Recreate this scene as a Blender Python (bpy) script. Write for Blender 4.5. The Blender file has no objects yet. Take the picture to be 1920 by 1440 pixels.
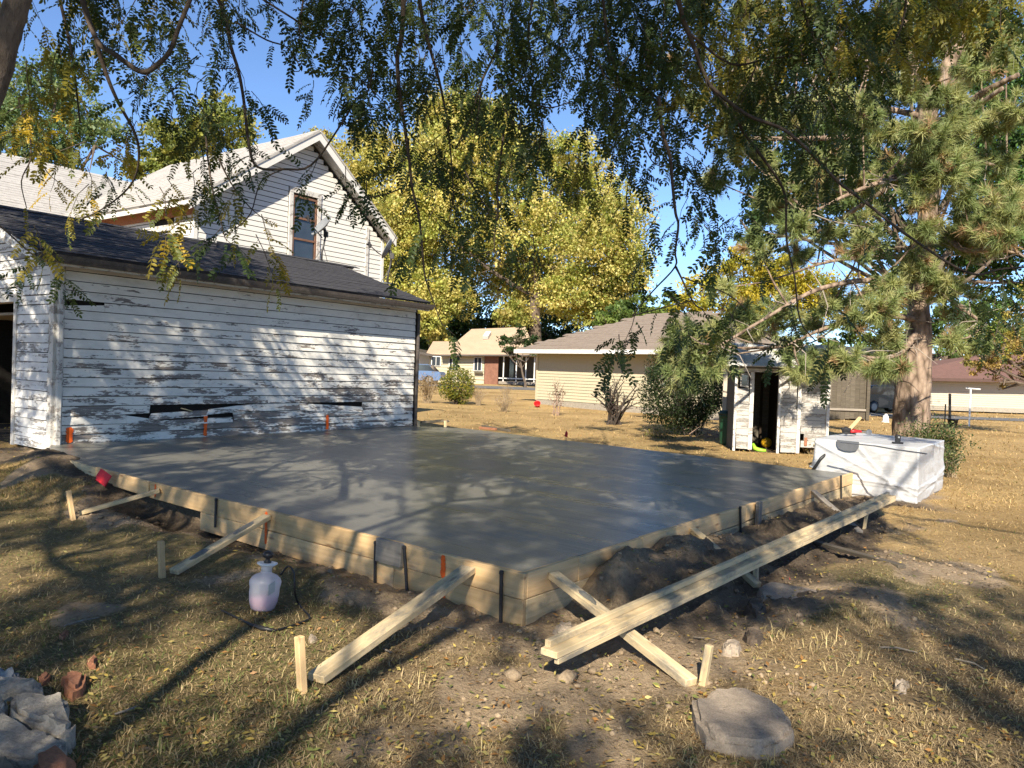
import bpy, bmesh, math, random
import numpy as np
from mathutils import Vector, Matrix
random.seed(7)
RNG = np.random.default_rng(11)
scene = bpy.context.scene
COL = scene.collection
# ------------------------------------------------------------------ camera
EYE = np.array([0.0, 0.0, 1.55])
FPX = 1443.0                                   # focal length in pixels of a 1920 px wide frame
_p, _r = math.radians(.953), math.radians(2.06)
_f = np.array([0, math.cos(_p), -math.sin(_p)])
_r0 = np.array([1.0, 0, 0]); _u0 = np.cross(_r0, _f)
_R = _r0*math.cos(_r)+_u0*math.sin(_r); _U = _u0*math.cos(_r)-_r0*math.sin(_r)
cam_d = bpy.data.cameras.new('camera'); cam = bpy.data.objects.new('camera', cam_d); COL.objects.link(cam)
cam_d.sensor_width = 36; cam_d.lens = 36*FPX/1920; cam_d.clip_start = .05; cam_d.clip_end = 3000
cam.matrix_world = Matrix(((_R[0], _U[0], -_f[0], EYE[0]), (_R[1], _U[1], -_f[1], EYE[1]), (_R[2], _U[2], -_f[2], EYE[2]), (0, 0, 0, 1)))
scene.camera = cam
# ------------------------------------------------------------------ light
ELEV = math.radians(35)
_az = math.radians(7)                           # sunlight travels away from the camera, a little to the right
SUN_DIR = np.array([math.sin(_az)*math.cos(ELEV), math.cos(_az)*math.cos(ELEV), -math.sin(ELEV)])
sd = bpy.data.lights.new('sun', 'SUN'); sd.energy = 5.0; sd.angle = math.radians(.53); sd.color = (1, .90, .74)
sun = bpy.data.objects.new('sun', sd); COL.objects.link(sun)
sun.rotation_euler = Vector(SUN_DIR).to_track_quat('-Z', 'Y').to_euler()
W = bpy.data.worlds.new('World'); scene.world = W; W.use_nodes = True
wn = W.node_tree; bg = wn.nodes['Background']
sky = wn.nodes.new('ShaderNodeTexSky'); sky.sky_type = 'NISHITA'; sky.sun_disc = False
sky.sun_elevation = ELEV; sky.sun_rotation = math.pi+_az; sky.air_density = .8; sky.dust_density = 0; sky.ozone_density = 4.5; sky.altitude = 1500
bg.inputs[1].default_value = .11
wn.links.new(sky.outputs[0], bg.inputs[0])
scene.view_settings.view_transform = 'Standard'; scene.view_settings.look = 'None'
scene.view_settings.exposure = 1.12; scene.view_settings.gamma = 1
scene.view_settings.use_curve_mapping = False
scene.render.engine = 'CYCLES'
scene.cycles.max_bounces = 8; scene.cycles.transparent_max_bounces = 12; scene.cycles.use_denoising = True

# ------------------------------------------------------------------ measuring helpers
def ray(x, y): return _f+(x-960)/FPX*_R-(y-720)/FPX*_U
def P(x, y, d): return EYE+d*ray(x, y)                       # a point at depth d
def G(x, y, z=0.0):                                          # a point on the level z
    q = ray(x, y); return EYE+q*((z-EYE[2])/q[2])
def PL(x, y, p0, n):                                         # a point on a plane
    q = ray(x, y); return EYE+q*(np.dot(np.array(p0)-EYE, n)/np.dot(q, n))
def unit(v): v = np.array(v, float); return v/np.linalg.norm(v)
def sstep(x, a, b):
    t = np.clip((np.asarray(x, float)-a)/(b-a), 0, 1); return t*t*(3-2*t)
_perm = np.random.default_rng(3).random((256, 256))
def vnoise(x, y):
    x = np.asarray(x, float); y = np.asarray(y, float)
    i = np.floor(x).astype(int); j = np.floor(y).astype(int); fx = x-i; fy = y-j
    fx = fx*fx*(3-2*fx); fy = fy*fy*(3-2*fy)
    a = _perm[i & 255, j & 255]; b = _perm[(i+1) & 255, j & 255]; c = _perm[i & 255, (j+1) & 255]; d = _perm[(i+1) & 255, (j+1) & 255]
    return (a*(1-fx)+b*fx)*(1-fy)+(c*(1-fx)+d*fx)*fy
def fbm(x, y, o=4):
    s = 0; a = .5; t = 0
    for k in range(o):
        s = s+a*vnoise(x*2**k+17*k, y*2**k+31*k); t += a; a *= .5
    return s/t
# ------------------------------------------------------------------ object helpers
ORG = {}
def tag(o, label=None, cat=None, group=None, kind=None):
    if label: o['label'] = label
    if cat: o['category'] = cat
    if group: o['group'] = group
    if kind: o['kind'] = kind
    return o
def thing(name, label, cat, loc=(0, 0, 0), group=None):
    o = bpy.data.objects.new(name, None); COL.objects.link(o); o.location = [float(c) for c in loc]
    o.empty_display_size = .1; ORG[o.name] = np.array(loc, float)
    return tag(o, label, cat, group)
def put(name, me, mat, parent=None, kind=None, M=None):
    """link a mesh; its coordinates are in the world frame unless M (a world matrix) is given"""
    o = bpy.data.objects.new(name, me); COL.objects.link(o)
    if mat is not None and len(me.materials) == 0:
        for m in (mat if isinstance(mat, (list, tuple)) else [mat]): me.materials.append(m)
    org = ORG.get(parent.name, np.zeros(3)) if parent is not None else np.zeros(3)
    if M is None:
        Mw = Matrix.Identity(4)
    else: Mw = M
    if parent is not None:
        o.parent = parent
        o.matrix_local = Matrix.Translation(-Vector(org)) @ Mw if M is not None or np.any(org) else Matrix.Identity(4)
        if M is None: ORG[o.name] = np.zeros(3)
    else: o.matrix_world = Mw
    if kind: o['kind'] = kind
    return o
class MB:
    def __init__(s): s.v = []; s.f = []; s.m = []
    def add(s, vs, fs, mi=0):
        b = len(s.v); s.v += [tuple(float(c) for c in q) for q in vs]
        s.f += [tuple(b+i for i in q) for q in fs]; s.m += [mi]*len(fs); return s
    def frame_box(s, o, ax, ay, az, mi=0):
        """box from corner o along three full edge vectors"""
        o, ax, ay, az = map(np.array, (o, ax, ay, az))
        vs = [o, o+ax, o+ax+ay, o+ay, o+az, o+ax+az, o+ax+ay+az, o+ay+az]
        if np.dot(np.cross(ax, ay), az) < 0: fs = [(0, 1, 2, 3), (7, 6, 5, 4), (4, 5, 1, 0), (5, 6, 2, 1), (6, 7, 3, 2), (7, 4, 0, 3)]
        else: fs = [(3, 2, 1, 0), (4, 5, 6, 7), (0, 1, 5, 4), (1, 2, 6, 5), (2, 3, 7, 6), (3, 0, 4, 7)]
        return s.add(vs, fs, mi)
    def box(s, c, sz, mi=0):
        c = np.array(c, float); sz = np.array(sz, float)
        return s.frame_box(c-sz/2, (sz[0], 0, 0), (0, sz[1], 0), (0, 0, sz[2]), mi)
    def tube(s, pts, rad, n=8, cap=True, mi=0, wob=0):
        pts = [np.array(q, float) for q in pts]
        if np.isscalar(rad): rad = [rad]*len(pts)
        vs = []; prev = None
        for k, q in enumerate(pts):
            t = unit(pts[min(k+1, len(pts)-1)]-pts[max(k-1, 0)])
            if prev is None:
                a = np.cross(t, (0, 0, 1.0)) if abs(t[2]) < .9 else np.cross(t, (1.0, 0, 0))
            else: a = prev-t*np.dot(prev, t)
            a = unit(a); b = np.cross(t, a); prev = a
            for i in range(n):
                g = 2*math.pi*i/n; rr = rad[k]*(1+(random.uniform(-wob, wob) if wob else 0))
                vs.append(q+rr*(math.cos(g)*a+math.sin(g)*b))
        fs = [(k*n+i, k*n+(i+1) % n, (k+1)*n+(i+1) % n, (k+1)*n+i) for k in range(len(pts)-1) for i in range(n)]
        if cap: fs += [tuple(range(n-1, -1, -1)), tuple((len(pts)-1)*n+i for i in range(n))]
        return s.add(vs, fs, mi)
    def lathe(s, prof, c, n=20, axis=(0, 0, 1), mi=0):
        ax = unit(axis); a = unit(np.cross(ax, (0.3, 1, .1))); b = np.cross(ax, a); c = np.array(c, float)
        vs = [c+ax*z+r*(math.cos(2*math.pi*i/n)*a+math.sin(2*math.pi*i/n)*b) for r, z in prof for i in range(n)]
        fs = [(k*n+i, k*n+(i+1) % n, (k+1)*n+(i+1) % n, (k+1)*n+i) for k in range(len(prof)-1) for i in range(n)]
        fs += [tuple(range(n-1, -1, -1)), tuple((len(prof)-1)*n+i for i in range(n))]
        return s.add(vs, fs, mi)
    def prism(s, poly, d, mi=0):
        """a flat polygon given depth d (vector)"""
        n = len(poly); poly = [np.array(q, float) for q in poly]; d = np.array(d, float)
        nrm = sum((np.cross(poly[i]-poly[0], poly[(i+1) % n]-poly[0]) for i in range(n)), np.zeros(3))
        if np.dot(nrm, d) > 0: poly = poly[::-1]
        vs = poly+[q+d for q in poly]
        return s.add(vs, [tuple(range(n)), tuple(range(2*n-1, n-1, -1))]+[(i, i+n, (i+1) % n+n, (i+1) % n) for i in range(n)], mi)
    def mesh(s, name, smooth=False):
        me = bpy.data.meshes.new(name); me.from_pydata(s.v, [], s.f); me.update()
        if smooth: me.polygons.foreach_set('use_smooth', [True]*len(me.polygons))
        if any(s.m): me.polygons.foreach_set('material_index', s.m)
        return me
    def put(s, name, mat, parent=None, smooth=False, kind=None): return put(name, s.mesh(name, smooth), mat, parent, kind)
def npmesh(name, V, Fc, col=None, attrs=None, smooth=False):
    V = np.ascontiguousarray(V, dtype=np.float32); Fc = np.ascontiguousarray(Fc, dtype=np.int32)
    n, k = Fc.shape; me = bpy.data.meshes.new(name)
    me.vertices.add(len(V)); me.vertices.foreach_set('co', V.ravel())
    me.loops.add(n*k); me.loops.foreach_set('vertex_index', Fc.ravel())
    me.polygons.add(n); me.polygons.foreach_set('loop_start', np.arange(0, n*k, k, dtype=np.int32))
    me.polygons.foreach_set('loop_total', np.full(n, k, dtype=np.int32))
    if smooth: me.polygons.foreach_set('use_smooth', np.ones(n, dtype=bool))
    if col is not None:
        a = me.attributes.new('Col', 'FLOAT_COLOR', 'POINT')
        a.data.foreach_set('color', np.hstack([col, np.ones((len(col), 1))]).astype(np.float32).ravel())
    for kk, d in (attrs or {}).items():
        a = me.attributes.new(kk, 'FLOAT', 'POINT'); a.data.foreach_set('value', np.asarray(d, np.float32).ravel())
    me.update(calc_edges=True); return me
# ------------------------------------------------------------------ materials
class NT:
    def __init__(s, name):
        s.mat = bpy.data.materials.new(name); s.mat.use_nodes = True; s.t = s.mat.node_tree
        s.b = s.t.nodes['Principled BSDF']; s.out = s.t.nodes['Material Output']
    def n(s, ty, props=None, **inp):
        q = s.t.nodes.new('ShaderNode'+ty)
        for k, v in (props or {}).items(): setattr(q, k, v)
        for k, v in inp.items(): s.set(q, k, v)
        return q
    def set(s, q, k, v):
        k = int(k[1:]) if k[0] == '_' else k.replace('_', ' ')
        i = q.inputs[k]
        if isinstance(v, bpy.types.NodeSocket): s.t.links.new(v, i)
        else:
            if isinstance(v, (tuple, list)) and len(v) == 3 and i.type == 'RGBA': v = (*v, 1)
            i.default_value = v
    def coord(s, kind='Object', scale=(1, 1, 1), rnd=False):
        if kind == 'World': o = s.n('NewGeometry').outputs['Position']
        else: o = s.n('TexCoord').outputs[kind]
        m = s.n('Mapping', Vector=o, Scale=scale)
        if rnd:
            r = s.n('ObjectInfo').outputs['Random']
            c = s.n('CombineXYZ', X=s.math('MULTIPLY', r, 37.0), Y=s.math('MULTIPLY', r, 91.0), Z=s.math('MULTIPLY', r, 53.0))
            s.t.links.new(c.outputs[0], m.inputs['Location'])
        return m.outputs[0]
    def noise(s, vec, scale=5, detail=4, rough=.6, dist=0):
        return s.n('TexNoise', Vector=vec, Scale=scale, Detail=detail, Roughness=rough, Distortion=dist).outputs['Fac']
    def ramp(s, fac, stops):
        r = s.n('ValToRGB', Fac=fac); e = r.color_ramp.elements
        while len(e) < len(stops): e.new(.5)
        for k, (p, c) in enumerate(stops):
            e[k].position = p; e[k].color = (*c, 1) if isinstance(c, (tuple, list)) else (c, c, c, 1)
        return r.outputs[0]
    def mix(s, fac, a, b, mode='MIX'):
        q = s.t.nodes.new('ShaderNodeMix'); q.data_type = 'RGBA'; q.blend_type = mode
        for i, v in ((0, fac), (6, a), (7, b)):
            if isinstance(v, bpy.types.NodeSocket): s.t.links.new(v, q.inputs[i])
            else: q.inputs[i].default_value = (*v, 1) if isinstance(v, (tuple, list)) else v
        return q.outputs[2]
    def math(s, op, a, b=0.0):
        q = s.t.nodes.new('ShaderNodeMath'); q.operation = op
        for i, v in enumerate((a, b)):
            if isinstance(v, bpy.types.NodeSocket): s.t.links.new(v, q.inputs[i])
            else: q.inputs[i].default_value = v
        return q.outputs[0]
    def bump(s, h, strength=.3, dist=.01):
        s.t.links.new(s.n('Bump', Height=h, Strength=strength, Distance=dist).outputs[0], s.b.inputs['Normal'])
    def base(s, c, rough=.7, spec=None, metal=None):
        s.set(s.b, 'Base_Color', c); s.set(s.b, 'Roughness', rough)
        if spec is not None: s.set(s.b, 'Specular_IOR_Level', spec)
        if metal is not None: s.set(s.b, 'Metallic', metal)
        return s.mat
def speckle(name, a, b, scale=6, rough=.8, bump=.2, bscale=None, stretch=(1, 1, 1), coord='Object', spec=.3, rnd=True, lo=.3, hi=.7, metal=0, dist=.01):
    """a two-tone mottled surface with fine relief"""
    t = NT(name); v = t.coord(coord, stretch, rnd)
    f = t.noise(v, scale, 6, .62); c = t.ramp(f, [(lo, a), (hi, b)])
    g = t.noise(v, bscale or scale*6, 4, .6)
    c = t.mix(.35, c, t.ramp(g, [(.3, [q*.55 for q in a]), (.7, [min(1, q*1.3) for q in b])]))
    if bump: t.bump(g, bump, dist)
    return t.base(c, rough, spec, metal)
def wood(name, a, b, knot=(.1, .06, .03), rough=.75, grain=1.0, dirt=None, dirtamt=.45):
    t = NT(name); v = t.coord('Object', (1.2, 22*grain, 22*grain), True)
    f = t.noise(v, 1.6, 5, .6, .4); c = t.ramp(f, [(.28, a), (.72, b)])
    k = t.n('TexVoronoi', Vector=t.coord('Object', (2.2, 9, 9), True), Scale=1.0).outputs['Distance']
    c = t.mix(t.ramp(k, [(.05, .8), (.14, 0.0)]), c, knot)
    if dirt:
        d = t.noise(t.coord('Object', (2.5, 6, 6), True), 1.3, 6, .7)
        c = t.mix(t.ramp(d, [(1-dirtamt-.08, 0.0), (1-dirtamt+.08, .9)]), c, dirt)
    rv = t.n('ObjectInfo').outputs['Random']
    c = t.mix(1.0, c, t.ramp(rv, [(0, (.78, .76, .72)), (1, (1.1, 1.08, 1.05))]), 'MULTIPLY')
    t.bump(f, .25, .004)
    return t.base(c, rough, .25)
def peeling(name, paint, woodc, amount, zramp=None, rough=.55, dirtc=(.42, .40, .36)):
    """painted boards: flakes gone where the weather has worked at them"""
    t = NT(name); v = t.coord('Object', (1.7, 11, 11), True)
    big = t.noise(v, .9, 3, .5); fine = t.noise(t.coord('Object', (7, 26, 26), True), 1.5, 6, .7)
    m = t.math('ADD', t.math('MULTIPLY', big, .66), t.math('MULTIPLY', fine, .50))
    th = amount
    if zramp:
        z = t.n('SeparateXYZ', Vector=t.n('NewGeometry').outputs['Position']).outputs[2]
        mr = t.n('MapRange', Value=z, _1=zramp[0], _2=zramp[1], _3=zramp[2], _4=zramp[3]); th = mr.outputs[0]
    d = t.math('SUBTRACT', m, th)
    mask = t.ramp(t.math('MULTIPLY', t.math('ADD', d, .02), 25), [(.0, 0.0), (1, 1.0)])
    wg = t.ramp(t.noise(t.coord('Object', (2, 60, 60), True), 2, 4), [(.3, [q*.45 for q in woodc]), (.7, [q*1.5 for q in woodc])])
    dirt = t.noise(t.coord('Object', (1.2, 3, 3), True), 1.7, 5, .7)
    pc = t.mix(t.ramp(dirt, [(.45, 0.0), (.8, .75)]), paint, dirtc)
    c = t.mix(mask, pc, wg)
    t.bump(t.math('SUBTRACT', t.math('MULTIPLY', fine, .25), mask), .5, .003)
    return t.base(c, rough, .3)
def plain(name, c, rough=.5, spec=.4, metal=0.0, var=.15):
    t = NT(name); f = t.noise(t.coord('Object', (1, 1, 1), True), 9, 5, .65)
    return t.base(t.ramp(f, [(.3, [q*(1-var) for q in c]), (.7, [min(1, q*(1+var)) for q in c])]), rough, spec, metal)
def leafmat(name, trans=.35, rough=.55):
    t = NT(name); c = t.n('Attribute', {'attribute_name': 'Col'}).outputs['Color']
    t.base(c, rough, .25)
    tr = t.n('BsdfTranslucent', Color=t.mix(1.0, c, (1.25, 1.25, .7), 'MULTIPLY'))
    mx = t.n('MixShader', Fac=trans, _1=t.b.outputs[0], _2=tr.outputs[0])
    t.t.links.new(mx.outputs[0], t.out.inputs['Surface']); return t.mat
def glass(name, c=(.02, .025, .03)):
    t = NT(name); f = t.noise(t.coord('Object', (1, 1, 1), True), 1.2, 3)
    return t.base(t.ramp(f, [(.3, c), (.7, [q*2.2 for q in c])]), .06, .8)

M_PEEL = peeling('peeling_white_paint', (.73, .70, .635), (.19, .165, .145), .59, (.3, 2.9, .57, .72))
M_PEELG = peeling('peeling_gable_paint', (.72, .705, .675), (.24, .225, .21), .635)
M_WHITE = peeling('white_house_paint', (.62, .60, .555), (.3, .28, .25), .80, None, .5, (.66, .65, .62))
M_TRIM = peeling('weathered_trim', (.56, .54, .50), (.30, .27, .24), .64)
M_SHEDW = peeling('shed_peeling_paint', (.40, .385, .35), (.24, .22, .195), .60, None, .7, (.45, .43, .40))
M_CREAM = plain('cream_siding', (.44, .395, .28), .55, .3, 0, .05)
M_TAN = plain('pale_siding', (.48, .42, .335), .6, .3, 0, .05)
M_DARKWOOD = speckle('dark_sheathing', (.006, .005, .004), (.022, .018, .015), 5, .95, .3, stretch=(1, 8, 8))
M_FASCIA = speckle('red_brown_fascia', (.25, .085, .035), (.36, .14, .06), 4, .7, .1)
M_GUTTER = speckle('old_brown_gutter', (.035, .028, .024), (.10, .085, .075), 7, .55, .1, stretch=(.4, 3, 3))
M_SHINGLE = speckle('charcoal_shingle', (.022, .022, .026), (.06, .058, .062), 9, .95, .6, 140, dist=.006)
M_SHINGLEB = speckle('pale_shingle', (.30, .28, .255), (.43, .41, .38), 3, .95, .5, 120, dist=.006)
M_SHINGLET = speckle('tan_shingle', (.34, .25, .17), (.43, .32, .22), 2, .95, .3, 60)
M_SHINGLEN = speckle('brown_shingle', (.165, .13, .105), (.26, .21, .165), 5, .95, .5, 60)
M_SHINGLER = speckle('red_brown_shingle', (.115, .062, .05), (.18, .10, .08), 4, .95, .3, 60)
M_LUMBER = wood('new_lumber', (.50, .33, .16), (.66, .47, .26), (.22, .11, .05), .7, 1, (.25, .22, .18), .36)
M_LUMBERG = wood('used_lumber', (.46, .355, .20), (.64, .52, .33), (.2, .13, .08), .75, 1, (.22, .20, .165), .42)
M_GREYWOOD = wood('grey_board', (.16, .14, .12), (.30, .27, .23), (.08, .06, .05), .85)
M_OLDWOOD = wood('weathered_plank', (.07, .06, .048), (.15, .13, .10), (.05, .04, .03), .9)
M_BLACK = plain('black_plastic', (.012, .012, .013), .45)
M_STEEL = speckle('dark_steel', (.010, .010, .011), (.035, .03, .028), 12, .5, .2, spec=.5)
M_RED = plain('red_plastic', (.62, .018, .02), .4)
M_GREYMETAL = plain('galvanised_metal', (.22, .23, .24), .45, .5, .6)
M_DISH = plain('grey_dish', (.20, .21, .22), .5)
M_GLASS = glass('window_glass')
M_STONE = speckle('granular_stone', (.20, .16, .12), (.38, .31, .235), 22, .95, .9, 120, dist=.006)
M_RUBBLE = speckle('broken_concrete', (.19, .17, .14), (.38, .34, .28), 14, .95, .9, 70, dist=.008)
M_BRICK = speckle('red_brick', (.20, .085, .045), (.33, .15, .085), 9, .9, .5, 80, dist=.004)
M_ORANGE = None
def paintmat(name, c):
    t = NT(name); f = t.noise(t.coord('Object', (1, 1, 1), True), 25, 5, .7)
    t.base(t.ramp(f, [(.3, [q*.7 for q in c]), (.65, c)]), .6, .3); return t.mat
M_ORANGE = paintmat('orange_marking_paint', (.85, .13, .015))
M_BARK = speckle('locust_bark', (.06, .045, .032), (.17, .13, .10), 7, .95, .9, 30, stretch=(1, 1, .35), dist=.03)
M_TWIG = speckle('twig_bark', (.035, .026, .02), (.09, .068, .052), 9, .9, .3)
M_PBARK = None
t = NT('pine_bark'); v = t.coord('Object', (1, 1, .45)); d = t.n('TexVoronoi', Vector=v, Scale=9.0, Randomness=1.0).outputs['Distance']
n1 = t.noise(v, 14, 6, .7); c = t.ramp(t.math('ADD', t.math('MULTIPLY', d, .7), t.math('MULTIPLY', n1, .5)), [(.3, (.33, .25, .185)), (.58, (.24, .175, .13)), (.85, (.09, .065, .045))])
t.bump(t.math('SUBTRACT', t.math('MULTIPLY', n1, .6), d), .9, .04); M_PBARK = t.base(c, .95, .15)
M_LEAF = leafmat('leaf', .38, .45); M_NEEDLE = leafmat('needle', .25, .5); M_GRASSB = leafmat('grass_blade', .30, .7)
M_TARP = None
t = NT('white_tarp'); v = t.coord('Object'); f1 = t.noise(v, 3.0, 5, .6, 1.2); f2 = t.noise(t.coord('Object', (1, 1, 4)), 2.5, 4, .5, 2.5)
t.bump(t.math('ADD', f1, t.math('MULTIPLY', f2, .5)), .28, .05); M_TARP = t.base(t.ramp(f1, [(.3, (.43, .435, .44)), (.7, (.51, .51, .51))]), .42, .45)
# wet concrete: float marks run along the front edge
t = NT('wet_concrete'); w = t.n('Mapping', Vector=t.coord('World'), Rotation=(0, 0, math.radians(40)))
wv = t.n('Mapping', Vector=w.outputs[0], Scale=(.35, 2.6, 1)).outputs[0]
a = t.noise(wv, 1.6, 6, .62, .3); b2 = t.noise(t.coord('World'), .7, 4, .6); fn = t.noise(t.coord('World'), 60, 3, .6)
st = t.noise(t.n('Mapping', Vector=w.outputs[0], Scale=(.25, 14, 1)).outputs[0], 2.0, 4, .6)
c = t.ramp(t.math('ADD', t.math('MULTIPLY', a, .6), t.math('MULTIPLY', b2, .4)), [(.3, (.078, .077, .066)), (.7, (.158, .150, .122))])
c = t.mix(t.ramp(st, [(.42, 0.0), (.7, .35)]), c, (.21, .195, .16)); c = t.mix(.22, c, t.ramp(fn, [(.3, (.07, .07, .065)), (.7, (.26, .255, .235))]))
hole = t.n('TexVoronoi', Vector=t.coord('World'), Scale=3.2).outputs['Distance']
c = t.mix(t.ramp(hole, [(.025, .8), (.045, 0.0)]), c, (.04, .04, .038))
t.bump(t.math('ADD', t.math('MULTIPLY', st, .5), t.math('ADD', t.math('MULTIPLY', a, .5), t.math('MULTIPLY', fn, .1))), .35, .02)
M_SLAB = t.base(c, t.ramp(t.math('ADD', t.math('MULTIPLY', a, .6), t.math('MULTIPLY', st, .4)), [(.35, .24), (.7, .46)]), .45)
# ground: straw thatch, dry dirt and moist dug soil by the two attributes of the ground mesh
t = NT('lawn_and_soil'); pw = t.coord('World')
dA = t.n('Attribute', {'attribute_name': 'dirt'}).outputs['Fac']; mA = t.n('Attribute', {'attribute_name': 'moist'}).outputs['Fac']
gA = t.n('Attribute', {'attribute_name': 'green'}).outputs['Fac']
n1 = t.noise(pw, 2.2, 6, .7); n2 = t.noise(pw, 28, 6, .75); n3 = t.noise(t.n('Mapping', Vector=pw, Scale=(1, .35, 1)).outputs[0], 90, 4, .7)
straw = t.mix(t.ramp(n2, [(.32, 0.0), (.68, 1.0)]), (.20, .135, .062), (.50, .355, .17))
straw = t.mix(t.ramp(n3, [(.35, 0.0), (.7, .6)]), straw, (.62, .44, .20))
wA = t.n('Attribute', {'attribute_name': 'dull'}).outputs['Fac']; straw = t.mix(t.math('MULTIPLY', wA, .85), straw, t.mix(t.ramp(n2, [(.32, 0.0), (.68, 1.0)]), (.13, .098, .06), (.34, .262, .165))); green = t.mix(t.ramp(n2, [(.3, 0.0), (.7, 1.0)]), (.05, .06, .02), (.19, .19, .07))
g = t.mix(t.math('MULTIPLY', gA, t.ramp(n1, [(.3, .2), (.7, 1.0)])), straw, green)
dry = t.ramp(t.math('ADD', t.math('MULTIPLY', n1, .4), t.math('MULTIPLY', n2, .6)), [(.3, (.19, .135, .085)), (.52, (.36, .27, .175)), (.75, (.48, .375, .25))])
wet = t.ramp(n2, [(.3, (.055, .042, .030)), (.7, (.15, .115, .082))])
soil = t.mix(mA, dry, wet)
dm = t.ramp(t.math('ADD', dA, t.math('MULTIPLY', t.math('SUBTRACT', n2, .5), .7)), [(.38, 0.0), (.62, 1.0)])
lg = t.noise(pw, .42, 5, .62); g = t.mix(1.0, g, t.ramp(lg, [(.3, (.62, .58, .52)), (.5, (.95, .92, .88)), (.7, (1.15, 1.12, 1.05))]), 'MULTIPLY'); c = t.mix(dm, g, soil)
t.bump(t.math('ADD', t.math('MULTIPLY', n2, .7), t.math('MULTIPLY', n3, .4)), .9, .05)
M_GROUND = t.base(c, .95, .1)
M_ROAD = speckle('road_asphalt', (.10, .10, .10), (.17, .165, .16), 3, .9, .2, coord='World')

# ------------------------------------------------------------------ layout of the slab, the garage and the house
F = G(980, 1073, .317); R = G(1590, 888, .317); B = G(870, 803, .317); L = G(92, 851, .317); M_ = G(288, 904, .317)
for q in (F, R, B, L, M_): q[2] = 0
A54 = math.radians(54)
gv = np.array([math.cos(A54), math.sin(A54), 0]); gu = np.array([math.sin(A54), -math.cos(A54), 0])   # along the long wall / out of it
GL = G(95, 836, .3); GL[2] = 0; GLEN = 7.15; GF = GL+gv*GLEN
GUP = np.array([0, 0, 1.0])
eR = unit(R-F); eL = unit(M_-F); nL = unit(np.array([-eL[1], eL[0], 0])); nR = unit(np.array([eR[1], -eR[0], 0]))
if np.dot(nL, eR) > 0: nL = -nL                 # outward of the front left side
if np.dot(nR, eL) > 0: nR = -nR                 # outward of the front right side
LENL = np.linalg.norm(M_-F); LENR = np.linalg.norm(R-F)
SLAB = [F, R, B, GF+gu*.01, GL+gu*.01, L, M_]
def inside(x, y, poly, grow=0.0):
    r = np.ones(np.shape(x), bool)
    n = len(poly)
    for i in range(n):
        a = poly[i]; b = poly[(i+1) % n]
        r &= ((b[0]-a[0])*(y-a[1])-(b[1]-a[1])*(x-a[0])) > -grow*math.hypot(b[0]-a[0], b[1]-a[1])
    return r
def sides(x, y):
    dx = x-F[0]; dy = y-F[1]
    return dx*nL[0]+dy*nL[1], dx*eL[0]+dy*eL[1], dx*nR[0]+dy*nR[1], dx*eR[0]+dy*eR[1]   # out of left, along left, out of right, along right
def gz(x, y, detail=True):
    x = np.asarray(x, float); y = np.asarray(y, float)
    oL, aL, oR, aR = sides(x, y)
    z = .20*sstep(y, 6.5, 10.2)*sstep(-x, 1.8, 4.2)*(1-sstep(y, 18, 30))
    z = z+.016*np.clip(y-34, 0, 60)*(1-sstep(x, 8, 22))
    z = z+.05*(fbm(x*.35+5, y*.35+2, 3)-.5)*sstep(np.hypot(x, y), 1, 4)
    inS = inside(x, y, SLAB, .02)
    # spoil heap along the right form
    h = sstep(aR, .25, .9)*(1-sstep(aR, 5.6, 6.9))*np.exp(-((oR-.28)/.34)**2)*(oR > -.4)
    z = z+h*(.16*(.35+1.1*fbm(x*1.7, y*1.7+9, 3)))
    bk_ = sstep(aR, .45, .8)*(1-sstep(aR, 1.7, 2.5)); z = z+bk_*.15*np.exp(-((np.maximum(oR, .12)-.12)/.30)**2)*(.55+.8*fbm(x*3.1+2, y*3.1, 3))*(oR > -.3)
    h2 = np.exp(-((oR-1.45)/.35)**2)*sstep(aR, -.2, .6)*(1-sstep(aR, 3.2, 4.4)); z = z+h2*.12*fbm(x*2.1+3, y*2.1, 3)
    tr = np.exp(-((oR-.85)/.25)**2)*sstep(aR, .2, .8)*(1-sstep(aR, 3.5, 5)); z = z-tr*.05
    # shallow trench under the left form and its thrown soil
    tl = np.exp(-((oL-.10)/.22)**2)*sstep(aL, 2.2, 3.6)*(1-sstep(aL, 6.2, 7.4)); z = z-tl*.10
    hl = np.exp(-((oL-.42)/.22)**2)*sstep(aL, .6, 1.4)*(1-sstep(aL, 6, 7.5)); z = z+hl*.11*fbm(x*2+1, y*2+4, 3)
    e_ = unit(L-M_); nm = np.array([-e_[1], e_[0]]); nm = -nm if nm@nL[:2] < 0 else nm; dm = (x-M_[0])*nm[0]+(y-M_[1])*nm[1]; am = (x-M_[0])*e_[0]+(y-M_[1])*e_[1]
    z = z+.19*sstep(am, .25, 1.0)*np.exp(-((dm-.10)/.34)**2)*(am < 3)*(dm > -.2)
    if detail:
        d = dirtmask(x, y)
        heap = np.clip(np.exp(-((oR-.45)/.6)**2)*sstep(aR, .2, .7)*(1-sstep(aR, 6, 7.5)), 0, 1); z = z+heap*(.13*(np.abs(fbm(x*4.3+11, y*4.3, 3)-.5)*2-.25)+.06*(np.abs(fbm(x*9+1, y*9, 2)-.5)*2-.25))
        z = z+d*(.11*(fbm(x*3.6, y*3.6, 4)-.5)+.06*np.abs(fbm(x*11+3, y*11, 3)-.5)*1.6)+(1-d)*.018*(fbm(x*6, y*6, 3)-.5)
    return np.where(inside(x, y, SLAB, -.13), .15, z)
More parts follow.
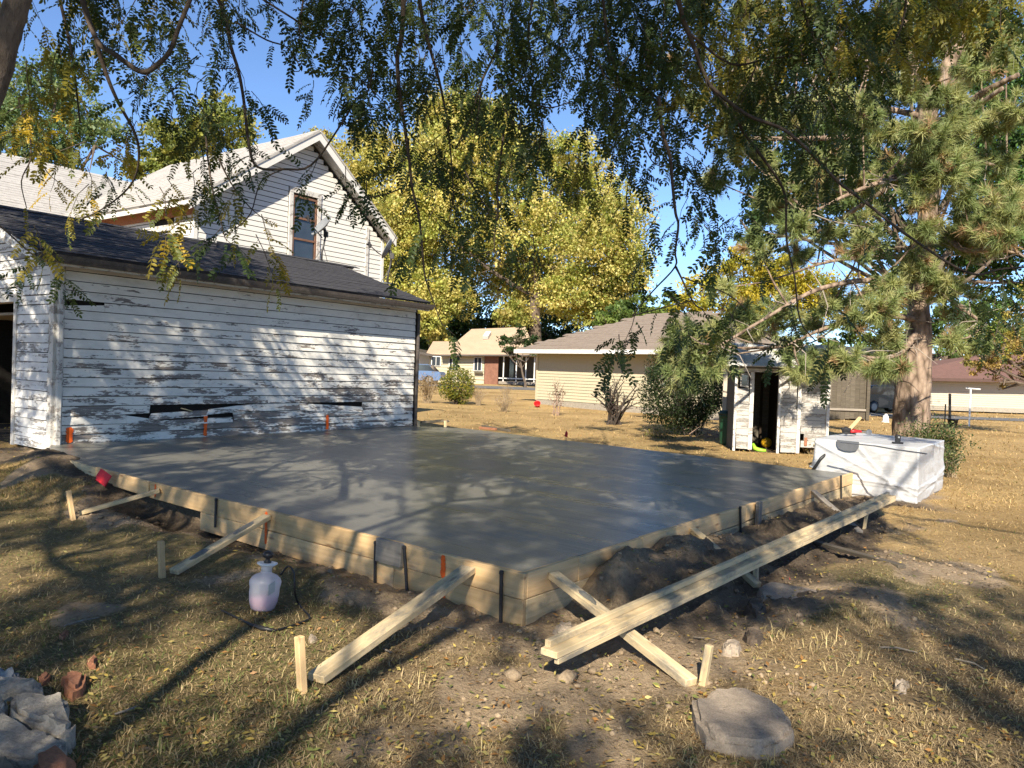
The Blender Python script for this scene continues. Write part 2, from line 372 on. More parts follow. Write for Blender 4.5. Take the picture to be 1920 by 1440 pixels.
def dirtmask(x, y):
    oL, aL, oR, aR = sides(x, y)
    dist = np.maximum(oL, oR)
    wob = fbm(x*1.1+20, y*1.1, 4)
    wl = np.where(oR > oL, 2.0-.9*sstep(aR, 3.5, 7), .85-.25*sstep(aL, 2.5, 6))
    m = 1-sstep(dist-(wob-.5)*1.5, wl*.45, wl*1.0)
    m = m*(1-sstep(aR, 8.2, 10))*(aL < 9.5)
    # bare strip behind the far edge and patches on the lawn
    bk = (1-sstep(np.abs(y-(16.5-.99*(x+.97)), ), .2, 2.3))*sstep(x, -3, -1)*(1-sstep(x, 4.5, 6.5)); m = np.maximum(m, bk*sstep(wob, .26, .46))
    m = np.maximum(m, .75*sstep(fbm(x*.8+7, y*.8+3, 4), .60, .74)*(1-sstep(y, 9, 13)))
    rt = np.exp(-((x-2.9)/1.2)**2-((y-4.3)/1.2)**2); m = np.maximum(m, .8*rt*sstep(wob, .35, .6))
    return np.clip(m, 0, 1)
def moistmask(x, y):
    oL, aL, oR, aR = sides(x, y)
    m = sstep(aR, .2, .8)*(1-sstep(aR, 6.9, 7.8))*np.exp(-((oR-.72)/.62)**2)
    m = np.maximum(m*(.7+.5*sstep(aR, 1.5, 3.5))*sstep(fbm(x*1.6, y*1.6+50, 3), .28, .55), .9*np.exp(-((oL-.05)/.25)**2)*sstep(aL, 1.8, 3.0))
    m = np.maximum(m, .8*np.exp(-((x-2.0)/.75)**2-((y-3.9)/.45)**2)*sstep(fbm(x*2+9, y*2, 3), .35, .5))
    return np.clip(m, 0, 1)
def greenmask(x, y):
    return .62*np.clip(sstep(fbm(x*.5+30, y*.5+8, 4), .42, .62)*(1-.75*sstep(x, 2.2, 5))+.3*sstep(-x, 0, 3)*(1-sstep(y, 7, 10)), 0, 1)
def dullmask(x, y):  # straw turns duller, darker and greyer towards the viewer
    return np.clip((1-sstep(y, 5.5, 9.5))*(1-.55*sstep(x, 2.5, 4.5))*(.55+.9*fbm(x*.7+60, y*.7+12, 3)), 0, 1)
def gpt(px_, py_, it=4):
    """where the line of sight meets the ground"""
    z = 0.0
    for _ in range(it):
        q = G(px_, py_, z); z = float(gz(q[0], q[1], False))
    return G(px_, py_, z)

# ------------------------------------------------------------------ ground
def spaced(a, b, fine, far, g=1.13):
    xs = list(np.arange(a, b+1e-6, fine)); s = fine; x = xs[-1]
    while x < far: s *= g; x += s; xs.append(x)
    return xs
xr = spaced(-7.0, 7.0, .058, 700); xl = [-q for q in spaced(7.0, 7.0, .058, 700)[1:]][::-1]
yf = spaced(1.2, 12.0, .058, 900); yb = [2.4-q for q in spaced(1.2, 1.2, .055, 300)[1:]][::-1]
X, Y = np.meshgrid(np.array(xl+xr), np.array(yb+yf)); nx = X.shape[1]; ny = X.shape[0]
V = np.stack([X.ravel(), Y.ravel(), gz(X, Y).ravel()], 1)
idx = np.arange(nx*ny).reshape(ny, nx)
Fq = np.stack([idx[:-1, :-1].ravel(), idx[:-1, 1:].ravel(), idx[1:, 1:].ravel(), idx[1:, :-1].ravel()], 1)
ground = put('ground', npmesh('ground', V, Fq, None, {'dirt': dirtmask(X, Y), 'moist': moistmask(X, Y), 'dull': dullmask(X, Y), 'green': greenmask(X, Y)*(1-.7*sstep(Y, 14, 22))}, True), M_GROUND, kind='structure')
ground['label'] = 'dry autumn lawn with bare soil dug up round the slab'
# street and drive far off
def strip(name, pts, mat, label):
    m = MB(); vs = []
    for (x, y) in pts: vs.append((x, y, float(gz(x, y))+.02))
    n = len(vs)//2
    m.add(vs, [(i*2, i*2+1, i*2+3, i*2+2) for i in range(n-1)])
    o = m.put(name, mat, kind='structure'); o['label'] = label
    return o
strip('road', [(x, y) for k in range(31) for x, y in ((-60+k*5, 53-.05*k), (-60+k*5, 58-.05*k))], M_ROAD, 'grey street beyond the far lawns')
strip('driveway', [(a+k*(b-a)/6+0, y) for (a, b) in ((14, 40),) for k in range(7) for y in (37.0, 40.5)], M_ROAD, 'grey drive crossing the lawn on the far right')
# ------------------------------------------------------------------ concrete slab
def slab_mesh():
    n1, n2 = 60, 60; vs = []; 
    q00, q10, q11, q01 = F, R, B, L
    bm = bmesh.new(); poly = [bm.verts.new((q[0], q[1], 0)) for q in SLAB]; bm.faces.new(poly)
    for k in range(1, 60):
        for ax, a, ln in ((eR, F, LENR*1.25), (eL, F, LENL*1.5)):
            bmesh.ops.bisect_plane(bm, geom=bm.verts[:]+bm.edges[:]+bm.faces[:], plane_co=Vector(a+ax*ln*k/60), plane_no=Vector(ax))
    for v in bm.verts:
        x, y = v.co.x, v.co.y; v.co.z = .317+.006*(float(fbm(x*1.3, y*1.3, 3))-.5)+.003*(float(fbm(x*5, y*5, 2))-.5)
    ext = bmesh.ops.extrude_edge_only(bm, edges=[e for e in bm.edges if e.is_boundary])
    for v in [g for g in ext['geom'] if isinstance(g, bmesh.types.BMVert)]: v.co.z = .17
    bmesh.ops.recalc_face_normals(bm, faces=bm.faces[:])
    bmesh.ops.split_edges(bm, edges=[e for e in bm.edges if len(e.link_faces) == 2 and e.calc_face_angle(0) > .7])
    me = bpy.data.meshes.new('concrete_slab'); bm.to_mesh(me); bm.free()
    for p in me.polygons: p.use_smooth = p.normal.z > .5
    return me
slab = put('concrete_slab', slab_mesh(), M_SLAB, kind='structure'); slab['label'] = 'freshly poured dark wet concrete slab inside wooden forms'
# ------------------------------------------------------------------ lumber
def basis(x, up):
    x = unit(x); z = np.array(up, float); z = unit(z-x*np.dot(z, x)); y = np.cross(z, x); return x, y, z
def board(name, p0, p1, w, h, up, mat, parent=None, rough_end=False, smear=None, tip=0):
    """a sawn board from p0 to p1 (centre line); w across, h along up"""
    p0 = np.array(p0, float); p1 = np.array(p1, float); ln = np.linalg.norm(p1-p0); x, y, z = basis(p1-p0, up)
    bm = bmesh.new(); ns = max(2, int(ln/.35)); rings = []
    for k in range(ns+1):
        xx = ln*k/ns; j = (random.uniform(-1, 1)*.0018, random.uniform(-1, 1)*.0018)
        t_ = 1.0
        if tip and k == 0: t_ = .25
        rings.append([bm.verts.new((xx, sy*w/2*t_+j[0], sz*h/2*t_+j[1])) for sy, sz in ((-1, -1), (1, -1), (1, 1), (-1, 1))])
    for a, b in zip(rings[:-1], rings[1:]):
        for i in range(4): bm.faces.new((a[i], a[(i+1) % 4], b[(i+1) % 4], b[i]))
    bm.faces.new(rings[0][::-1]); bm.faces.new(rings[-1])
    bmesh.ops.recalc_face_normals(bm, faces=bm.faces[:])
    sharp = [e for e in bm.edges if len(e.link_faces) == 2 and e.calc_face_angle(0) > .6]
    bmesh.ops.bevel(bm, geom=sharp, offset=min(.004, w*.1, h*.1), segments=1, affect='EDGES')
    me = bpy.data.meshes.new(name); bm.to_mesh(me); bm.free()
    Mx = Matrix(((x[0], y[0], z[0], p0[0]), (x[1], y[1], z[1], p0[1]), (x[2], y[2], z[2], p0[2]), (0, 0, 0, 1)))
    return put(name, me, mat, parent, M=Mx)
def at(o, z): return np.array([o[0], o[1], z])
ZF = .325; TH = .038
form = thing('concrete_form', 'pale lumber form boards stacked on edge around the wet slab', 'formwork', at(F, 0))
def lside(a): return F+eL*a
def rside(a): return F+eR*a
def apos(px_, py_, z, left=True):     # distance along a side of what is seen at a pixel
    q = PL(px_, py_, F+(nL if left else nR)*TH, nL if left else nR); return float(np.dot(q-F, eL if left else eR))
aS = apos(735, 1035, .3); aM = LENL; aLow = apos(375, 968, .2)
TH = .038
def lboard(a0, a1, zc, h, mat=M_LUMBER, off=0.0): return board('form_board', at(lside(a0)+nL*(TH/2+off), zc), at(lside(a1)+nL*(TH/2+off), zc), TH, h, GUP, mat, form)
lboard(-.04, aS, .242, .162); lboard(aS+.004, aM, .244, .16); board('form_board', at(M_+nL*TH/2+unit(L-M_)*.03, .245), at(M_+(L-M_)*.46+nL*TH*.6, .25), TH, .15, GUP, M_LUMBER, form); board('form_board', at(M_+(L-M_)*.465+nL*TH*.6, .262), at(L+nL*TH*.6, .275), TH, .10, GUP, M_LUMBERG, form)
lboard(-.038, aS*.98, .076, .164); lboard(aS*.98+.004, aLow, .078, .162)
board('splice_block', at(lside(apos(758, 1050, .3))+nL*(TH*1.5+.002), .245), at(lside(apos(711, 1040, .3))+nL*(TH*1.5+.002), .25), TH*.9, .165, GUP, M_GREYWOOD, form)
def rboard(a0, a1, z0, z1, h, mat=M_LUMBER): return board('form_board', at(rside(a0)+nR*TH/2, z0), at(rside(a1)+nR*TH/2, z1), TH, h, GUP, mat, form)
aq = [apos(1070, 1040, .3, False), apos(1205, 1000, .3, False), apos(1385, 950, .3, False), apos(1595, 886, .3, False)]
rboard(.002, aq[0]+.1, .242, .242, .162); rboard(aq[0]+.106, aq[1], .236, .238, .158); rboard(aq[1]+.005, aq[2]+.2, .243, .243, .16); rboard(aq[2]+.206, LENR+.12, .245, .247, .15)
rboard(.002, aq[1], .076, .076, .162, M_LUMBERG); rboard(aq[1]+.004, aq[2]+.4, .075, .075, .16, M_LUMBERG); rboard(aq[2]+.404, LENR+.1, .08, .08, .16, M_LUMBERG)
bb = unit(B-R); nb = np.array([-bb[1], bb[0], 0]); nb = -nb if np.dot(nb, F-R) > 0 else nb
for k in range(2):
    a0, a1 = (.05, 4.1) if k == 0 else (4.11, 8.0)
    board('form_board', at(R+bb*a0+nb*.021, .225), at(R+bb*a1+nb*.021, .225), TH, .17, GUP, M_LUMBERG, form)
# orange marks sprayed on the form
def spray_mark(parent, o, ax, ay, n, w, h, seed):
    """thin film of marking paint with a ragged edge, on a face at o; ax across, ay down"""
    r = random.Random(seed); pts = []
    N = 14
    for k in range(N+1): pts.append((w/2*(.75+.5*r.random())*(1 if 0 < k < N else .5), h*k/N))
    for k in range(N, -1, -1): pts.append((-w/2*(.75+.5*r.random())*(1 if 0 < k < N else .5), h*k/N))
    m = MB(); vs = [o+ax*a+ay*b+n*.003 for a, b in pts]; mid = N+1
    m.add(vs, [(k, k+1, 2*N+1-k-1, 2*N+1-k) for k in range(N)])
    return m.put('paint_mark', M_ORANGE, parent)
for (x, y, hh, wd) in ((292, 905, .13, .028), (500, 963, .27, .035), (832, 1040, .15, .04), (832, 1100, .06, .035)):
    zt = .315 if y < 1090 else .07
    q = PL(x, y, F+nL*(TH+.0005), nL); spray_mark(form, at(q, zt), eL, -GUP, nL, wd, hh, int(x))
# steel pins driven against the forms
def pin(x, ytop, ybot, label, left=True, lean=0.0, r=.011, zt=None):
    n = nL if left else nR; pl = F+n*(TH+r+.004)
    top = PL(x+lean*40, ytop, pl, n); bot = PL(x, ybot, pl, n)+n*.006-GUP*.06
    o = thing('steel_stake', label, 'stake', at(bot, 0), 'steel pins holding the forms')
    m = MB(); m.tube([bot, bot*.5+top*.5, top], r, 10); m.put('shaft', M_STEEL, o)
    c = MB(); c.lathe([(r*1.05, 0), (r*1.3, .006), (r*1.25, .02), (r*.9, .024)], top-GUP*.01, 10); c.put('head', M_STEEL, o)
    return o
pin(405, 937, 976, 'short black steel pin at the lower board\'s far end, nearest the left paint mark')
pin(704, 1018, 1106, 'black steel pin touching the left edge of the grey splice block')
pin(766, 1027, 1112, 'black steel pin leaning against the right edge of the grey splice block', True, -.2)
pin(940, 1074, 1180, 'black steel pin nearest the front corner of the form', True, 0, .012)
pin(1422, 945, 995, 'black steel pin behind the upright wooden stake on the right form', False)
pin(1577, 893, 935, 'black steel pin at the far right corner beside the white wrapped box', False)
pin(1388, 952, 990, 'dark steel pin left of the upright wooden stake on the right form', False)
def stake(top, bot, label, w=.038, mat=M_LUMBER, grp='wooden stakes at the braces'):
    o = board('wooden_stake', bot-unit(top-bot)*.05, top, w, w, (nL[0], nL[1], 0), mat, None, tip=0)
    return tag(o, label, 'stake', grp)
def ptop(xb, yb, xt, yt, z=None):
    b = gpt(xb, yb); t_ = P(xt, yt, float(np.dot(b-EYE, _f))); return t_, b
t_, b_ = ptop(138, 976, 128, 920); stake(t_, b_, 'leaning wooden stake at the foot of the brace by the red plastic piece')
t_, b_ = ptop(304, 1084, 302, 1014); stake(t_, b_, 'upright wooden stake at the foot of the brace left of the sprayer')
t_, b_ = ptop(567, 1298, 561, 1193); stake(t_, b_, 'tall wooden stake at the foot of the front brace nearest the viewer')
t_, b_ = ptop(1316, 1291, 1330, 1209); stake(t_, b_, 'wooden stake tilted right beside the big round stone', .036, M_LUMBERG)
t_, b_ = ptop(1417, 1094, 1418, 1045); stake(t_, b_, 'wooden stake standing against the near side of the long beam', .036, M_LUMBERG)
t_, b_ = ptop(1619, 1000, 1625, 964); stake(t_, b_, 'thin wooden stake beyond the long beam near its far end', .03, M_LUMBERG)
a = apos(1413, 975, .2, False); q = rside(a)+nR*(TH+.045)
o = board('wooden_stake', at(q, -.05), at(q+eR*.015, .345), .085, .038, (nR[0], nR[1], 0), M_GREYWOOD); tag(o, 'wide grey stake standing upright against the right form', 'stake', 'wooden stakes at the braces')
def brace(bx, by, tx, ty, label, left=True, w=.085, h=.038, zt=.27, mat=M_LUMBERG, lift=.03):
    b = gpt(bx, by); b = b+GUP*lift
    n = nL if left else nR; pl = (F if left else F)+n*(TH+.004)
    tpt = PL(tx, ty, pl, n)
    tpt[2] = max(tpt[2], .1)
    o = board('brace', b, tpt-unit(tpt-b)*.01, w, h, GUP, mat); return tag(o, label, 'brace', 'lumber braces propping the forms'), b, tpt
brace(150, 968, 302, 919, 'short brace board near the red plastic piece by the garage', True, .07, .038)
_, *BRB = brace(325, 1080, 503, 968, 'brace board left of the sprayer with grey concrete smears', True, .082, .038)
brace(592, 1284, 880, 1066, 'longest brace board running from the tall front stake to the form corner', True, .105, .042)
_, bD, tD = brace(1296, 1292, 1036, 1076, 'brace board crossing under the long beam to the big round stone', False, .078, .045)
brace(1420, 1105, 1297, 992, 'brace board under the middle of the long beam', False, .07, .042)
brace(1612, 1004, 1524, 921, 'muddy brace board under the far end of the long beam', False, .07, .042, mat=M_GREYWOOD)
# the long beam lying across the braces: two boards nailed in an L
p_n = P(1034, 1226, 4.0); p_f = P(1668, 925, 9.3)
p_n = at(p_n, 0); p_f = at(p_f, 0)
def onray(x, y, z): return G(x, y, z)
bn = onray(1028, 1226, .20); bf = onray(1672, 931, .27)
beam = thing('screed_beam', 'long straightedge beam of two nailed boards lying across the right braces', 'beam', at(bn, 0))
bx_, by_, bz_ = basis(bf-bn, GUP)
if np.dot(by_, eL) < 0: by_ = -by_            # pointing to the slab
board('plank', bn+by_*.0-GUP*.0, bf, .098, .034, GUP, M_LUMBERG, beam)
board('plank', bn+by_*.031+GUP*.0355+bx_*.03, bf+by_*.031+GUP*.0355-bx_*.04, .034, .036, GUP, M_LUMBERG, beam)
board('plank', bn-by_*.036-GUP*.0315+bx_*.02, bf-by_*.036-GUP*.0315-bx_*.03, .026, .028, GUP, M_LUMBERG, beam)
q0 = gpt(1528, 1020); q1 = gpt(1692, 1066)
o = board('old_board', q0+GUP*.02, q1+GUP*.015, .075, .03, GUP, M_OLDWOOD); tag(o, 'weathered board half sunk in the lawn beyond the long beam', 'board')
# bits standing past the far edge
for (x, y0, y1, lb) in ((784, 803, 790, 'pale stub of stake nearest the garage corner beyond the slab'), (835, 801, 789, 'pale stub of stake at the far slab edge, right of a lying rail')):
    b = G(x, y0, .29); t_ = P(x, y1, float(np.dot(b-EYE, _f))); o = board('wooden_stake', b, t_, .05, .04, nR, M_LUMBERG); tag(o, lb, 'stake', 'stake stubs at the far edge')
b0 = G(790, 793, .33); b1 = G(842, 791, .33); o = board('rail', b0+gu*.0+GUP*.02, b1+GUP*.02, .04, .05, GUP, M_LUMBERG); tag(o, 'thin pale rail lying past the slab by the garage corner', 'rail')
for (x0, y0, x1, y1, mt, lb) in ((905, 803, 955, 811, M_OLDWOOD, 'dark board lying at the far slab edge'), (900, 806, 930, 808, M_BRICK, 'orange scrap lying at the far slab edge')):
    b0 = G(x0, y0-4, .27); b1 = G(x1, y1-3, .27); o = board('scrap_board', b0, b1, .07, .05, GUP, mt); tag(o, lb, 'scrap')
# ------------------------------------------------------------------ peeling garage
gar = thing('garage', 'old garage with peeling white clapboards and dark shingle roof', 'garage', at(GL, 0))
Z0, ZE = .31, 2.86
def W_(s, z, out=0.0): return GL+gv*s+GUP*z+gu*out         # on the long wall
def clapboard(parent, org, ax, up, out, s0, s1, zb0, zb1, zt0, zt1, mat, proud=.02, name='clapboard', wave=.003, jag0=0, jag1=0):
    """one lap siding board; org + ax*s, bottom and top heights at either end; thicker at its lower edge"""
    ln = s1-s0; ns = max(1, int(ln/.5)); vs = []
    for k in range(ns+1):
        f_ = k/ns; s = s0+ln*f_; w = random.uniform(-wave, wave)
        sb = s-(jag0 if k == 0 else 0)+(jag1 if k == ns else 0)
        zb = zb0+(zb1-zb0)*f_+w; zt = zt0+(zt1-zt0)*f_
        o_ = random.uniform(-.0015, .0015)
        vs += [(sb-s0, zb, proud+o_), (sb-s0, zb, .002), (s-s0, zt, .008+o_), (s-s0, zt, .001)]
    fs = []
    for k in range(ns):
        a = 4*k; b = 4*k+4
        fs += [(a, b, b+2, a+2), (a+1, b+1, b, a), (a+2, b+2, b+3, a+3)]
    fs += [(0, 2, 3, 1), (4*ns, 4*ns+1, 4*ns+3, 4*ns+2)]
    m = MB(); m.add(vs, fs); me = m.mesh(name)
    o3 = np.array(org)+np.array(ax)*s0
    Mx = Matrix(((ax[0], up[0], out[0], o3[0]), (ax[1], up[1], out[1], o3[1]), (ax[2], up[2], out[2], o3[2]), (0, 0, 0, 1)))
    return put(name, me, mat, parent, M=Mx)
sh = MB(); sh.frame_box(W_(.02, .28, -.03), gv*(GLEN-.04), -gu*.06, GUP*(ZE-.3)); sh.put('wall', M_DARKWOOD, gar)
NC = 19; ch = (ZE-Z0)/NC
def wall_s(x, y): q = PL(x, y, W_(0, 1, 0), gu); return float(np.dot(q-GL, gv)), q[2]
S0, S1 = .13, GLEN-.02
# damage read off the photograph: openings between boards
s_gap1 = wall_s(195, 580)[0]; zg = wall_s(105, 573)[1]
for i in range(NC):
    zb = Z0+i*ch; zt = zb+ch-.011; zc = zb+ch/2
    gap_row = int((zg-Z0)/ch)
    sag = -.05*(1-i/6.0) if i < 6 else 0                     # the low courses dip towards the far end
    sg = lambda s: 0.0
    segs = [(S0, S1, zb, zb, zt, zt)]
    if i == gap_row:       # short board pulled down at its near end, leaving a black wedge above it
        segs = [(S0, s_gap1, zb-.0, zb, zb+ch*.34, zt-.03), (s_gap1+.004, S1, zb, zb, zt, zt)]
    elif i == 3:
        sA, sB, sC = wall_s(281, 770)[0], wall_s(390, 770)[0], wall_s(470, 765)[0]; sD, sE = wall_s(560, 775)[0], wall_s(678, 768)[0]
        segs = [(S0, sA, zb, zb, zt, zt), (sA+.02, sB, zb-.10, zb-.055, zb+.0, zb+.035), (sB+.01, sC, zb-.045, zb, zb+.045, zt), (sC+.004, sD, zb, zb, zt, zt), (sD+.003, sE, zb-.01, zb-.075, zt-.002, zb+.03), (sE+.004, S1, zb, zb, zt, zt)]
    elif i == 2:
        sA, sB, sC = wall_s(235, 800)[0], wall_s(300, 795)[0], wall_s(435, 795)[0]
        segs = [(S0, sA, zb, zb, zt, zt), (sA+.003, sB, zb, zb-.04, zt-.01, zb+.03), (sB+.01, sC, zb-.05, zb-.04, zb+.025, zb+.045), (sC+.004, S1, zb, zb, zt, zt)]
    elif i in (0, 1):
        sA = wall_s(560, 820)[0]; segs = [(S0, sA, zb, zb, zt, zt), (sA+.003, S1, zb, zb+.02*(1-i), zt, zt)]
    elif i % 3 == 1:
        sA = random.uniform(1.5, 5.5); segs = [(S0, sA, zb, zb, zt, zt), (sA+.003, S1, zb, zb, zt, zt)]
    for (a, b, z1, z2, z3, z4) in segs:
        clapboard(gar, GL, gv, GUP, gu, a, b, z1, z2, z3, z4, M_PEEL, .024+.012*(abs(z1-zb) > .008 or abs(z2-zb) > .008), wave=.002+.006*(i in (2, 3)), jag0=random.uniform(-.02, .06) if i in (2, 3) else 0, jag1=random.uniform(-.05, .03) if i in (2, 3) and b < S1 else 0)
# a loose splinter hanging across the hole
board('splinter', W_(wall_s(338, 770)[0], .31+3.55*ch, .02), W_(wall_s(358, 780)[0], .31+3.15*ch, .03), .012, .03, gu, M_LUMBERG, gar)
for (x, yt, yb, w) in ((129, 801, 832, .085), (384, 778, 826, .06), (612, 778, 815, .065)):
    s, z = wall_s(x, yt); s2, z2 = wall_s(x, yb); spray_mark(gar, W_(s, z, .027), gv, -GUP, gu, w, z-max(z2, .33), int(x)+5)
# corner boards
m = MB(); m.frame_box(W_(-.02, .27, -.10), gv*.14, gu*.135, GUP*(ZE-.27)); m.put('corner_board', M_TRIM, gar)
m = MB(); m.frame_box(W_(GLEN-.02, .27, -.10), gv*.05, gu*.125, GUP*(ZE-.27)); m.put('corner_board', M_DARKWOOD, gar)
# gable end with the wide doorway
def E_(w, z, out=0.0): return GL-gu*w+GUP*z-gv*out
GW = 5.0; DW = 1.22; DT = 2.30; RZ = 3.70; HALF = 2.5
zr = lambda w: ZE+.02+(RZ-ZE)*(1-abs(w-HALF)/HALF)
for i in range(24):
    zb = .24+i*.134; zt = zb+.123
    if zt < DT+.1: clapboard(gar, GL-gu*.10-gu*(DW-.12), gu, GUP, -gv, 0, DW-.14, zb, zb, zt, zt, M_PEELG, .022)
    elif zb < RZ-.1:
        wa = 0 if zb < ZE else HALF*(zb-ZE)/(RZ-ZE); lo = max(wa, .1); hi = GW-wa
        if hi-lo > .15: clapboard(gar, GL-gu*hi, gu, GUP, -gv, 0, hi-lo, zb, zb, zt, zt, M_PEELG, .022)
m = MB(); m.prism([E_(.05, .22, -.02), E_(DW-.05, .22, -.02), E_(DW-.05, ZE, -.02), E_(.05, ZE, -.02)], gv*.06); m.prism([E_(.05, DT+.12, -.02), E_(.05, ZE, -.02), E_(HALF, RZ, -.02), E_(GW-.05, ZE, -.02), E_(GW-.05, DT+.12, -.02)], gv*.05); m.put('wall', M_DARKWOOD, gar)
m = MB(); m.frame_box(E_(DW-.10, .22, .032), -gu*.10, gv*.16, GUP*(DT-.22)); m.frame_box(E_(DW-.10, DT, .034), -gu*3.4, gv*.16, GUP*.12); m.put('door_frame', M_TRIM, gar)
m = MB(); m.frame_box(E_(0, .22, -.02), gu*.115, gv*.05, GUP*(ZE-.24)); m.put('corner_board', M_TRIM, gar)
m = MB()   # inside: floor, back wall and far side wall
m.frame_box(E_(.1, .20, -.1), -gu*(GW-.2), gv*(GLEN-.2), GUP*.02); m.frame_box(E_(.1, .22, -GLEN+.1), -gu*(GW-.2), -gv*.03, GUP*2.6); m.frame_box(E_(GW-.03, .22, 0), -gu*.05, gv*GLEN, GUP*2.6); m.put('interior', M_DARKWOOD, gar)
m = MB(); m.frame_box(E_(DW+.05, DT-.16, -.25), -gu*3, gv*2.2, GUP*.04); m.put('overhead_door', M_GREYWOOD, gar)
# roof: decks, shingle strips, ridge cap, fascia, gutter
OH = .36; RK = .38
ev = lambda s, d=0.0: W_(s, ZE+.06, OH)+GUP*d
slope = unit(W_(0, RZ+.12, -HALF)-W_(0, ZE+.03, OH)); rn = unit(np.cross(gv, slope)); rn = rn if rn[2] > 0 else -rn
SL = np.linalg.norm(W_(0, RZ+.12, -HALF)-W_(0, ZE+.03, OH)); e0 = W_(-RK, ZE+.03, OH)
m = MB(); m.frame_box(e0, gv*(GLEN+RK+.03), slope*SL, rn*.03)
far_e = E_(GW+OH, ZE+.03, RK); s2 = unit(W_(-RK, RZ+.12, -HALF)-far_e); m.frame_box(far_e, gv*(GLEN+RK+.03), s2*SL, unit(np.cross(s2, gv))*(.03 if np.cross(s2, gv)[2] > 0 else -.03)); m.put('roof', M_SHINGLE, gar)
rc = 20; cw = SL/rc; tl = .92
sm = []
for k in range(6):
    mm = MB(); a = .455+.0*k; mm.frame_box((0, -.02, 0), (.30+.0, 0, 0), (0, cw+.03, -.008), (0, 0, .009+.002*(k % 3))); sm.append(mm.mesh('shingle')); sm[-1].materials.append(M_SHINGLE)
def tiles(parent, meshes, e0, ax, sl, nrm, ln, rows, rowh, tw, limit=300, clip=None, mat=None, th=.01, order=0, stuffname='shingles', near=None):
    """lap shingles over a roof slope: the nearest ones single parts, the rest joined"""
    cand = []
    for r in range(rows):
        off = (r % 2)*tw/2+random.uniform(-.02, .02); k = -1
        while True:
            s = k*tw+off; k += 1
            if s > ln: break
            a = max(s, 0); b = min(s+tw-.008, ln)
            if b-a < .05: continue
            if clip and not clip((a+b)/2, r*rowh+rowh/2): continue
            cand.append((r, a, b))
    def dist(c_):
        p_ = e0+ax*((c_[1]+c_[2])/2)+sl*(c_[0]*rowh); return np.linalg.norm(p_-EYE) if near is None else near(p_)
    cand.sort(key=dist)
    st = MB()
    for i, (r, a, b) in enumerate(cand):
        j = random.uniform(-.004, .006); t_ = th*(1+random.uniform(-.15, .5))
        o = e0+ax*a+sl*(r*rowh-.01+j)+nrm*.031
        if i < limit:
            mm = bpy.data.objects.new('shingle', meshes[i % len(meshes)]); COL.objects.link(mm); mm.parent = parent
            Mx = Matrix(((ax[0]*(b-a), sl[0], nrm[0], o[0]), (ax[1]*(b-a), sl[1], nrm[1], o[1]), (ax[2]*(b-a), sl[2], nrm[2], o[2]), (0, 0, 0, 1)))
            mm.matrix_local = Matrix.Translation(-Vector(ORG[parent.name])) @ Mx
        else: st.frame_box(o+nrm*.002, ax*(b-a), sl*(rowh+.03)-nrm*.008, nrm*t_)
    if st.v: st.put(stuffname, mat, parent, kind='stuff')
def tile_meshes(rowh, mat, th=.01, n=5):
    r = []
    for k in range(n):
        mm = MB(); mm.frame_box((0, 0, .002), (1, 0, 0), (0, rowh+.03, -.008), (0, 0, th*(1+.12*k))); q = mm.mesh('shingle'); q.materials.append(mat); r.append(q)
    return r
tiles(gar, tile_meshes(cw, M_SHINGLE), e0, gv, slope, rn, GLEN+RK+.03, rc, cw, .92, 170, mat=M_SHINGLE)
m = MB(); rp = W_(-RK, RZ+.125, -HALF)
for k in range(26): m.frame_box(rp+gv*(.31*k)-slope*.13+rn*(.040+.004*(k % 2)), gv*.33, slope*.14, rn*.012); m.frame_box(rp+gv*(.31*k)-s2*.13+GUP*.045, gv*.33, s2*.14, GUP*.012)
m.put('ridge_cap', M_SHINGLE, gar)
m = MB(); m.frame_box(W_(-RK, ZE-.12, OH-.03), gv*(GLEN+RK+.03), gu*.025, GUP*.14); m.put('fascia', M_TRIM, gar)
m = MB()
gp = [(0, 0), (.095, 0), (.11, .045), (.12, .10), (.112, .10), (.10, .05), (.09, .008), (.005, .008), (.005, .095), (0, .095)]
m.prism([W_(-RK-.03, ZE-.09+b, OH+a-.003) for a, b in gp], gv*(GLEN+RK+.08)); m.put('gutter', M_GUTTER, gar)
m = MB(); m.frame_box(W_(-RK, ZE-.02, .03), gv*(GLEN+RK+.03), gu*(OH-.06), GUP*.03); m.put('soffit', M_GREYWOOD, gar)
m = MB(); m.frame_box(e0-gv*.02-rn*.13, slope*SL, gv*.025, rn*.14); m.frame_box(far_e-gv*.02-GUP*.14, s2*SL, gv*.025, GUP*.14); m.put('rake_board', M_PEELG, gar)
m = MB(); m.tube([W_(GLEN+.03, .3, .06), W_(GLEN+.03, 2.7, .06)], .035, 8); m.put('downspout', M_GUTTER, gar)
# roof vent: a dark slanted metal box
def onroof(x, y): return PL(x, y, e0+rn*.05, rn)
q = onroof(430, 470); m = MB()
vx = gv*.3; b0 = q-gv*.16-slope*.1
m.add([b0, b0+gv*.34, b0+gv*.34+slope*.3, b0+slope*.3, b0+gv*.04+slope*.1+rn*.14, b0+gv*.32+slope*.1+rn*.14, b0+gv*.34+slope*.31+rn*.1, b0+slope*.31+rn*.1], [(0, 1, 5, 4), (1, 2, 6, 5), (2, 3, 7, 6), (3, 0, 4, 7), (4, 5, 6, 7)])
m.put('roof_vent', M_BLACK, gar)
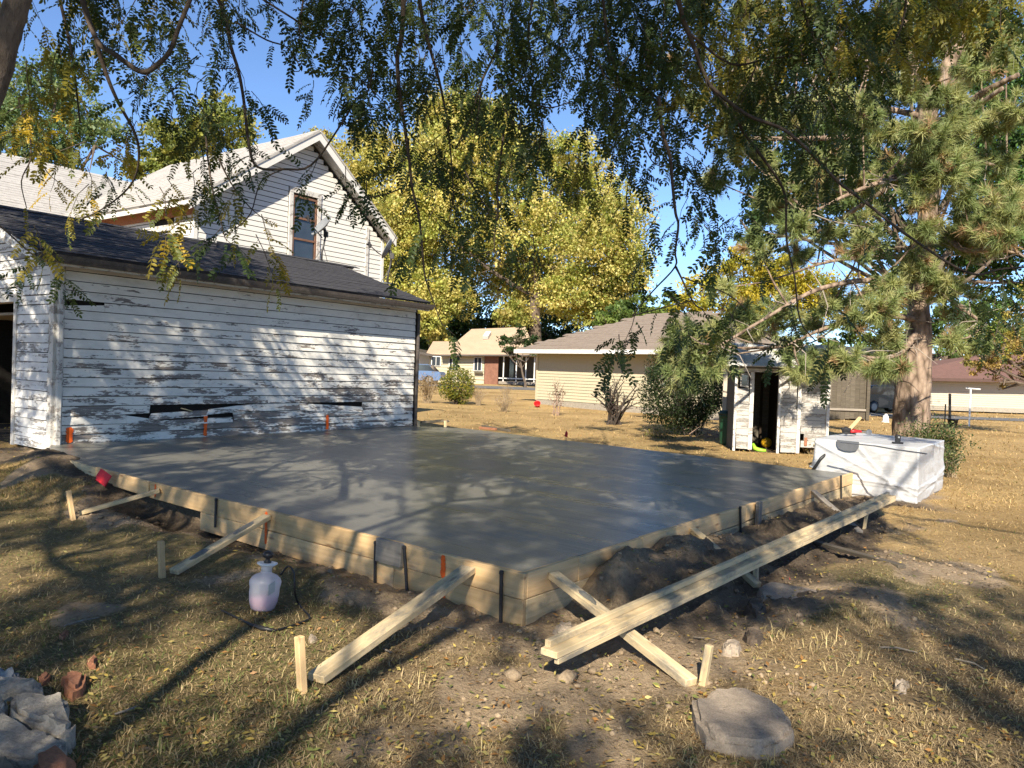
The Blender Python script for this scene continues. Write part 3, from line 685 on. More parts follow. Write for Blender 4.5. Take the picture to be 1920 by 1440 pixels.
# twin floodlight under the eave
s_, z_ = wall_s(297, 516); fl = thing('floodlight', 'old twin floodlight fixed under the garage eave', 'floodlight', W_(s_, z_, .03))
m = MB(); m.lathe([(.05, 0), (.055, .015), (.04, .035)], W_(s_, z_+.03, .022), 14, gu); m.put('base_plate', M_GREYMETAL, fl)
for sg_, (dx, dz) in ((-1, (-.09, -.03)), (1, (.09, -.08))):
    c0 = W_(s_, z_+.02, .06); d_ = unit(gv*dx+GUP*dz+gu*.09)
    m = MB(); m.lathe([(.018, 0), (.022, .04), (.03, .06), (.052, .12), (.055, .13)], c0, 14, d_); lh = m.put('lamp_holder', M_GREYMETAL, fl, True)
    m = MB(); m.lathe([(.05, .128), (.046, .14), (.03, .152), (.008, .158)], c0, 14, d_); m.put('bulb', M_DISH, lh, True)
# ------------------------------------------------------------------ satellite dishes
def dish(x, y, tilt_dir, label, size=.30, dark=False):
    q = onroof(x, y); s = thing('satellite_dish', label, 'satellite dish', q, 'satellite dishes on the garage roof')
    m = MB(); k1 = q+GUP*.34+gv*.04; k2 = q+GUP*.62+gv*.10
    m.tube([q-GUP*.03, q+GUP*.2, k1, k2], [.022, .022, .021, .021], 8); m.put('mast', M_STEEL, s, True)
    m = MB(); m.frame_box(q-gv*.09-slope*.07+rn*.005, gv*.18, slope*.14, rn*.015); m.put('foot_plate', M_GREYMETAL, s)
    m = MB()
    for a in (-.16, .2): m.tube([q+gv*a+slope*.05+rn*.01, k1], .007, 5)
    m.put('strut', M_STEEL, s)
    n_ = unit(tilt_dir); c0 = k2+GUP*.10+n_*.06
    m = MB(); prof = [(size*f_, .09*size/.3*f_*f_) for f_ in (.02, .25, .5, .75, .95, 1.0)]
    prof2 = prof+[(size*1.0, .10*size/.3)]+[(size*f_, .09*size/.3*f_*f_+.012) for f_ in (.95, .75, .5, .25, .02)]
    m.lathe(prof2, c0, 28, n_); m.put('reflector', M_DISH, s, True)
    m = MB(); m.tube([k2, c0-n_*.0], .035, 8); m.box(k2, (.09, .09, .12)); m.put('bracket', M_STEEL, s)
    bot = c0-GUP*size*.85+n_*.05; tip = c0+n_*.50-GUP*size*.45
    m = MB(); m.tube([bot, bot*.5+tip*.5-GUP*.03, tip], .014, 6); m.put('arm', M_STEEL, s)
    m = MB(); m.tube([tip-n_*.02-GUP*.06, tip+GUP*.06], .03, 8); m.tube([tip+gv*.07, tip-gv*.07], .022, 8); m.put('receiver', M_STEEL, s)
    return s
dish(603, 490, np.array([-.62, -.50, .60]), 'grey satellite dish on a bent mast before the house window', .30)
dish(727, 532, np.array([-.90, -.05, .42]), 'satellite dish near the far end of the garage roof, arm raised', .24)
# ------------------------------------------------------------------ white house
H = P(365, 372, 17); H = at(H, 0)
hs = thing('white_house', 'white clapboard house with steep gable behind the garage', 'house', at(H, 0))
HW = 5.75; HM = 3.08; HE = 5.12; HA = 7.22
def HG(s, z, out=0.0): return H+gv*s+GUP*z+gu*out          # gable face
def HS(w, z, out=0.0): return H-gu*w+GUP*z-gv*out          # side face
m = MB(); m.prism([HG(.03, 0, -.02), HG(HW-.03, 0, -.02), HG(HW-.03, HE, -.02), HG(HM, HA-.05, -.02), HG(.03, HE, -.02)], -gu*6); m.put('wall', M_DARKWOOD, hs)
pit = (HA-HE)/HM
wx0 = float(np.dot(PL(548, 380, HG(0, 0), gu)-H, gv)); wx1 = float(np.dot(PL(594, 380, HG(0, 0), gu)-H, gv)); wz1 = PL(570, 370, HG(0, 0), gu)[2]; wz0 = wz1-1.62
ch2 = .128
i = 0
while True:
    zb = 2.6+i*ch2; i += 1; zt = zb+ch2-.015
    if zb > HA-.12: break
    cut0 = max(0, (zt-HE)/pit); cut1 = max(0, (zt-HE)/((HA-HE)/(HW-HM)))
    a, b = .06+cut0, HW-.06-cut1
    if b-a < .12: continue
    ov = [(a, b)]
    if zt > wz0-.1 and zb < wz1+.12: ov = [(a, wx0-.13), (wx1+.13, b)]
    for (p_, q_) in ov:
        if q_-p_ > .05: clapboard(hs, H, gv, GUP, gu, p_, q_, zb, zb, zt, zt, M_WHITE, .018, wave=.001, jag0=-.0, jag1=0)
# side wall courses
sx0 = float(np.dot(H-PL(323, 440, H, gv), gu)); sx1 = float(np.dot(H-PL(293, 440, H, gv), gu))
for i in range(14):
    zb = 3.3+i*ch2; zt = zb+ch2-.015
    for (a, b) in (((.06, sx0-.09), (sx1+.09, 6.0)) if 3.6 < zb < 4.75 else ((.06, 6.0),)):
        if zb < HE-.35: clapboard(hs, H-gu*b, gu, GUP, -gv, 0, b-a, zb, zb, zt, zt, M_WHITE, .018, wave=.001)
m = MB(); m.frame_box(HG(-.025, 2.6, -.08), gv*.1, gu*.11, GUP*(HE-2.6)); m.put('corner_board', M_WHITE, hs); m = MB(); m.frame_box(HG(HW-.07, 2.6, -.08), gv*.095, gu*.11, GUP*(HE-2.6)); m.put('corner_board', M_WHITE, hs)
# pipe like trim board near the right corner
s_ = float(np.dot(PL(686, 480, HG(0, 0), gu)-H, gv)); m = MB(); m.frame_box(HG(s_-.05, 3.6, .022), gv*.1, gu*.03, GUP*1.75); m.put('trim_board', M_TRIM, hs)
def window(parent, fO, ax, out, s0, s1, z0, z1, trim, sash, rails=1, rec=.03, tw=.11):
    f_ = MB()
    f_.frame_box(fO+ax*(s0-tw)+GUP*(z0-.05)+out*.0, ax*tw, out*.045, GUP*(z1-z0+.10)); f_.frame_box(fO+ax*s1+GUP*(z0-.05), ax*tw, out*.045, GUP*(z1-z0+.10))
    f_.frame_box(fO+ax*(s0-tw)+GUP*(z1+.052), ax*(s1-s0+2*tw), out*.05, GUP*.13); f_.frame_box(fO+ax*(s0-tw-.03)+GUP*(z0-.11), ax*(s1-s0+2*tw+.06), out*.09, GUP*.058)
    w = f_.put('window', trim, parent)
    s_ = MB(); t_ = .05
    s_.frame_box(fO+ax*(s0+.002)+GUP*z0-out*rec, ax*t_, out*.03, GUP*(z1-z0)); s_.frame_box(fO+ax*(s1-t_-.002)+GUP*z0-out*rec, ax*t_, out*.03, GUP*(z1-z0))
    for k in range(rails+2): s_.frame_box(fO+ax*(s0+t_+.003)+GUP*(z0+(z1-z0-t_)*k/(rails+1))-out*rec, ax*(s1-s0-2*t_-.006), out*.028, GUP*t_)
    s_.put('sash', sash, w)
    g_ = MB(); g_.frame_box(fO+ax*(s0+.01)+GUP*(z0+.01)-out*(rec+.018), ax*(s1-s0-.02), out*.01, GUP*(z1-z0-.02)); g_.put('pane', M_GLASS, w)
    return w
M_SASH = speckle('bare_wood_sash', (.12, .06, .04), (.21, .115, .075), 6, .8, .2)
window(hs, HG(0, 0, .004), gv, gu, wx0, wx1, wz0, wz1, M_TRIM, M_SASH, 2, .0)
window(hs, HS(0, 0, .004), -gu, -gv, min(sx0, sx1), max(sx0, sx1), 3.55, 4.42, M_TRIM, M_WHITE, 0, .0)
# roofs
OV = .42; RO = .35
def plane_roof(name, p0, p1, p2, p3, th, mat, parent, dn=(0, 0, 1)):
    m = MB(); n_ = unit(np.cross(p1-p0, p3-p0)); n_ = n_ if n_[2] > 0 else -n_
    m.prism([p0, p1, p2, p3], n_*th); return m.put(name, mat, parent), n_
rt = HG(HM, HA+.12, OV); rtb = HG(HM, HA+.12, -6.4)
le = HG(-RO, HE-RO*pit+.10, OV); leb = HG(-RO, HE-RO*pit+.10, -6.4)
pr = (HA-HE)/(HW-HM); RR = .13; re_ = HG(HW+RR, HE-RR*pr+.10, OV); reb = HG(HW+RR, HE-RR*pr+.10, -6.4)
_, nrl = plane_roof('roof', le, rt, rtb, leb, .05, M_SHINGLEB, hs); plane_roof('roof', re_, rt+GUP*.004, rtb+GUP*.004, reb, .05, M_SHINGLEB, hs)
m = MB()
for a, b in ((le, rt), (re_, rt)):
    d_ = unit(b-a); m.frame_box(a-gu*.02-GUP*.20, (b-a), -gu*.03, GUP*.21)
m.put('rake_board', M_WHITE, hs)
m = MB()
for a, b in ((le, rt), (re_, rt)): m.frame_box(a-gu*.055-GUP*.10, (b-a), -gu*(OV-.06), GUP*.02)
m.put('soffit', M_TRIM, hs)
m = MB(); m.frame_box(HS(-.02, HE-.36, .06), -gu*6.2, gv*.06, GUP*.30); m.put('fascia', M_FASCIA, hs)
m = MB(); m.frame_box(le-gu*.03+gv*.0-GUP*.10, -gu*6.7, gv*.025, GUP*.12); m.put('eave_board', M_WHITE, hs)
m = MB(); m.frame_box(HS(-.0, HE-.07, RO-.03), -gu*6.2, gv*(RO-.05), GUP*.02); m.put('soffit', M_WHITE, hs)
sll = unit(rt-le); SLL = np.linalg.norm(rt-le)
tiles(hs, tile_meshes(SLL/24, M_SHINGLEB, .009), leb+nrl*.02, gu, sll, nrl, 6.8, 24, SLL/24, .34, 60, mat=M_SHINGLEB, th=.009)
# main block behind: roof plane facing the garage
mr_e = lambda s, z, w: H-gu*w+gv*s+GUP*z
q1 = PL(0, 290, mr_e(0, 0, 9.6), gu); ridge_z = q1[2]; we = 6.1
q2 = PL(118, 415, mr_e(0, 0, we), gu); ez = q2[2]-.25
a0 = mr_e(-9, ez, we); a1 = mr_e(6.5, ez, we); b0 = mr_e(-9, ridge_z, 9.6); b1 = mr_e(6.5, ridge_z, 9.6)
_, nmr = plane_roof('roof', a0, a1, b1, b0, .05, M_SHINGLEB, hs)
plane_roof('roof', mr_e(-9, ez, 13.1), mr_e(6.5, ez, 13.1), b1+GUP*.003, b0+GUP*.003, .05, M_SHINGLEB, hs)
m = MB(); m.prism([mr_e(-8.7, 0, we+.3), mr_e(-8.7, ez-.02, we+.3), mr_e(-8.7, ridge_z-.15, 9.6), mr_e(-8.7, ez-.02, 12.8), mr_e(-8.7, 0, 12.8)], gv*15); m.put('wall', M_WHITE, hs)
sm_ = unit(b0-a0); SM = np.linalg.norm(b0-a0); rows = int(SM/.15)
tiles(hs, tile_meshes(SM/rows, M_SHINGLEB, .012), a0+nmr*.022, gv, sm_, nmr, 12.0, rows, SM/rows, .36, 240, clip=lambda s, d: s > 3.0, mat=M_SHINGLEB, th=.012, near=lambda p_: abs(p_[0]+9.5)+abs(p_[2]-6))
m = MB(); m.tube([q2, PL(190, 365, q2, nmr)+nmr*.02], .03, 5); m.put('valley_flashing', M_GUTTER, hs)
# ------------------------------------------------------------------ beige neighbour garage
def grd(x, y):
    q = gpt(x, y); return q
bL = grd(1005, 757); bR = grd(1353, 789); bL[2] = 0; bR[2] = 0
bu = unit(bR-bL); bnn = np.array([bu[1], -bu[0], 0]); bnn = -bnn if bnn[1] > 0 else bnn
BLEN = np.linalg.norm(bR-bL); BZ = PL(1005, 656, bL, bnn)[2]; BD = 7.2
bg_ = thing('beige_garage', 'cream sided garage with low brown hip roof beyond the slab', 'garage', at(bL, 0))
def BW(s, z, out=0.0): return bL+bu*s+GUP*z+bnn*out
m = MB(); m.frame_box(BW(.02, -.2, -.02), bu*(BLEN-.04), -bnn*(BD-.1), GUP*(BZ+.1)); m.put('wall', M_CREAM, bg_)
bc = 17; bh = (BZ-.30)/bc
for i in range(bc): clapboard(bg_, bL, bu, GUP, bnn, .06, BLEN-.06, .28+i*bh, .28+i*bh, .28+i*bh+bh+.01, .28+i*bh+bh+.01, M_CREAM, .035, wave=.0)
m = MB(); m.frame_box(BW(0, -.2, -.05), bu*BLEN, bnn*.065, GUP*.46); m.put('foundation', M_RUBBLE, bg_)
m = MB(); m.frame_box(BW(-.03, .24, -.06), bu*.12, bnn*.11, GUP*(BZ-.24)); m.put('corner_board', M_CREAM, bg_); m = MB(); m.frame_box(BW(BLEN-.09, .24, -.06), bu*.14, bnn*.11, GUP*(BZ-.24)); m.put('corner_board', M_CREAM, bg_)
bo = .75; bez = BZ-.03
rl = PL(1212, 590, BW(0, 0, -BD/2), bnn); rs = float(np.dot(rl-bL, bu)); rz = rl[2]
c00 = BW(-bo, bez, bo); c10 = BW(BLEN+bo, bez, bo); c11 = BW(BLEN+bo, bez, -BD-bo); c01 = BW(-bo, bez, -BD-bo); k0 = at(BW(rs, 0, -BD/2), rz); k1 = at(BW(max(rs+2.0, BLEN-3.5), 0, -BD/2), rz)
m = MB(); m.add([c00, c10, c11, c01, k0, k1], [(0, 1, 5, 4), (1, 2, 5), (2, 3, 4, 5), (3, 0, 4), (3, 2, 1, 0)]); m.put('roof', M_SHINGLEN, bg_)
bsl = unit((k0-c00)-bu*np.dot(k0-c00, bu)); bSL = np.dot(k0-c00, bsl); bnr = unit(np.cross(bu, bsl)); bnr = bnr if bnr[2] > 0 else -bnr
def bclip(s, d):
    f_ = d/bSL; a0 = rs+bo; return s > a0*f_ and s < (BLEN+2*bo)-(BLEN+bo-np.dot(k1-bL, bu))*f_
tiles(bg_, tile_meshes(bSL/18, M_SHINGLEN, .02), c00-bnr*.02, bu, bsl, bnr, BLEN+2*bo, 18, bSL/18, .95, 110, clip=bclip, mat=M_SHINGLEN, th=.02)
m = MB(); m.frame_box(BW(-bo-.02, bez-.16, bo-.02), bu*(BLEN+2*bo+.04), bnn*.12, GUP*.17); m.put('gutter', plain('white_gutter', (.75, .75, .73), .4), bg_)
m = MB(); m.frame_box(BW(-bo, bez-.17, .05), bu*(BLEN+2*bo), bnn*(bo-.08), GUP*.03); m.put('soffit', M_CREAM, bg_)
def pxrect(x0, y0, x1, y1, d):
    xm, ym = (x0+x1)/2, (y0+y1)/2
    return np.array([P(x0, ym, d)[0], P(xm, ym, d)[1], P(xm, y1, d)[2]]), np.array([P(x1, ym, d)[0], P(xm, ym, d)[1], P(xm, y0, d)[2]])
# ------------------------------------------------------------------ far tan house with a porch
TD = 62.0
th_ = thing('tan_house', 'far cream house with tan roof, brick corner and shaded porch', 'house', at(P(880, 715, TD), float(gz(*P(880, 715, TD)[:2]))))
def T(x, y, d=0.0): return P(x, y, TD+d)
FY = np.array([0, 1.0, 0])
def tbox(name, x0, y0, x1, y1, dep, mat, d=0.0, parent=None):
    a, b = pxrect(x0, y0, x1, y1, TD+d); m = MB(); m.frame_box((a[0], a[1], a[2]), (b[0]-a[0], 0, 0), (0, dep, 0), (0, 0, b[2]-a[2])); return m.put(name, mat, parent or th_)
tbox('wall', 805, 664, 908, 720, 7, M_CREAM); 
for i in range(9): tbox('clapboard', 805, 664+i*5.2, 907.5, 664+i*5.2+4.5, .06, M_CREAM, -.07)
tbox('brick_corner', 908.5, 664, 934, 722, 6, speckle('old_brown_brick', (.13, .06, .04), (.24, .12, .08), 3, .9, .2, 20), -.1)
tbox('porch_wall', 935, 664, 1004, 722, 3, M_OLDWOOD, 2.5)
for x in (944, 968, 986, 1002): tbox('post', x-1, 666, x+1, 717, .14, M_WHITE, -.2)
tbox('railing', 934.5, 709, 1004, 711, .06, M_WHITE, -.25); tbox('porch_floor', 934.5, 716, 1004, 721, 2.6, M_GREYWOOD, -.2)
tbox('door', 955, 673, 963, 716, .1, M_GLASS, 2.3)
for (x0, y0, x1, y1) in ((843, 670, 853, 693), (889.5, 671, 902, 694), (810, 669, 825, 685)):
    w = tbox('window', x0-1.5, y0-1.5, x1+1.5, y1+1.5, .1, M_WHITE, -.15); tbox('pane', x0, y0, x1, y1, .03, M_GLASS, -.19, w); tbox('mullion', (x0+x1)/2-.5, y0, (x0+x1)/2+.5, y1, .02, M_WHITE, -.22, w)
tbox('flower_box', 889, 697, 905, 700, .3, M_OLDWOOD, -.4)
e0_ = T(826, 666, -.9); e1_ = T(1008, 668, -.9); r0_ = T(884, 617, 4); r1_ = T(985, 613, 4)
m = MB(); m.add([e0_, e1_, r1_, r0_, e0_+FY*9.8, e1_+FY*9.8], [(0, 1, 2, 3), (4, 0, 3), (1, 5, 2), (5, 4, 3, 2), (4, 5, 1, 0)]); m.put('roof', M_SHINGLET, th_)
e0_ = T(798, 664, -.3); e1_ = T(850, 666, -.3); r0_ = T(812, 640, 3); r1_ = T(856, 640, 3)
m = MB(); m.add([e0_, e1_, r1_, r0_, e0_+FY*7, e1_+FY*7], [(0, 1, 2, 3), (4, 0, 3), (1, 5, 2), (5, 4, 3, 2), (4, 5, 1, 0)]); m.put('roof', M_SHINGLET, th_)
sk = unit(np.cross(r1_-r0_, e0_-r0_)); 
a_ = [T(905, 636, 1.7), T(915, 636, 1.7), T(921, 627, 2.7), T(911, 627, 2.7)]; m = MB(); m.prism(a_, np.array([0, -.2, .25])); m.put('skylight', M_WHITE, th_)
m = MB(); m.frame_box(T(826, 667.5, -.95), (T(1008, 667.5, -.95)-T(826, 667.5, -.95)), FY*.06, GUP*.12); m.put('fascia', M_GUTTER, th_)
cp = thing('carport', 'white carport wing at the left of the tan house', 'carport', at(T(790, 705, 2), 0))
tbox('wall', 768, 662, 804, 712, 4, M_WHITE, 2, cp); e_ = [T(764, 659, -.6), T(810, 668, -.6), T(810, 662, 5), T(764, 653, 5)]
m = MB(); m.prism(e_, GUP*.15); m.put('roof', M_GUTTER, cp); tbox('post', 804.5, 668, 806, 705, .12, M_OLDWOOD, -.4, cp)
# ------------------------------------------------------------------ cars
def car(x, y, depth, heading, col, label, name='parked_car', ln=4.4):
    q = P(x, y, depth); q = at(q, float(gz(q[0], q[1]))); c = thing(name, label, 'car', q)
    h = math.radians(heading); fx = np.array([math.cos(h), math.sin(h), 0]); sx = np.array([-fx[1], fx[0], 0])
    paint = plain('car_paint_'+name+label[:4], col, .25, .6, 0, .03)
    side = [(-2.2, .35), (-2.25, .75), (-2.1, .95), (-1.5, 1.0), (1.0, .98), (2.0, .85), (2.2, .65), (2.2, .35), (1.75, .3), (1.7, .55), (1.4, .68), (1.1, .55), (1.05, .3), (-1.0, .3), (-1.05, .55), (-1.35, .68), (-1.65, .55), (-1.7, .3)]
    m = MB(); m.prism([q+fx*a-sx*.85+GUP*b for a, b in side], sx*1.7); m.put('body', paint, c)
    top = [(-1.75, .985), (-1.3, 1.42), (.2, 1.45), (1.05, .985)]
    m = MB(); m.prism([q+fx*a-sx*.70+GUP*b for a, b in top], sx*1.4); m.put('window', M_GLASS, c)
    m = MB(); m.prism([q+fx*a-sx*.68+GUP*b for a, b in ((-1.32, 1.425), (-1.2, 1.47), (.1, 1.49), (.22, 1.455))], sx*1.36); m.put('roof', paint, c)
    for a in (-1.35, 1.4):
        for sd_ in (-.78, .78):
            m = MB(); m.lathe([(.2, -.11), (.31, -.1), (.33, 0), (.31, .1), (.2, .11)], q+fx*a+sx*sd_+GUP*.33, 16, sx); w = m.put('wheel', M_BLACK, c, True)
            m = MB(); m.lathe([(.05, -.115), (.19, -.114), (.19, .114), (.05, .115)], q+fx*a+sx*sd_+GUP*.33, 12, sx); m.put('rim', M_GREYMETAL, w)
    for sd_ in (-.6, .6): m = MB(); m.box(q+fx*2.17+sx*sd_+GUP*.68, (.12, .3, .14)); m.put('headlight', M_DISH, c)
    return c
car(776, 706, 57, 172, (.10, .16, .28), 'blue car half hidden behind the white garage corner')
car(1652, 746, 42, 20, (.015, .016, .018), 'black car in shade left of the pine trunk')
# ------------------------------------------------------------------ brown roofed garage, white house on the right
rg = thing('brown_roofed_garage', 'long pale garage with red brown roof at the right edge', 'garage', P(1850, 768, 48)); RD = 48.0
def rbox(name, x0, y0, x1, y1, dep, mat, d, par):
    a, b = pxrect(x0, y0, x1, y1, RD+d); m = MB(); m.frame_box(a, (b[0]-a[0], 0, 0), (0, dep, 0), (0, 0, b[2]-a[2])); return m.put(name, mat, par)
rbox('wall', 1690, 706, 2110, 772, 8, M_TAN, .05, rg)
for i in range(14): rbox('clapboard', 1690, 708+i*4.2, 2109, 708+i*4.2+3.7, .05, M_TAN, 0, rg)
rbox('foundation', 1690, 765.5, 2110, 774, .3, M_RUBBLE, -.1, rg)
e0_ = P(1655, 708, RD-1); e1_ = P(2150, 716, RD-1); r0_ = P(1850, 664, RD+4.5); r1_ = P(2030, 668, RD+4.5)
m = MB(); m.add([e0_, e1_, r1_, r0_, e0_+FY*11, e1_+FY*11], [(0, 1, 2, 3), (4, 0, 3), (1, 5, 2), (5, 4, 3, 2), (4, 5, 1, 0)]); m.put('roof', M_SHINGLER, rg)
m = MB(); m.frame_box(e0_-FY*.08-GUP*.16, e1_-e0_, FY*.1, GUP*.19); m.put('fascia', speckle('dark_fascia', (.07, .04, .035), (.1, .06, .05)), rg)
wh = thing('far_white_house', 'far white house glimpsed between plank shed and pine trunk', 'house', P(1650, 742, 58))
RD = 58.0
rbox('wall', 1615, 690, 1690, 742, 6, M_WHITE, 0, wh); w = rbox('window', 1640, 708, 1650, 722, .1, M_TRIM, -.15, wh); rbox('pane', 1641.5, 709.5, 1648.5, 720.5, .03, M_GLASS, -.2, w)
e0_ = P(1608, 691, RD-.6); e1_ = P(1697, 693, RD-.6); m = MB(); m.add([e0_, e1_, e1_+FY*4+GUP*1.8, e0_+FY*4+GUP*1.8, e0_+FY*8, e1_+FY*8], [(0, 1, 2, 3), (4, 0, 3), (1, 5, 2), (5, 4, 3, 2), (4, 5, 1, 0)]); m.put('roof', M_SHINGLE, wh)
# ------------------------------------------------------------------ dark plank shed
ps = grd(1592, 788); psd = float(np.dot(ps-EYE, _f)); pk = thing('plank_shed', 'dark weathered plank shed wall between white shed and pine', 'shed', ps)
def K(x, y, d=0.0): return P(x, y, psd+d)
px0 = 1548; 
for k in range(9):
    x0 = 1552+k*8.6; a, b = pxrect(x0, 672+random.uniform(-3, 3), x0+8.4, 786+random.uniform(-1, 1), psd); m = MB(); m.frame_box(a, (b[0]-a[0], 0, 0), (0, .04+.02*random.random(), 0), (0, 0, b[2]-a[2])); m.put('plank', M_OLDWOOD, pk)
a, b = pxrect(1550, 672, 1630, 787, psd+.09); m = MB(); m.frame_box(a, (b[0]-a[0], 0, 0), (0, 3, 0), (0, 0, b[2]-a[2])); m.put('wall', M_DARKWOOD, pk)
a, b = pxrect(1626, 670, 1632, 790, psd-.1); m = MB(); m.frame_box(a, (b[0]-a[0], 0, 0), (0, .14, 0), (0, 0, b[2]-a[2])); m.put('post', M_OLDWOOD, pk)
a, b = pxrect(1552, 766, 1626, 770, psd-.06); m = MB(); m.frame_box(a, (b[0]-a[0], 0, 0), (0, .05, 0), (0, 0, b[2]-a[2])); m.put('rail', M_GREYWOOD, pk)
m = MB(); m.prism([K(1540, 676, -.5), K(1640, 680, -.5), K(1640, 655, 3), K(1540, 651, 3)], GUP*.08); m.put('roof', M_SHINGLE, pk)
# ------------------------------------------------------------------ small white shed
sb = grd(1450, 850); sn = unit([-.16, -1, 0]); su = np.array([-sn[1], sn[0], 0]); su = su if su[0] > 0 else -su
shd = thing('garden_shed', 'little weathered white shed with open doorway and pale shingle roof', 'shed', sb)
def S(x, y, out=0.0): return PL(x, y, sb+sn*out, sn)
SZ = sb[2]
def sloc(q): return float(np.dot(q-sb, su)), q[2]
def sbox(name, x0, y0, x1, y1, out, dep, mat, par=None):
    xm, ym = (x0+x1)/2, (y0+y1)/2; s0 = sloc(S(x0, ym))[0]; s1 = sloc(S(x1, ym))[0]; z1 = sloc(S(xm, y0))[1]; z0 = sloc(S(xm, y1))[1]; m = MB(); m.frame_box(sb+su*s0-GUP*sb[2]+GUP*z0+sn*out, su*(s1-s0), -sn*dep, GUP*(z1-z0)); return m.put(name, mat, par or shd)
sbd = 1.7
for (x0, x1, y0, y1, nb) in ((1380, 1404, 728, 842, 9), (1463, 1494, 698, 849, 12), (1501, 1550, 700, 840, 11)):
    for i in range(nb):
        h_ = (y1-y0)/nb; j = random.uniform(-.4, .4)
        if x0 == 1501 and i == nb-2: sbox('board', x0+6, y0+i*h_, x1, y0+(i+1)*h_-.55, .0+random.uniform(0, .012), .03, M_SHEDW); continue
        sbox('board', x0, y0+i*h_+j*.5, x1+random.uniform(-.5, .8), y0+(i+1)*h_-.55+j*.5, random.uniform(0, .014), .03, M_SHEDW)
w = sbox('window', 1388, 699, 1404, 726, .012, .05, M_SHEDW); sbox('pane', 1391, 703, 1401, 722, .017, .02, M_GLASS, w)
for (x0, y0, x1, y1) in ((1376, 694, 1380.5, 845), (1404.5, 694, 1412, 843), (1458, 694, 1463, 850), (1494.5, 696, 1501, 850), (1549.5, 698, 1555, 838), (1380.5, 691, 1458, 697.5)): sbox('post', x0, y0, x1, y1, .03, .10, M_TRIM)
s0, _z = sloc(S(1377, 840)); s1, _z = sloc(S(1553, 840)); zt_ = S(1450, 693)[2]; zb_ = SZ-.05
m = MB(); m.frame_box(sb+su*s0-GUP*SZ+GUP*zb_-sn*sbd, su*(s1-s0), -sn*.04, GUP*(zt_-zb_)); m.frame_box(sb+su*(s0)-GUP*SZ+GUP*zb_-sn*.1, su*.04, -sn*(sbd-.12), GUP*(zt_-zb_)); m.frame_box(sb+su*(s1-.04)-GUP*SZ+GUP*zb_-sn*.1, su*.04, -sn*(sbd-.12), GUP*(zt_-zb_)); m.put('wall', M_OLDWOOD, shd)
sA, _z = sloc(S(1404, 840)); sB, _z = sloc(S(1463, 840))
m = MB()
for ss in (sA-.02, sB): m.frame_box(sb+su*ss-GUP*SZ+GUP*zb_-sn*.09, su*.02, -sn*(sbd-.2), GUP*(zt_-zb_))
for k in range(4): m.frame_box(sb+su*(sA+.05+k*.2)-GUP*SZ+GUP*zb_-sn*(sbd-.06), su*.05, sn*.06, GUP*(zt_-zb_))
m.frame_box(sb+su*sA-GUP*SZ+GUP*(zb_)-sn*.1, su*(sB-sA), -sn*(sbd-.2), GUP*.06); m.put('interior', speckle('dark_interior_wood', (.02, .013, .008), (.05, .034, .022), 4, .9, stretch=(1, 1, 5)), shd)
eA = S(1361, 691, .22); eB = at(eA+su*(s1-s0+.42), 0); eA = at(eA, S(1400, 689, .22)[2]); eB[2] = eA[2]
kz = PL(1440, 648, sb-sn*.85, sn)[2]; rA = at(eA-sn*1.07+su*.0, kz); rB = at(eB-sn*1.07, kz)
_, shn = plane_roof('roof', eA, eB, rB, rA, .03, M_OLDWOOD, shd); plane_roof('roof', at(eA-sn*2.14, eA[2]), at(eB-sn*2.14, eA[2]), rB+GUP*.002, rA+GUP*.002, .03, M_OLDWOOD, shd)
ssl = unit(rA-eA); M_SHS = speckle('bleached_shingle', (.45, .45, .43), (.60, .59, .56), 6, .9, .4, 60)
tiles(shd, tile_meshes(np.linalg.norm(rA-eA)/6, M_SHS, .012), eA, su, ssl, shn, np.linalg.norm(eB-eA), 6, np.linalg.norm(rA-eA)/6, .27, 120, mat=M_SHS, th=.012)
m = MB(); q = S(1493, 712, .05); 
m.lathe([(.055, 0), (.085, 0), (.085, .03), (.055, .03)], q, 16, sn); m.put('ring', M_BLACK, shd)
q = S(1510, 828, -.02); o = board('brick', q-GUP*.09, q+GUP*.09, .06, .08, sn, M_BRICK); tag(o, 'broken red brick in the hole at the foot of the white shed', 'brick')
# what stands in its doorway
q = grd(1424, 828); q = q-sn*.35; q[2] = SZ
sack = thing('clay_pot', 'two stacked terracotta pots inside the shed doorway', 'pot', q)
m = MB(); m.lathe([(.13, .0), (.17, .1), (.19, .24), (.20, .30), (.17, .31)], q, 14); m.put('lower_pot', M_BRICK, sack); m = MB(); m.lathe([(.12, .30), (.15, .36), (.17, .50), (.18, .56), (.12, .57)], q+su*.02, 14); m.put('upper_pot', M_BRICK, sack)
q = grd(1438, 842)-sn*.1; o = MB().lathe([(.12*math.sin(a), .12-.12*math.cos(a)) for a in np.linspace(.05, 3.09, 12)], at(q, SZ+.02), 16).put('ball', plain('yellow_plastic', (.75, .42, .02), .4), None, True); tag(o, 'yellow ball lying in the shed doorway', 'ball')
q = grd(1420, 846); m = MB(); m.tube([at(q-su*.10, SZ+.16), at(q-su*.06+sn*.05, SZ+.06), at(q+sn*.1+su*.04, SZ+.03), at(q+sn*.14+su*.16, SZ+.03)], [.03, .05, .05, .03], 8); o = m.put('garden_toy', plain('lime_plastic', (.28, .55, .04), .4), None, True); tag(o, 'bent lime green plastic toy on the ground before the shed door', 'toy')
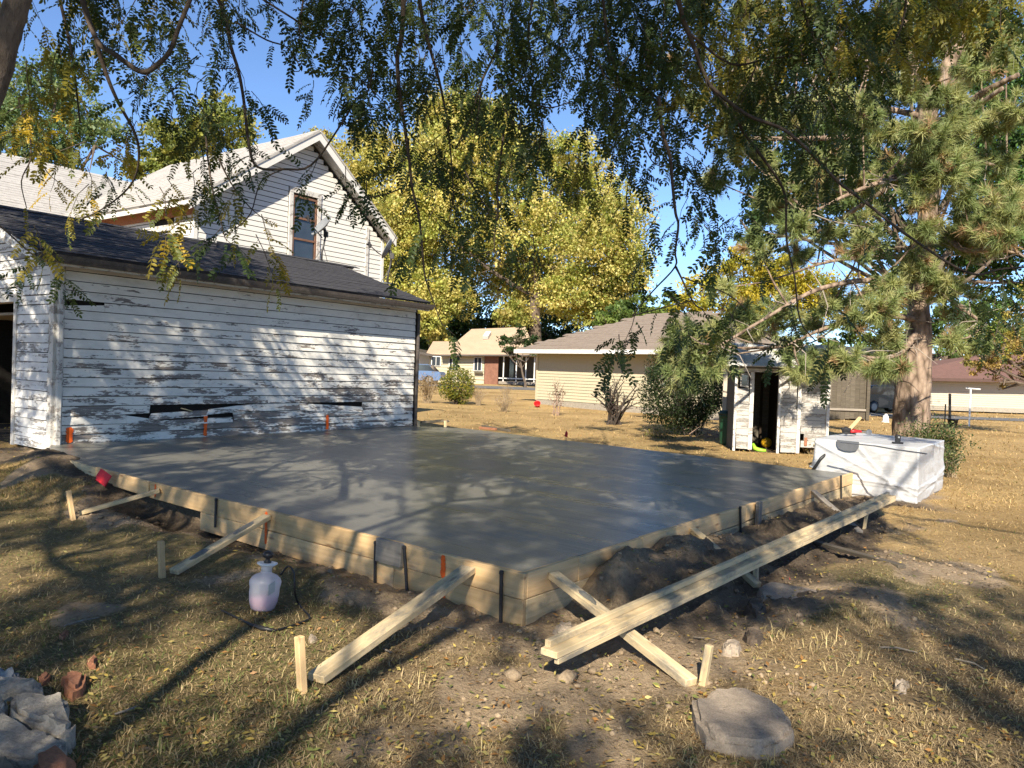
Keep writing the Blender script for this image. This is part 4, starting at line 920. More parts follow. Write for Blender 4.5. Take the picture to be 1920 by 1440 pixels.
# grey panel and green bin left of the shed
q = grd(1366, 822); a = P(1356, 690, 19.5); b = P(1378, 690, 19.5); pn = thing('door_panel', 'grey plank door leaning behind the green bin', 'door', at(P(1366, 815, 19.5), 0))
for k in range(3):
    x0 = 1355+k*7.6; a, b = pxrect(x0, 690, x0+7.2, 818, 19.5); m = MB(); m.frame_box(a, (b[0]-a[0], 0, 0), (0, .04, 0), (0, 0, b[2]-a[2])); m.put('plank', M_TAN if k == 0 else M_GREYWOOD, pn)
q = P(1362, 818, 18.2); q = at(q, float(gz(q[0], q[1]))); bn_ = thing('green_bin', 'dark green bin with a yellow spot left of the shed', 'bin', q)
m = MB(); m.lathe([(.15, 0), (.155, .05), (.185, .62), (.19, .66), (.20, .67), (.20, .70)], q, 18); m.put('body', plain('dark_green_plastic', (.012, .06, .03), .4), bn_, True)
m = MB(); m.lathe([(.205, .70), (.21, .74), (.17, .80), (.05, .82)], q, 18); m.put('lid', plain('dark_green_lid', (.008, .03, .018), .4), bn_, True)
m = MB(); m.lathe([(.005, 0), (.055, 0), (.05, .015), (.005, .02)], q+np.array([.02, -.175, .50]), 12, (0, -1, 0)); m.put('sticker', plain('yellow_sticker', (.75, .6, .03), .5), bn_)
# silver tub behind the wrapped box
q = grd(1572, 848); q = at(q, float(gz(q[0], q[1]))); q = P(1570, 818, 13.8); q[2] = 0
tub = thing('upturned_tub', 'pale grey upturned tub behind the white wrapped box', 'tub', q)
m = MB(); m.lathe([(.40, 0), (.42, .03), (.40, .12), (.36, .35), (.27, .52), (.14, .60), (.02, .62)], q, 24); m.put('shell', plain('pale_grey_plastic', (.42, .45, .49), .35), tub, True)
m = MB(); m.lathe([(.41, 0), (.45, 0), (.45, .035), (.41, .035)], q, 24); m.put('rim', plain('pale_grey_rim', (.36, .39, .42), .35), tub, True)
b0 = P(1590, 808, 12.4); b1 = P(1613, 783, 12.6); o = board('stick', b0, b1, .05, .035, GUP, M_LUMBER); tag(o, 'short tan stick poking up behind the white wrapped box', 'stick')
# ------------------------------------------------------------------ white wrapped box and what lies on it
c_br = G(1717, 949, 0); c_rr = G(1766, 918, 0); du = unit(c_rr-c_br); dl = bb.copy(); dl = unit(dl*.86+np.array([-.2, .98, 0])*.14) 
wl = np.linalg.norm(c_rr-c_br); BXH = PL(1727, 841, c_br, unit([-.6, -.8, 0]))[2]; BLN = 1.42
o_ = c_br+np.array([.02, .02, 0])
box = thing('wrapped_box', 'large white plastic wrapped box at the right slab corner', 'box', at(o_, 0))
def wrapmesh():
    bm = bmesh.new(); N = 26
    def pt(a, b, c): return o_+dl*(a*BLN)+du*(b*wl)+GUP*(c*BXH)
    def face(fn):
        g = [[bm.verts.new(fn(i/N, j/N)) for j in range(N+1)] for i in range(N+1)]
        for i in range(N):
            for j in range(N): bm.faces.new((g[i][j], g[i+1][j], g[i+1][j+1], g[i][j+1]))
    face(lambda i, j: pt(i, 0, j)); face(lambda i, j: pt(0, i, j)); face(lambda i, j: pt(i, j, 1)); face(lambda i, j: pt(1, i, j)); face(lambda i, j: pt(i, 1, j))
    bmesh.ops.remove_doubles(bm, verts=bm.verts[:], dist=.002); bmesh.ops.recalc_face_normals(bm, faces=bm.faces[:])
    bmesh.ops.subdivide_edges(bm, edges=bm.edges[:], cuts=1, use_grid_fill=True)
    ct = Vector(o_+dl*BLN/2+du*wl/2+GUP*BXH/2)
    for v in bm.verts:
        x, y, z = v.co
        if z < .03: continue
        n_ = (v.co-ct).normalized()
        k = .035*(float(fbm(x*2.2+z*2.7, y*2.2-z*1.9, 3))-.5)+.022*abs(math.sin(9*z+4*float(fbm(x*2, y*2+z*3, 2))+3*x))*(1-z/BXH)
        q_ = np.array(v.co)-o_; a_ = float(q_@dl)/BLN; c_ = z/BXH
        for (m0, m1, wd_, h_) in ((c_, .30+.05*a_, .020, .016), (c_, .22, .015, -.012), (c_-.75*a_, .18, .025, .014), (c_+.9*a_, 1.12, .022, .012), (c_-1.9*a_, -.15, .03, .012), (a_+.12*c_, .10, .012, .014)): k += h_*math.exp(-((m0-m1)/wd_)**2)
        v.co += n_*k
    me = bpy.data.meshes.new('wrap'); bm.to_mesh(me); bm.free()
    for p in me.polygons: p.use_smooth = True
    return me
put('wrap', wrapmesh(), M_TARP, box)
m = MB(); 
def TB(x, y, lift=0.0): return G(x, y, BXH+lift)
m.tube([TB(1575, 829, .012), TB(1640, 836, .012), TB(1680, 843, .012), TB(1738, 851, .012)], .009, 6); m.put('seam_cord', M_GREYMETAL, box)
nf = unit([-dl[1], dl[0], 0]); nf = -nf if nf[1] > 0 else nf; fo = PL(1590, 828, o_+nf*.014, nf)
fl_ = MB(); pts = [fo+dl*(.155*a)+GUP*b for a, b in ((-1, .01), (-1, -.06), (-.8, -.11), (-.3, -.13), (.3, -.13), (.8, -.11), (1, -.06), (1, .01))]; fl_.prism(pts, nf*.008); fl_.put('flap', plain('grey_flap', (.12, .125, .135), .5), box)
q = TB(1683, 832, .0); ck = thing('black_clamp', 'small black clamp with white dot standing on the wrapped box', 'clamp', q)
m = MB(); m.box(q+GUP*.012, (.13, .06, .024)); m.put('base', M_BLACK, ck); m = MB(); m.box(q+GUP*.055, (.055, .045, .065)); m.lathe([(.03, -.025), (.036, -.02), (.036, .02), (.03, .025)], q+GUP*.09, 12, (0, 1, 0)); m.put('body', M_BLACK, ck); m = MB(); m.lathe([(.004, 0), (.014, 0), (.012, .006), (.004, .007)], q+np.array([0, -.026, .09]), 10, (0, -1, 0)); m.put('dial', M_DISH, ck)
q = TB(1592, 815, .02); tl_ = thing('power_tool', 'red and black hand tool lying on the wrapped box', 'tool', q)
m = MB(); m.tube([q+np.array([.02, 0, .05]), q+np.array([.10, .02, .055]), q+np.array([.2, .04, .05])], [.024, .026, .018], 10); m.put('handle', M_RED, tl_, True)
m = MB(); m.lathe([(.03, -.03), (.055, -.025), (.06, 0), (.055, .025), (.03, .03)], q+np.array([-.05, 0, .06]), 14, (.3, 1, .2)); m.tube([q+np.array([-.12, 0, .09]), q+np.array([.02, 0, .08])], .022, 8); m.put('motor', M_BLACK, tl_)
m = MB(); m.tube([q+np.array([.2, .04, .05]), q+np.array([.30, .06, .045])], .009, 6); m.lathe([(.02, -.012), (.045, -.01), (.045, .01), (.02, .012)], q+np.array([.33, .065, .045]), 14, (0, 1, .2)); m.put('wheel_end', M_GREYMETAL, tl_)
m = MB(); pts = [q+np.array([.12*math.cos(a)-.03, .06*math.sin(a)-.03, .01+.004*a]) for a in np.linspace(0, 6.0, 18)]; m.tube(pts, .008, 6); o = m.put('cord', M_BLACK, None, True); tag(o, 'loop of dark cord lying under the red tool on the box', 'cord')
a = G(1522, 878, .33); b = P(1556, 846, 10.9); m = MB(); m.tube([a-GUP*.05+bb*.0, a*.5+b*.5+GUP*.02, b], .022, 8); o = m.put('black_hose', M_BLACK, None, True); tag(o, 'black hose leaning from the far slab edge to the wrapped box', 'hose')
# ------------------------------------------------------------------ sprayer
q = grd(492, 1144); q[2] += .0; ax = unit(GUP+np.array([.06, .05, 0])); sp = thing('garden_sprayer', 'white pump sprayer with pink liquid standing on the grass', 'sprayer', q)
t = NT('translucent_plastic'); t.base((.82, .82, .84), .25, .5); tp = t.n('BsdfTransparent', Color=(1, .97, .97)); trl = t.n('BsdfTranslucent', Color=(.85, .84, .86)); m1 = t.n('MixShader', Fac=.45, _1=t.b.outputs[0], _2=trl.outputs[0]); m2 = t.n('MixShader', Fac=.36, _1=m1.outputs[0], _2=tp.outputs[0]); t.t.links.new(m2.outputs[0], t.out.inputs[0]); M_TRANS = t.mat
t = NT('pink_liquid'); M_PINK = t.base(t.ramp(t.noise(t.coord('Object'), 6, 3), [(.3, (.62, .26, .34)), (.7, (.72, .36, .44))]), .2, .5)
SQ = .79
prof = [(.04, .0), (.062, .004), (.078, .02), (.092, .07), (.098, .13), (.098, .18), (.103, .21), (.104, .23), (.094, .255), (.075, .275), (.05, .288), (.038, .295), (.034, .31)]; prof = [(r_*.93, z_*SQ) for r_, z_ in prof]
m = MB(); m.lathe(prof, q, 28, ax); m.put('tank', M_TRANS, sp, True)
m = MB(); m.lathe([(r_*.95, max(z_, .006)) for r_, z_ in prof[:4]]+[(.084, .092)], q, 24, ax); m.put('liquid', M_PINK, sp, True)
m = MB(); m.lathe([(r_*.93, z_*SQ) for r_, z_ in [(.034, .30), (.036, .34), (.05, .352), (.066, .365), (.068, .372), (.05, .374)]], q, 24, ax); m.put('funnel_collar', plain('milky_plastic', (.62, .63, .64), .35), sp, True)
m = MB(); m.lathe([(r_, z_*SQ) for r_, z_ in [(.022, .37), (.024, .385), (.014, .395), (.014, .41), (.030, .418), (.034, .437), (.028, .456), (.01, .466)]], q, 16, ax); m.put('pump_handle', M_BLACK, sp, True)
for k in range(1): m = MB(); m.frame_box(q+np.array([.055, -.080, .115]), (.03, .03, .02), (.001, .001, .065), (.004, -.003, 0)); m.put('label_patch', plain('grey_label', (.35, .36, .34), .5), sp)
hp = [(526, 1078, .25), (540, 1062, .27), (551, 1074, .22), (553, 1110, .12), (560, 1136, .05), (580, 1160, .02), (572, 1168, .018), (545, 1178, .018), (512, 1187, .018)]
hpts = [G(x, y, z+.0)+0 for x, y, z in hp]; hpts = [P(x, y, float(np.dot(q-EYE, _f))-.0) if z > .1 else gpt(x, y)+GUP*.012 for x, y, z in hp]
def smooth(pts, n=5):
    r = []; p = [pts[0]]+list(pts)+[pts[-1]]
    for i in range(1, len(p)-2):
        for k in range(n):
            u = k/n; r.append(.5*((2*p[i])+(-p[i-1]+p[i+1])*u+(2*p[i-1]-5*p[i]+4*p[i+1]-p[i+2])*u*u+(-p[i-1]+3*p[i]-3*p[i+1]+p[i+2])*u**3))
    return r+[pts[-1]]
m = MB(); m.tube(smooth(hpts), .0065, 8); m.put('hose', M_BLACK, sp, True)
m = MB(); wnd = [gpt(x, y)+GUP*.016 for x, y in ((514, 1187), (490, 1183), (470, 1176), (415, 1149))]; m.tube(wnd, [.010, .014, .008, .005], 8); m.put('wand', M_BLACK, sp, True)
# ------------------------------------------------------------------ stones, rubble and bricks
def rock(name, poly, h, mat, label, cat, group=None, seed=0, rough=.012, base=-.03, top=None, flat=.9):
    """a flat broken stone: an outline on the ground, bevelled and roughened"""
    r = np.random.default_rng(seed); bm = bmesh.new()
    g = [np.array(q) for q in poly]; c = sum(g)/len(g); g = [c+(q-c)*(.87 if name == 'concrete_chunk' else 1) for q in g]; zc = float(gz(c[0], c[1]))
    pts = []
    for i in range(len(g)):
        a, b = g[i], g[(i+1) % len(g)]; pts += [a, a*.5+b*.5+np.append(r.normal(0, rough*.6, 2), 0)]
    lo = [bm.verts.new((p_[0], p_[1], zc+base)) for p_ in pts]; hi = [bm.verts.new((c[0]+(p_[0]-c[0])*flat, c[1]+(p_[1]-c[1])*flat, zc+h+r.normal(0, rough*.4))) for p_ in pts]
    n = len(pts)
    for i in range(n): bm.faces.new((lo[i], lo[(i+1) % n], hi[(i+1) % n], hi[i]))
    bm.faces.new(hi); bm.faces.new(lo[::-1]); bmesh.ops.recalc_face_normals(bm, faces=bm.faces[:])
    bmesh.ops.bevel(bm, geom=[e for e in bm.edges if len(e.link_faces) == 2 and e.calc_face_angle(0) > .5 and min(v.co.z for v in e.verts) > zc], offset=min(.02, h*.3), segments=2, affect='EDGES')
    bmesh.ops.triangulate(bm, faces=[f_ for f_ in bm.faces if len(f_.verts) > 4]); 
    for _ in range(3): bmesh.ops.subdivide_edges(bm, edges=[e for e in bm.edges if e.calc_length() > .028], cuts=1)
    bmesh.ops.triangulate(bm, faces=bm.faces[:])
    for v in bm.verts:
        x, y, z = v.co; k = rough*(1.5*(float(fbm(x*11+z*9+seed, y*11-z*7, 3))-.5)+.8*(float(fbm(x*38+z*30+seed, y*38-z*25, 2))-.5))
        v.co += (v.co-Vector((c[0], c[1], zc))).normalized()*k; v.co.z += k*.5
    me = bpy.data.meshes.new(name); bm.to_mesh(me); bm.free()
    me.polygons.foreach_set('use_smooth', [True]*len(me.polygons)); me.set_sharp_from_angle(angle=math.radians(38))
    return tag(put(name, me, mat), label, cat, group)
def rpoly(pp, h): return [G(x, y, h+.0) for x, y in pp]
rock('stepping_stone', rpoly([(1296, 1304), (1334, 1284), (1400, 1285), (1452, 1304), (1484, 1340), (1490, 1362), (1468, 1384), (1425, 1392), (1372, 1386), (1322, 1372), (1304, 1344)], .075), .075, M_STONE, 'big rounded flat stone lying at the front right in the grass', 'stone', None, 3, .010, flat=.96)
rock('flagstone', rpoly([(1418, 1098), (1470, 1096), (1540, 1108), (1562, 1124), (1530, 1142), (1450, 1136), (1424, 1128)], .03), .03, M_STONE, 'flat grey flagstone in the dirt under the long beam', 'stone', None, 4, .012)
for i, (x, y, rx, ry, h, mt, lb) in enumerate(((1690, 1290, 18, 12, .035, M_STONE, 'fist sized pale stone alone on the right lawn'), (1372, 1224, 24, 15, .035, M_STONE, 'tan rock behind the tilted stake by the round stone'), (1418, 1140, 24, 20, .06, M_DARKWOOD, 'dark earth clod below the upright stake of the long beam'), (1412, 1200, 22, 17, .05, M_DARKWOOD, 'dark earth clod right of the tan rock'), (585, 1198, 9, 6, .02, M_STONE, 'small pale pebble behind the longest brace'), (1058, 1188, 22, 12, .04, M_STONE, 'tan stone at the near end of the long beam'))):
    if mt is M_DARKWOOD: mt = speckle('moist_clod_%d' % i, (.04, .03, .022), (.12, .09, .065), 9, .95, .8, 60)
    rock('stone', rpoly([(x+rx*math.cos(a)*random.uniform(.8, 1.1), y+ry*math.sin(a)*random.uniform(.8, 1.1)) for a in np.linspace(0, 5.6, 8)], h*.5), h, mt, lb, 'clod' if 'clod' in lb else 'stone', None, 20+i, .014, flat=.7)
rock('concrete_chunk', rpoly([(8, 1304), (30, 1288), (104, 1292), (138, 1312), (150, 1345), (142, 1372), (104, 1378), (60, 1352), (20, 1328)], .11), .11, M_RUBBLE, 'upper large broken concrete chunk in the lower left corner', 'rubble', 'broken concrete chunks in the corner', 5, .022, flat=.92)
rock('concrete_chunk', rpoly([(-60, 1350), (0, 1336), (60, 1356), (120, 1382), (142, 1400), (120, 1418), (40, 1428), (-60, 1424)], .10), .10, M_RUBBLE, 'lower large broken concrete chunk at the left picture edge', 'rubble', 'broken concrete chunks in the corner', 6, .02, flat=.93)
rock('concrete_chunk', rpoly([(44, 1420), (80, 1406), (150, 1412), (150, 1440), (100, 1462), (55, 1452)], .07), .08, M_BRICK, 'reddish brown broken chunk under the lower concrete chunk', 'rubble', 'broken concrete chunks in the corner', 7, .02)
rock('concrete_chunk', rpoly([(-50, 1408), (10, 1410), (60, 1440), (40, 1480), (-50, 1480)], .12), .12, M_OLDWOOD, 'brown chunk cut off by the bottom left picture corner', 'rubble', 'broken concrete chunks in the corner', 8, .02)
rock('concrete_chunk', rpoly([(-20, 1262), (30, 1266), (84, 1272), (92, 1288), (40, 1292), (-20, 1290)], .08), .07, M_RUBBLE, 'slim grey sliver lying above the large concrete chunks', 'rubble', 'broken concrete chunks in the corner', 9, .016)
rock('concrete_chunk', rpoly([(-20, 1236), (20, 1248), (44, 1250), (40, 1262), (0, 1258), (-20, 1252)], .07), .06, M_DISH, 'curved pale shard at the left edge above the grey sliver', 'rubble', 'broken concrete chunks in the corner', 10, .012)
rock('concrete_chunk', rpoly([(-30, 1290), (6, 1296), (20, 1326), (-4, 1340), (-30, 1336)], .10), .10, M_RUBBLE, 'small grey chunk tucked left of the upper large chunk', 'rubble', 'broken concrete chunks in the corner', 12, .016)
for (pp, h, lb, sd_) in (([(114, 1262), (150, 1254), (162, 1258), (156, 1284), (136, 1294), (118, 1280)], .06, 'largest orange brick piece above the concrete chunks', 31), ([(164, 1232), (176, 1226), (186, 1232), (180, 1244), (168, 1246)], .035, 'round reddish brick bit in the grass right of the larger piece', 32), ([(110, 1190), (124, 1181), (129, 1184), (118, 1195)], .03, 'thin orange brick sliver, farthest from the corner', 33), ([(72, 1268), (86, 1262), (92, 1270), (80, 1278)], .03, 'little brick crumb left of the largest brick piece', 34)):
    rock('brick_piece', rpoly(pp, h), h, M_BRICK, lb, 'brick', 'broken brick pieces', sd_, .008)
# red plastic piece leaning by the form; marker flag
q = PL(190, 909, M_+nL*.14, nL); a_ = unit([.75, -.35, -.35]); b_ = unit([.35, .3, .8]); n_ = np.cross(a_, b_)
rp_ = thing('red_marker', 'bright red folded plastic piece against the left form end', 'plastic piece', q)
m = MB(); m.frame_box(q-a_*.085+b_*.0+GUP*.01, a_*.15, b_*.125, unit(n_)*.012); m.put('sheet', M_RED, rp_)
m = MB(); m.frame_box(q-a_*.12+b_*.02+GUP*.01, a_*.034, b_*.10, unit(n_+a_)*.010); m.put('folded_edge', M_RED, rp_)
b = G(1061, 823, .30); fg = thing('marker_flag', 'tiny red marker flag standing at the far slab edge', 'flag', b)
m = MB(); m.tube([b-GUP*.05, b+GUP*.16], .004, 5); m.put('wire', M_STEEL, fg); m = MB(); m.add([b+GUP*.16, b+GUP*.05+np.array([-.035, 0, 0]), b+GUP*.03+np.array([.03, .02, 0]), b+GUP*.12+np.array([.035, .01, 0])], [(0, 1, 2, 3)]); m.put('cloth', M_RED, fg)
# red bucket by the cream garage
q = grd(1007, 764); bkt = thing('red_bucket', 'red bucket tipped over at the cream garage corner', 'bucket', q); ax2 = unit([-.15, -.75, .62])
m = MB(); m.lathe([(.08, -.24), (.09, -.22), (.13, 0), (.15, .0), (.15, .025), (.125, .025), (.115, -.02), (.07, -.21)], q+GUP*.17, 20, ax2); m.put('body', M_RED, bkt, True)
# swing bench, post, planter, clothes pole
sq = grd(1752, 800); sdp = float(np.dot(sq-EYE, _f))
bench = thing('swing_bench', 'black slatted bench behind the pine trunk on the right lawn', 'bench', sq)
def SB(x, y, d=0.0): return P(x, y, sdp+d)
for k in range(4):
    y = 760+k*4; a = SB(1708, y, .35); b = SB(1774, y+2.6, .35); m = MB(); m.frame_box(a+GUP*0, (b[0]-a[0], 0, 0), (0, .03, 0), (0, 0, b[2]-a[2])); m.put('back_slat', M_BLACK, bench)
for k in range(4):
    a = SB(1708, 778.5, -.12+k*.12); b = SB(1775, 778.5, -.12+k*.12); m = MB(); m.frame_box(a, (b[0]-a[0], 0, 0), (0, .09, 0), (0, 0, .03)); m.put('seat_slat', M_BLACK, bench)
for x in (1712, 1772):
    for d_ in (-.1, .33): m = MB(); a = SB(x, 778, d_); m.tube([at(a, sq[2]), a, a+GUP*(.42 if d_ > 0 else .2)], .025, 6); m.put('leg', M_BLACK, bench)
a = grd(1781, 800); d_ = float(np.dot(a-EYE, _f)); m = MB(); m.tube([a-GUP*.1, P(1781, 741, d_)], .05, 8); m.lathe([(.05, 0), (.06, .02), (.04, .06)], P(1781, 741, d_), 8); o = m.put('black_post', M_BLACK, None); tag(o, 'black post standing in the lawn right of the bench', 'post')
a = grd(1786, 803); m = MB(); m.lathe([(.13, 0), (.14, .02), (.18, .30), (.20, .31), (.20, .35), (.16, .35)], a, 16); o = m.put('flower_pot', M_BLACK, None, True); tag(o, 'black flower pot at the foot of the black post', 'pot')
a = grd(1817, 799); d_ = float(np.dot(a-EYE, _f)); cpz = thing('clothes_pole', 'white T shaped clothes pole on the right lawn', 'pole', a)
m = MB(); m.tube([a-GUP*.1, P(1820, 729, d_)], .035, 8); m.put('pole', plain('white_metal', (.7, .7, .68), .5), cpz); m = MB(); m.tube([P(1811, 728, d_), P(1838, 730, d_)], .03, 8); m.put('crossbar', plain('white_metal_bar', (.6, .6, .58), .5), cpz)
q = P(1660, 790, 24); q = grd(1660, 792); o = rock('stone', [q+np.array([.16*math.cos(a), .12*math.sin(a), 0]) for a in np.linspace(0, 5.6, 7)], .32, plain('white_stone', (.6, .6, .58), .7), 'small white stone figure shape under the plank shed post', 'stone', None, 41, .03, flat=.5)

def smear(parent_label, p0, p1, f_, up, ln, wd, seed):
    r = np.random.default_rng(seed); par = next(o for o in COL.objects if o.get('label') == parent_label); x, y, z = basis(np.array(p1)-np.array(p0), GUP); c = np.array(p0)*(1-f_)+np.array(p1)*f_+z*up
    m = MB(); n = 12; ring = [c+x*ln*math.cos(a)*r.uniform(.7, 1.2)+y*wd*math.sin(a)*r.uniform(.7, 1.1)-z*.004 for a in np.linspace(0, 2*math.pi, n, endpoint=False)]; inn = [c+(q_-c)*.55+z*r.uniform(.008, .02) for q_ in ring]
    m.add(ring+inn+[c+z*.022], [(i, (i+1) % n, n+(i+1) % n, n+i) for i in range(n)]+[(n+i, n+(i+1) % n, 2*n) for i in range(n)])
    o = put('concrete_smear', m.mesh('concrete_smear', True), M_SLAB); o.parent = par; o.matrix_parent_inverse = par.matrix_world.inverted()
bpy.context.view_layer.update()
smear('brace board crossing under the long beam to the big round stone', bD, tD, .70, .022, .12, .035, 1)
smear('brace board left of the sprayer with grey concrete smears', BRB[0], BRB[1], .24, .019, .11, .038, 2)
smear('brace board left of the sprayer with grey concrete smears', BRB[0], BRB[1], .72, .019, .16, .035, 3)
# ================================================================== vegetation
def rframe(d, up_hint, rng, roll=.5):
    """(n,3,3) rotation frames with x along d and z near up_hint"""
    d = d/np.linalg.norm(d, axis=1, keepdims=True)
    z = up_hint+rng.normal(0, roll, d.shape); z = z-d*np.sum(z*d, 1, keepdims=True); z = z/np.maximum(np.linalg.norm(z, axis=1, keepdims=True), 1e-6)
    y = np.cross(z, d); return np.stack([d, y, z], 2)
def instance(Vt, Ft, pos, rot, scale, col=None, colv=None):
    n = len(pos); k = len(Vt)
    V = np.einsum('nij,kj->nki', rot, Vt)*scale[:, None, None]+pos[:, None, :]
    Fo = (Ft[None]+(np.arange(n)*k)[:, None, None]).reshape(-1, Ft.shape[1])
    C_ = None
    if col is not None:
        C_ = np.repeat(col[:, None, :], k, 1)
        if colv is not None: C_ = C_*colv[None, :, None]
        C_ = np.clip(C_.reshape(-1, 3), 0, 1)
    return V.reshape(-1, 3), Fo, C_
def pix(V):
    w = V-EYE; d = w@_f; d_ = np.where(np.abs(d) < 1e-3, 1e-3, d)
    return 960+FPX*(w@_R)/d_, 720-FPX*(w@_U)/d_, d
# --------------------------------------------------------------- grass
def blades(n, ylo, yhi, rng, hlo, hhi, xr_=(-140, 2060)):
    sx = rng.uniform(*xr_, n); sy = ylo+(yhi-ylo)*rng.random(n)**.85
    q = ray_many(sx, sy); t_ = (0-EYE[2])/q[:, 2]; ok = (t_ > 0) & (t_ < 60); p = EYE+q[ok]*t_[ok][:, None]
    z = gz(p[:, 0], p[:, 1]); p[:, 2] = z
    for _ in range(2):
        t2 = (p[:, 2]-EYE[2])/q[ok][:, 2]; p = EYE+q[ok]*t2[:, None]; p[:, 2] = gz(p[:, 0], p[:, 1])
    d = dirtmask(p[:, 0], p[:, 1]); keep = (rng.random(len(p)) > sstep(d+.5*(fbm(p[:, 0]*9, p[:, 1]*9, 2)-.5), .25, .6)*.97) & ~inside(p[:, 0], p[:, 1], SLAB, .10) & ~inside(p[:, 0], p[:, 1], [GL, GF, GF-gu*5, GL-gu*5], .05)
    p = p[keep]; n = len(p); dist = np.linalg.norm(p-EYE, axis=1)
    az = rng.uniform(0, 2*math.pi, n)+2.5*fbm(p[:, 0]*2, p[:, 1]*2, 2); ti = np.clip(rng.normal(1.2, .27, n), .15, 1.52)
    L_ = rng.uniform(hlo, hhi, n)*(1+.045*np.maximum(dist-6, 0)); wdt = np.maximum(rng.uniform(.0015, .0030, n), dist*.00036)
    dr = np.stack([np.cos(az)*np.sin(ti), np.sin(az)*np.sin(ti), np.cos(ti)], 1); sd_ = np.stack([-np.sin(az), np.cos(az), np.zeros(n)], 1)
    b = p-np.array([0, 0, .006]); mid = b+dr*(L_*.55)[:, None]; dr2 = dr-np.array([0, 0, .35]); dr2 /= np.linalg.norm(dr2, axis=1, keepdims=True)
    tip = mid+dr2*(L_*.5)[:, None]; tip[:, 2] = np.maximum(tip[:, 2], z[keep] if len(z) == len(keep) else p[:, 2])
    h = (sd_*wdt[:, None])
    V = np.stack([b-h, b+h, mid-h*.8, mid+h*.8, tip], 1).reshape(-1, 3)
    o = (np.arange(n)*5)[:, None, None]; Fc = (np.array([[0, 1, 3], [0, 3, 2], [2, 3, 4]])[None]+o).reshape(-1, 3)
    g = greenmask(p[:, 0], p[:, 1])*(1-.6*sstep(dist, 11, 18)); r = rng.random(n)[:, None]; isg = (rng.random(n) < g*.5)[:, None]
    straw = np.array([.25, .16, .072])*(1-r)+np.array([.64, .46, .22])*r; wn = dullmask(p[:, 0], p[:, 1])[:, None]*.85; straw = straw*(1-wn)+(np.array([.17, .125, .07])*(1-r)+np.array([.52, .41, .24])*r)*wn; grn = np.array([.075, .10, .025])*(1-r)+np.array([.22, .24, .08])*r
    c = np.where(isg, grn, straw)*(.75+.5*rng.random((n, 1)))
    rq = gpt(1452, 1073); rd = np.exp(-((p[:, 0]-rq[0])/.10)**2-((p[:, 1]-rq[1])/.16)**2)[:, None]; c = np.where((rng.random((n, 1)) < rd*1.1), np.array([.5, .03, .05]), c)
    return V, Fc, np.repeat(c, 5, 0)
def ray_many(x, y): return _f+((x-960)/FPX)[:, None]*_R-((y-720)/FPX)[:, None]*_U
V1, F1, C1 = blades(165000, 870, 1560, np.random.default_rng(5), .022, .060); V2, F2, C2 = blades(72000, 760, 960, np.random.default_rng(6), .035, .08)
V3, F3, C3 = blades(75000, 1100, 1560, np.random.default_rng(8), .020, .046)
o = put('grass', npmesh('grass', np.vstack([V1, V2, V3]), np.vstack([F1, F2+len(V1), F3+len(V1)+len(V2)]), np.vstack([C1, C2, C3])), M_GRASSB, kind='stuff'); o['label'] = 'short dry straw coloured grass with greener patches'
# tall dry tufts
def tufts(n, rng):
    V = []; Fs = []; C_ = []; k = 0
    for _ in range(n):
        x, y = rng.uniform(20, 1900), rng.uniform(960, 1440)
        p = G(x, y, 0); oL, aL, oR, aR = sides(p[0], p[1])
        if max(oL, oR) < .5 or dirtmask(p[0], p[1]) > .5: continue
        g = float(greenmask(p[0], p[1]))
        for _b in range(14):
            az = rng.uniform(0, 6.28); ti = rng.uniform(.3, 1.1); L_ = rng.uniform(.05, .12); d = np.array([math.cos(az)*math.sin(ti), math.sin(az)*math.sin(ti), math.cos(ti)]); s = np.array([-math.sin(az), math.cos(az), 0])*.0022
            b = p+np.append(rng.normal(0, .03, 2), 0); b[2] = float(gz(b[0], b[1], False))-.01; m = b+d*L_*.6; t_ = m+unit(d-np.array([0, 0, .7]))*L_*.5
            V += [b-s, b+s, m-s*.8, m+s*.8, t_]; Fs += [(k, k+1, k+3), (k, k+3, k+2), (k+2, k+3, k+4)]; k += 5
            c = np.array([.55, .44, .22])*rng.uniform(.6, 1.15) if rng.random() > g*.6 else np.array([.16, .19, .06])*rng.uniform(.7, 1.3)
            C_ += [c]*5
    return np.array(V), np.array(Fs), np.array(C_)
tv, tf, tc = tufts(90, np.random.default_rng(9)); o = put('grass_tufts', npmesh('grass_tufts', tv, tf, tc), M_GRASSB, kind='stuff'); o['label'] = 'longer dry grass tufts standing in the lawn'
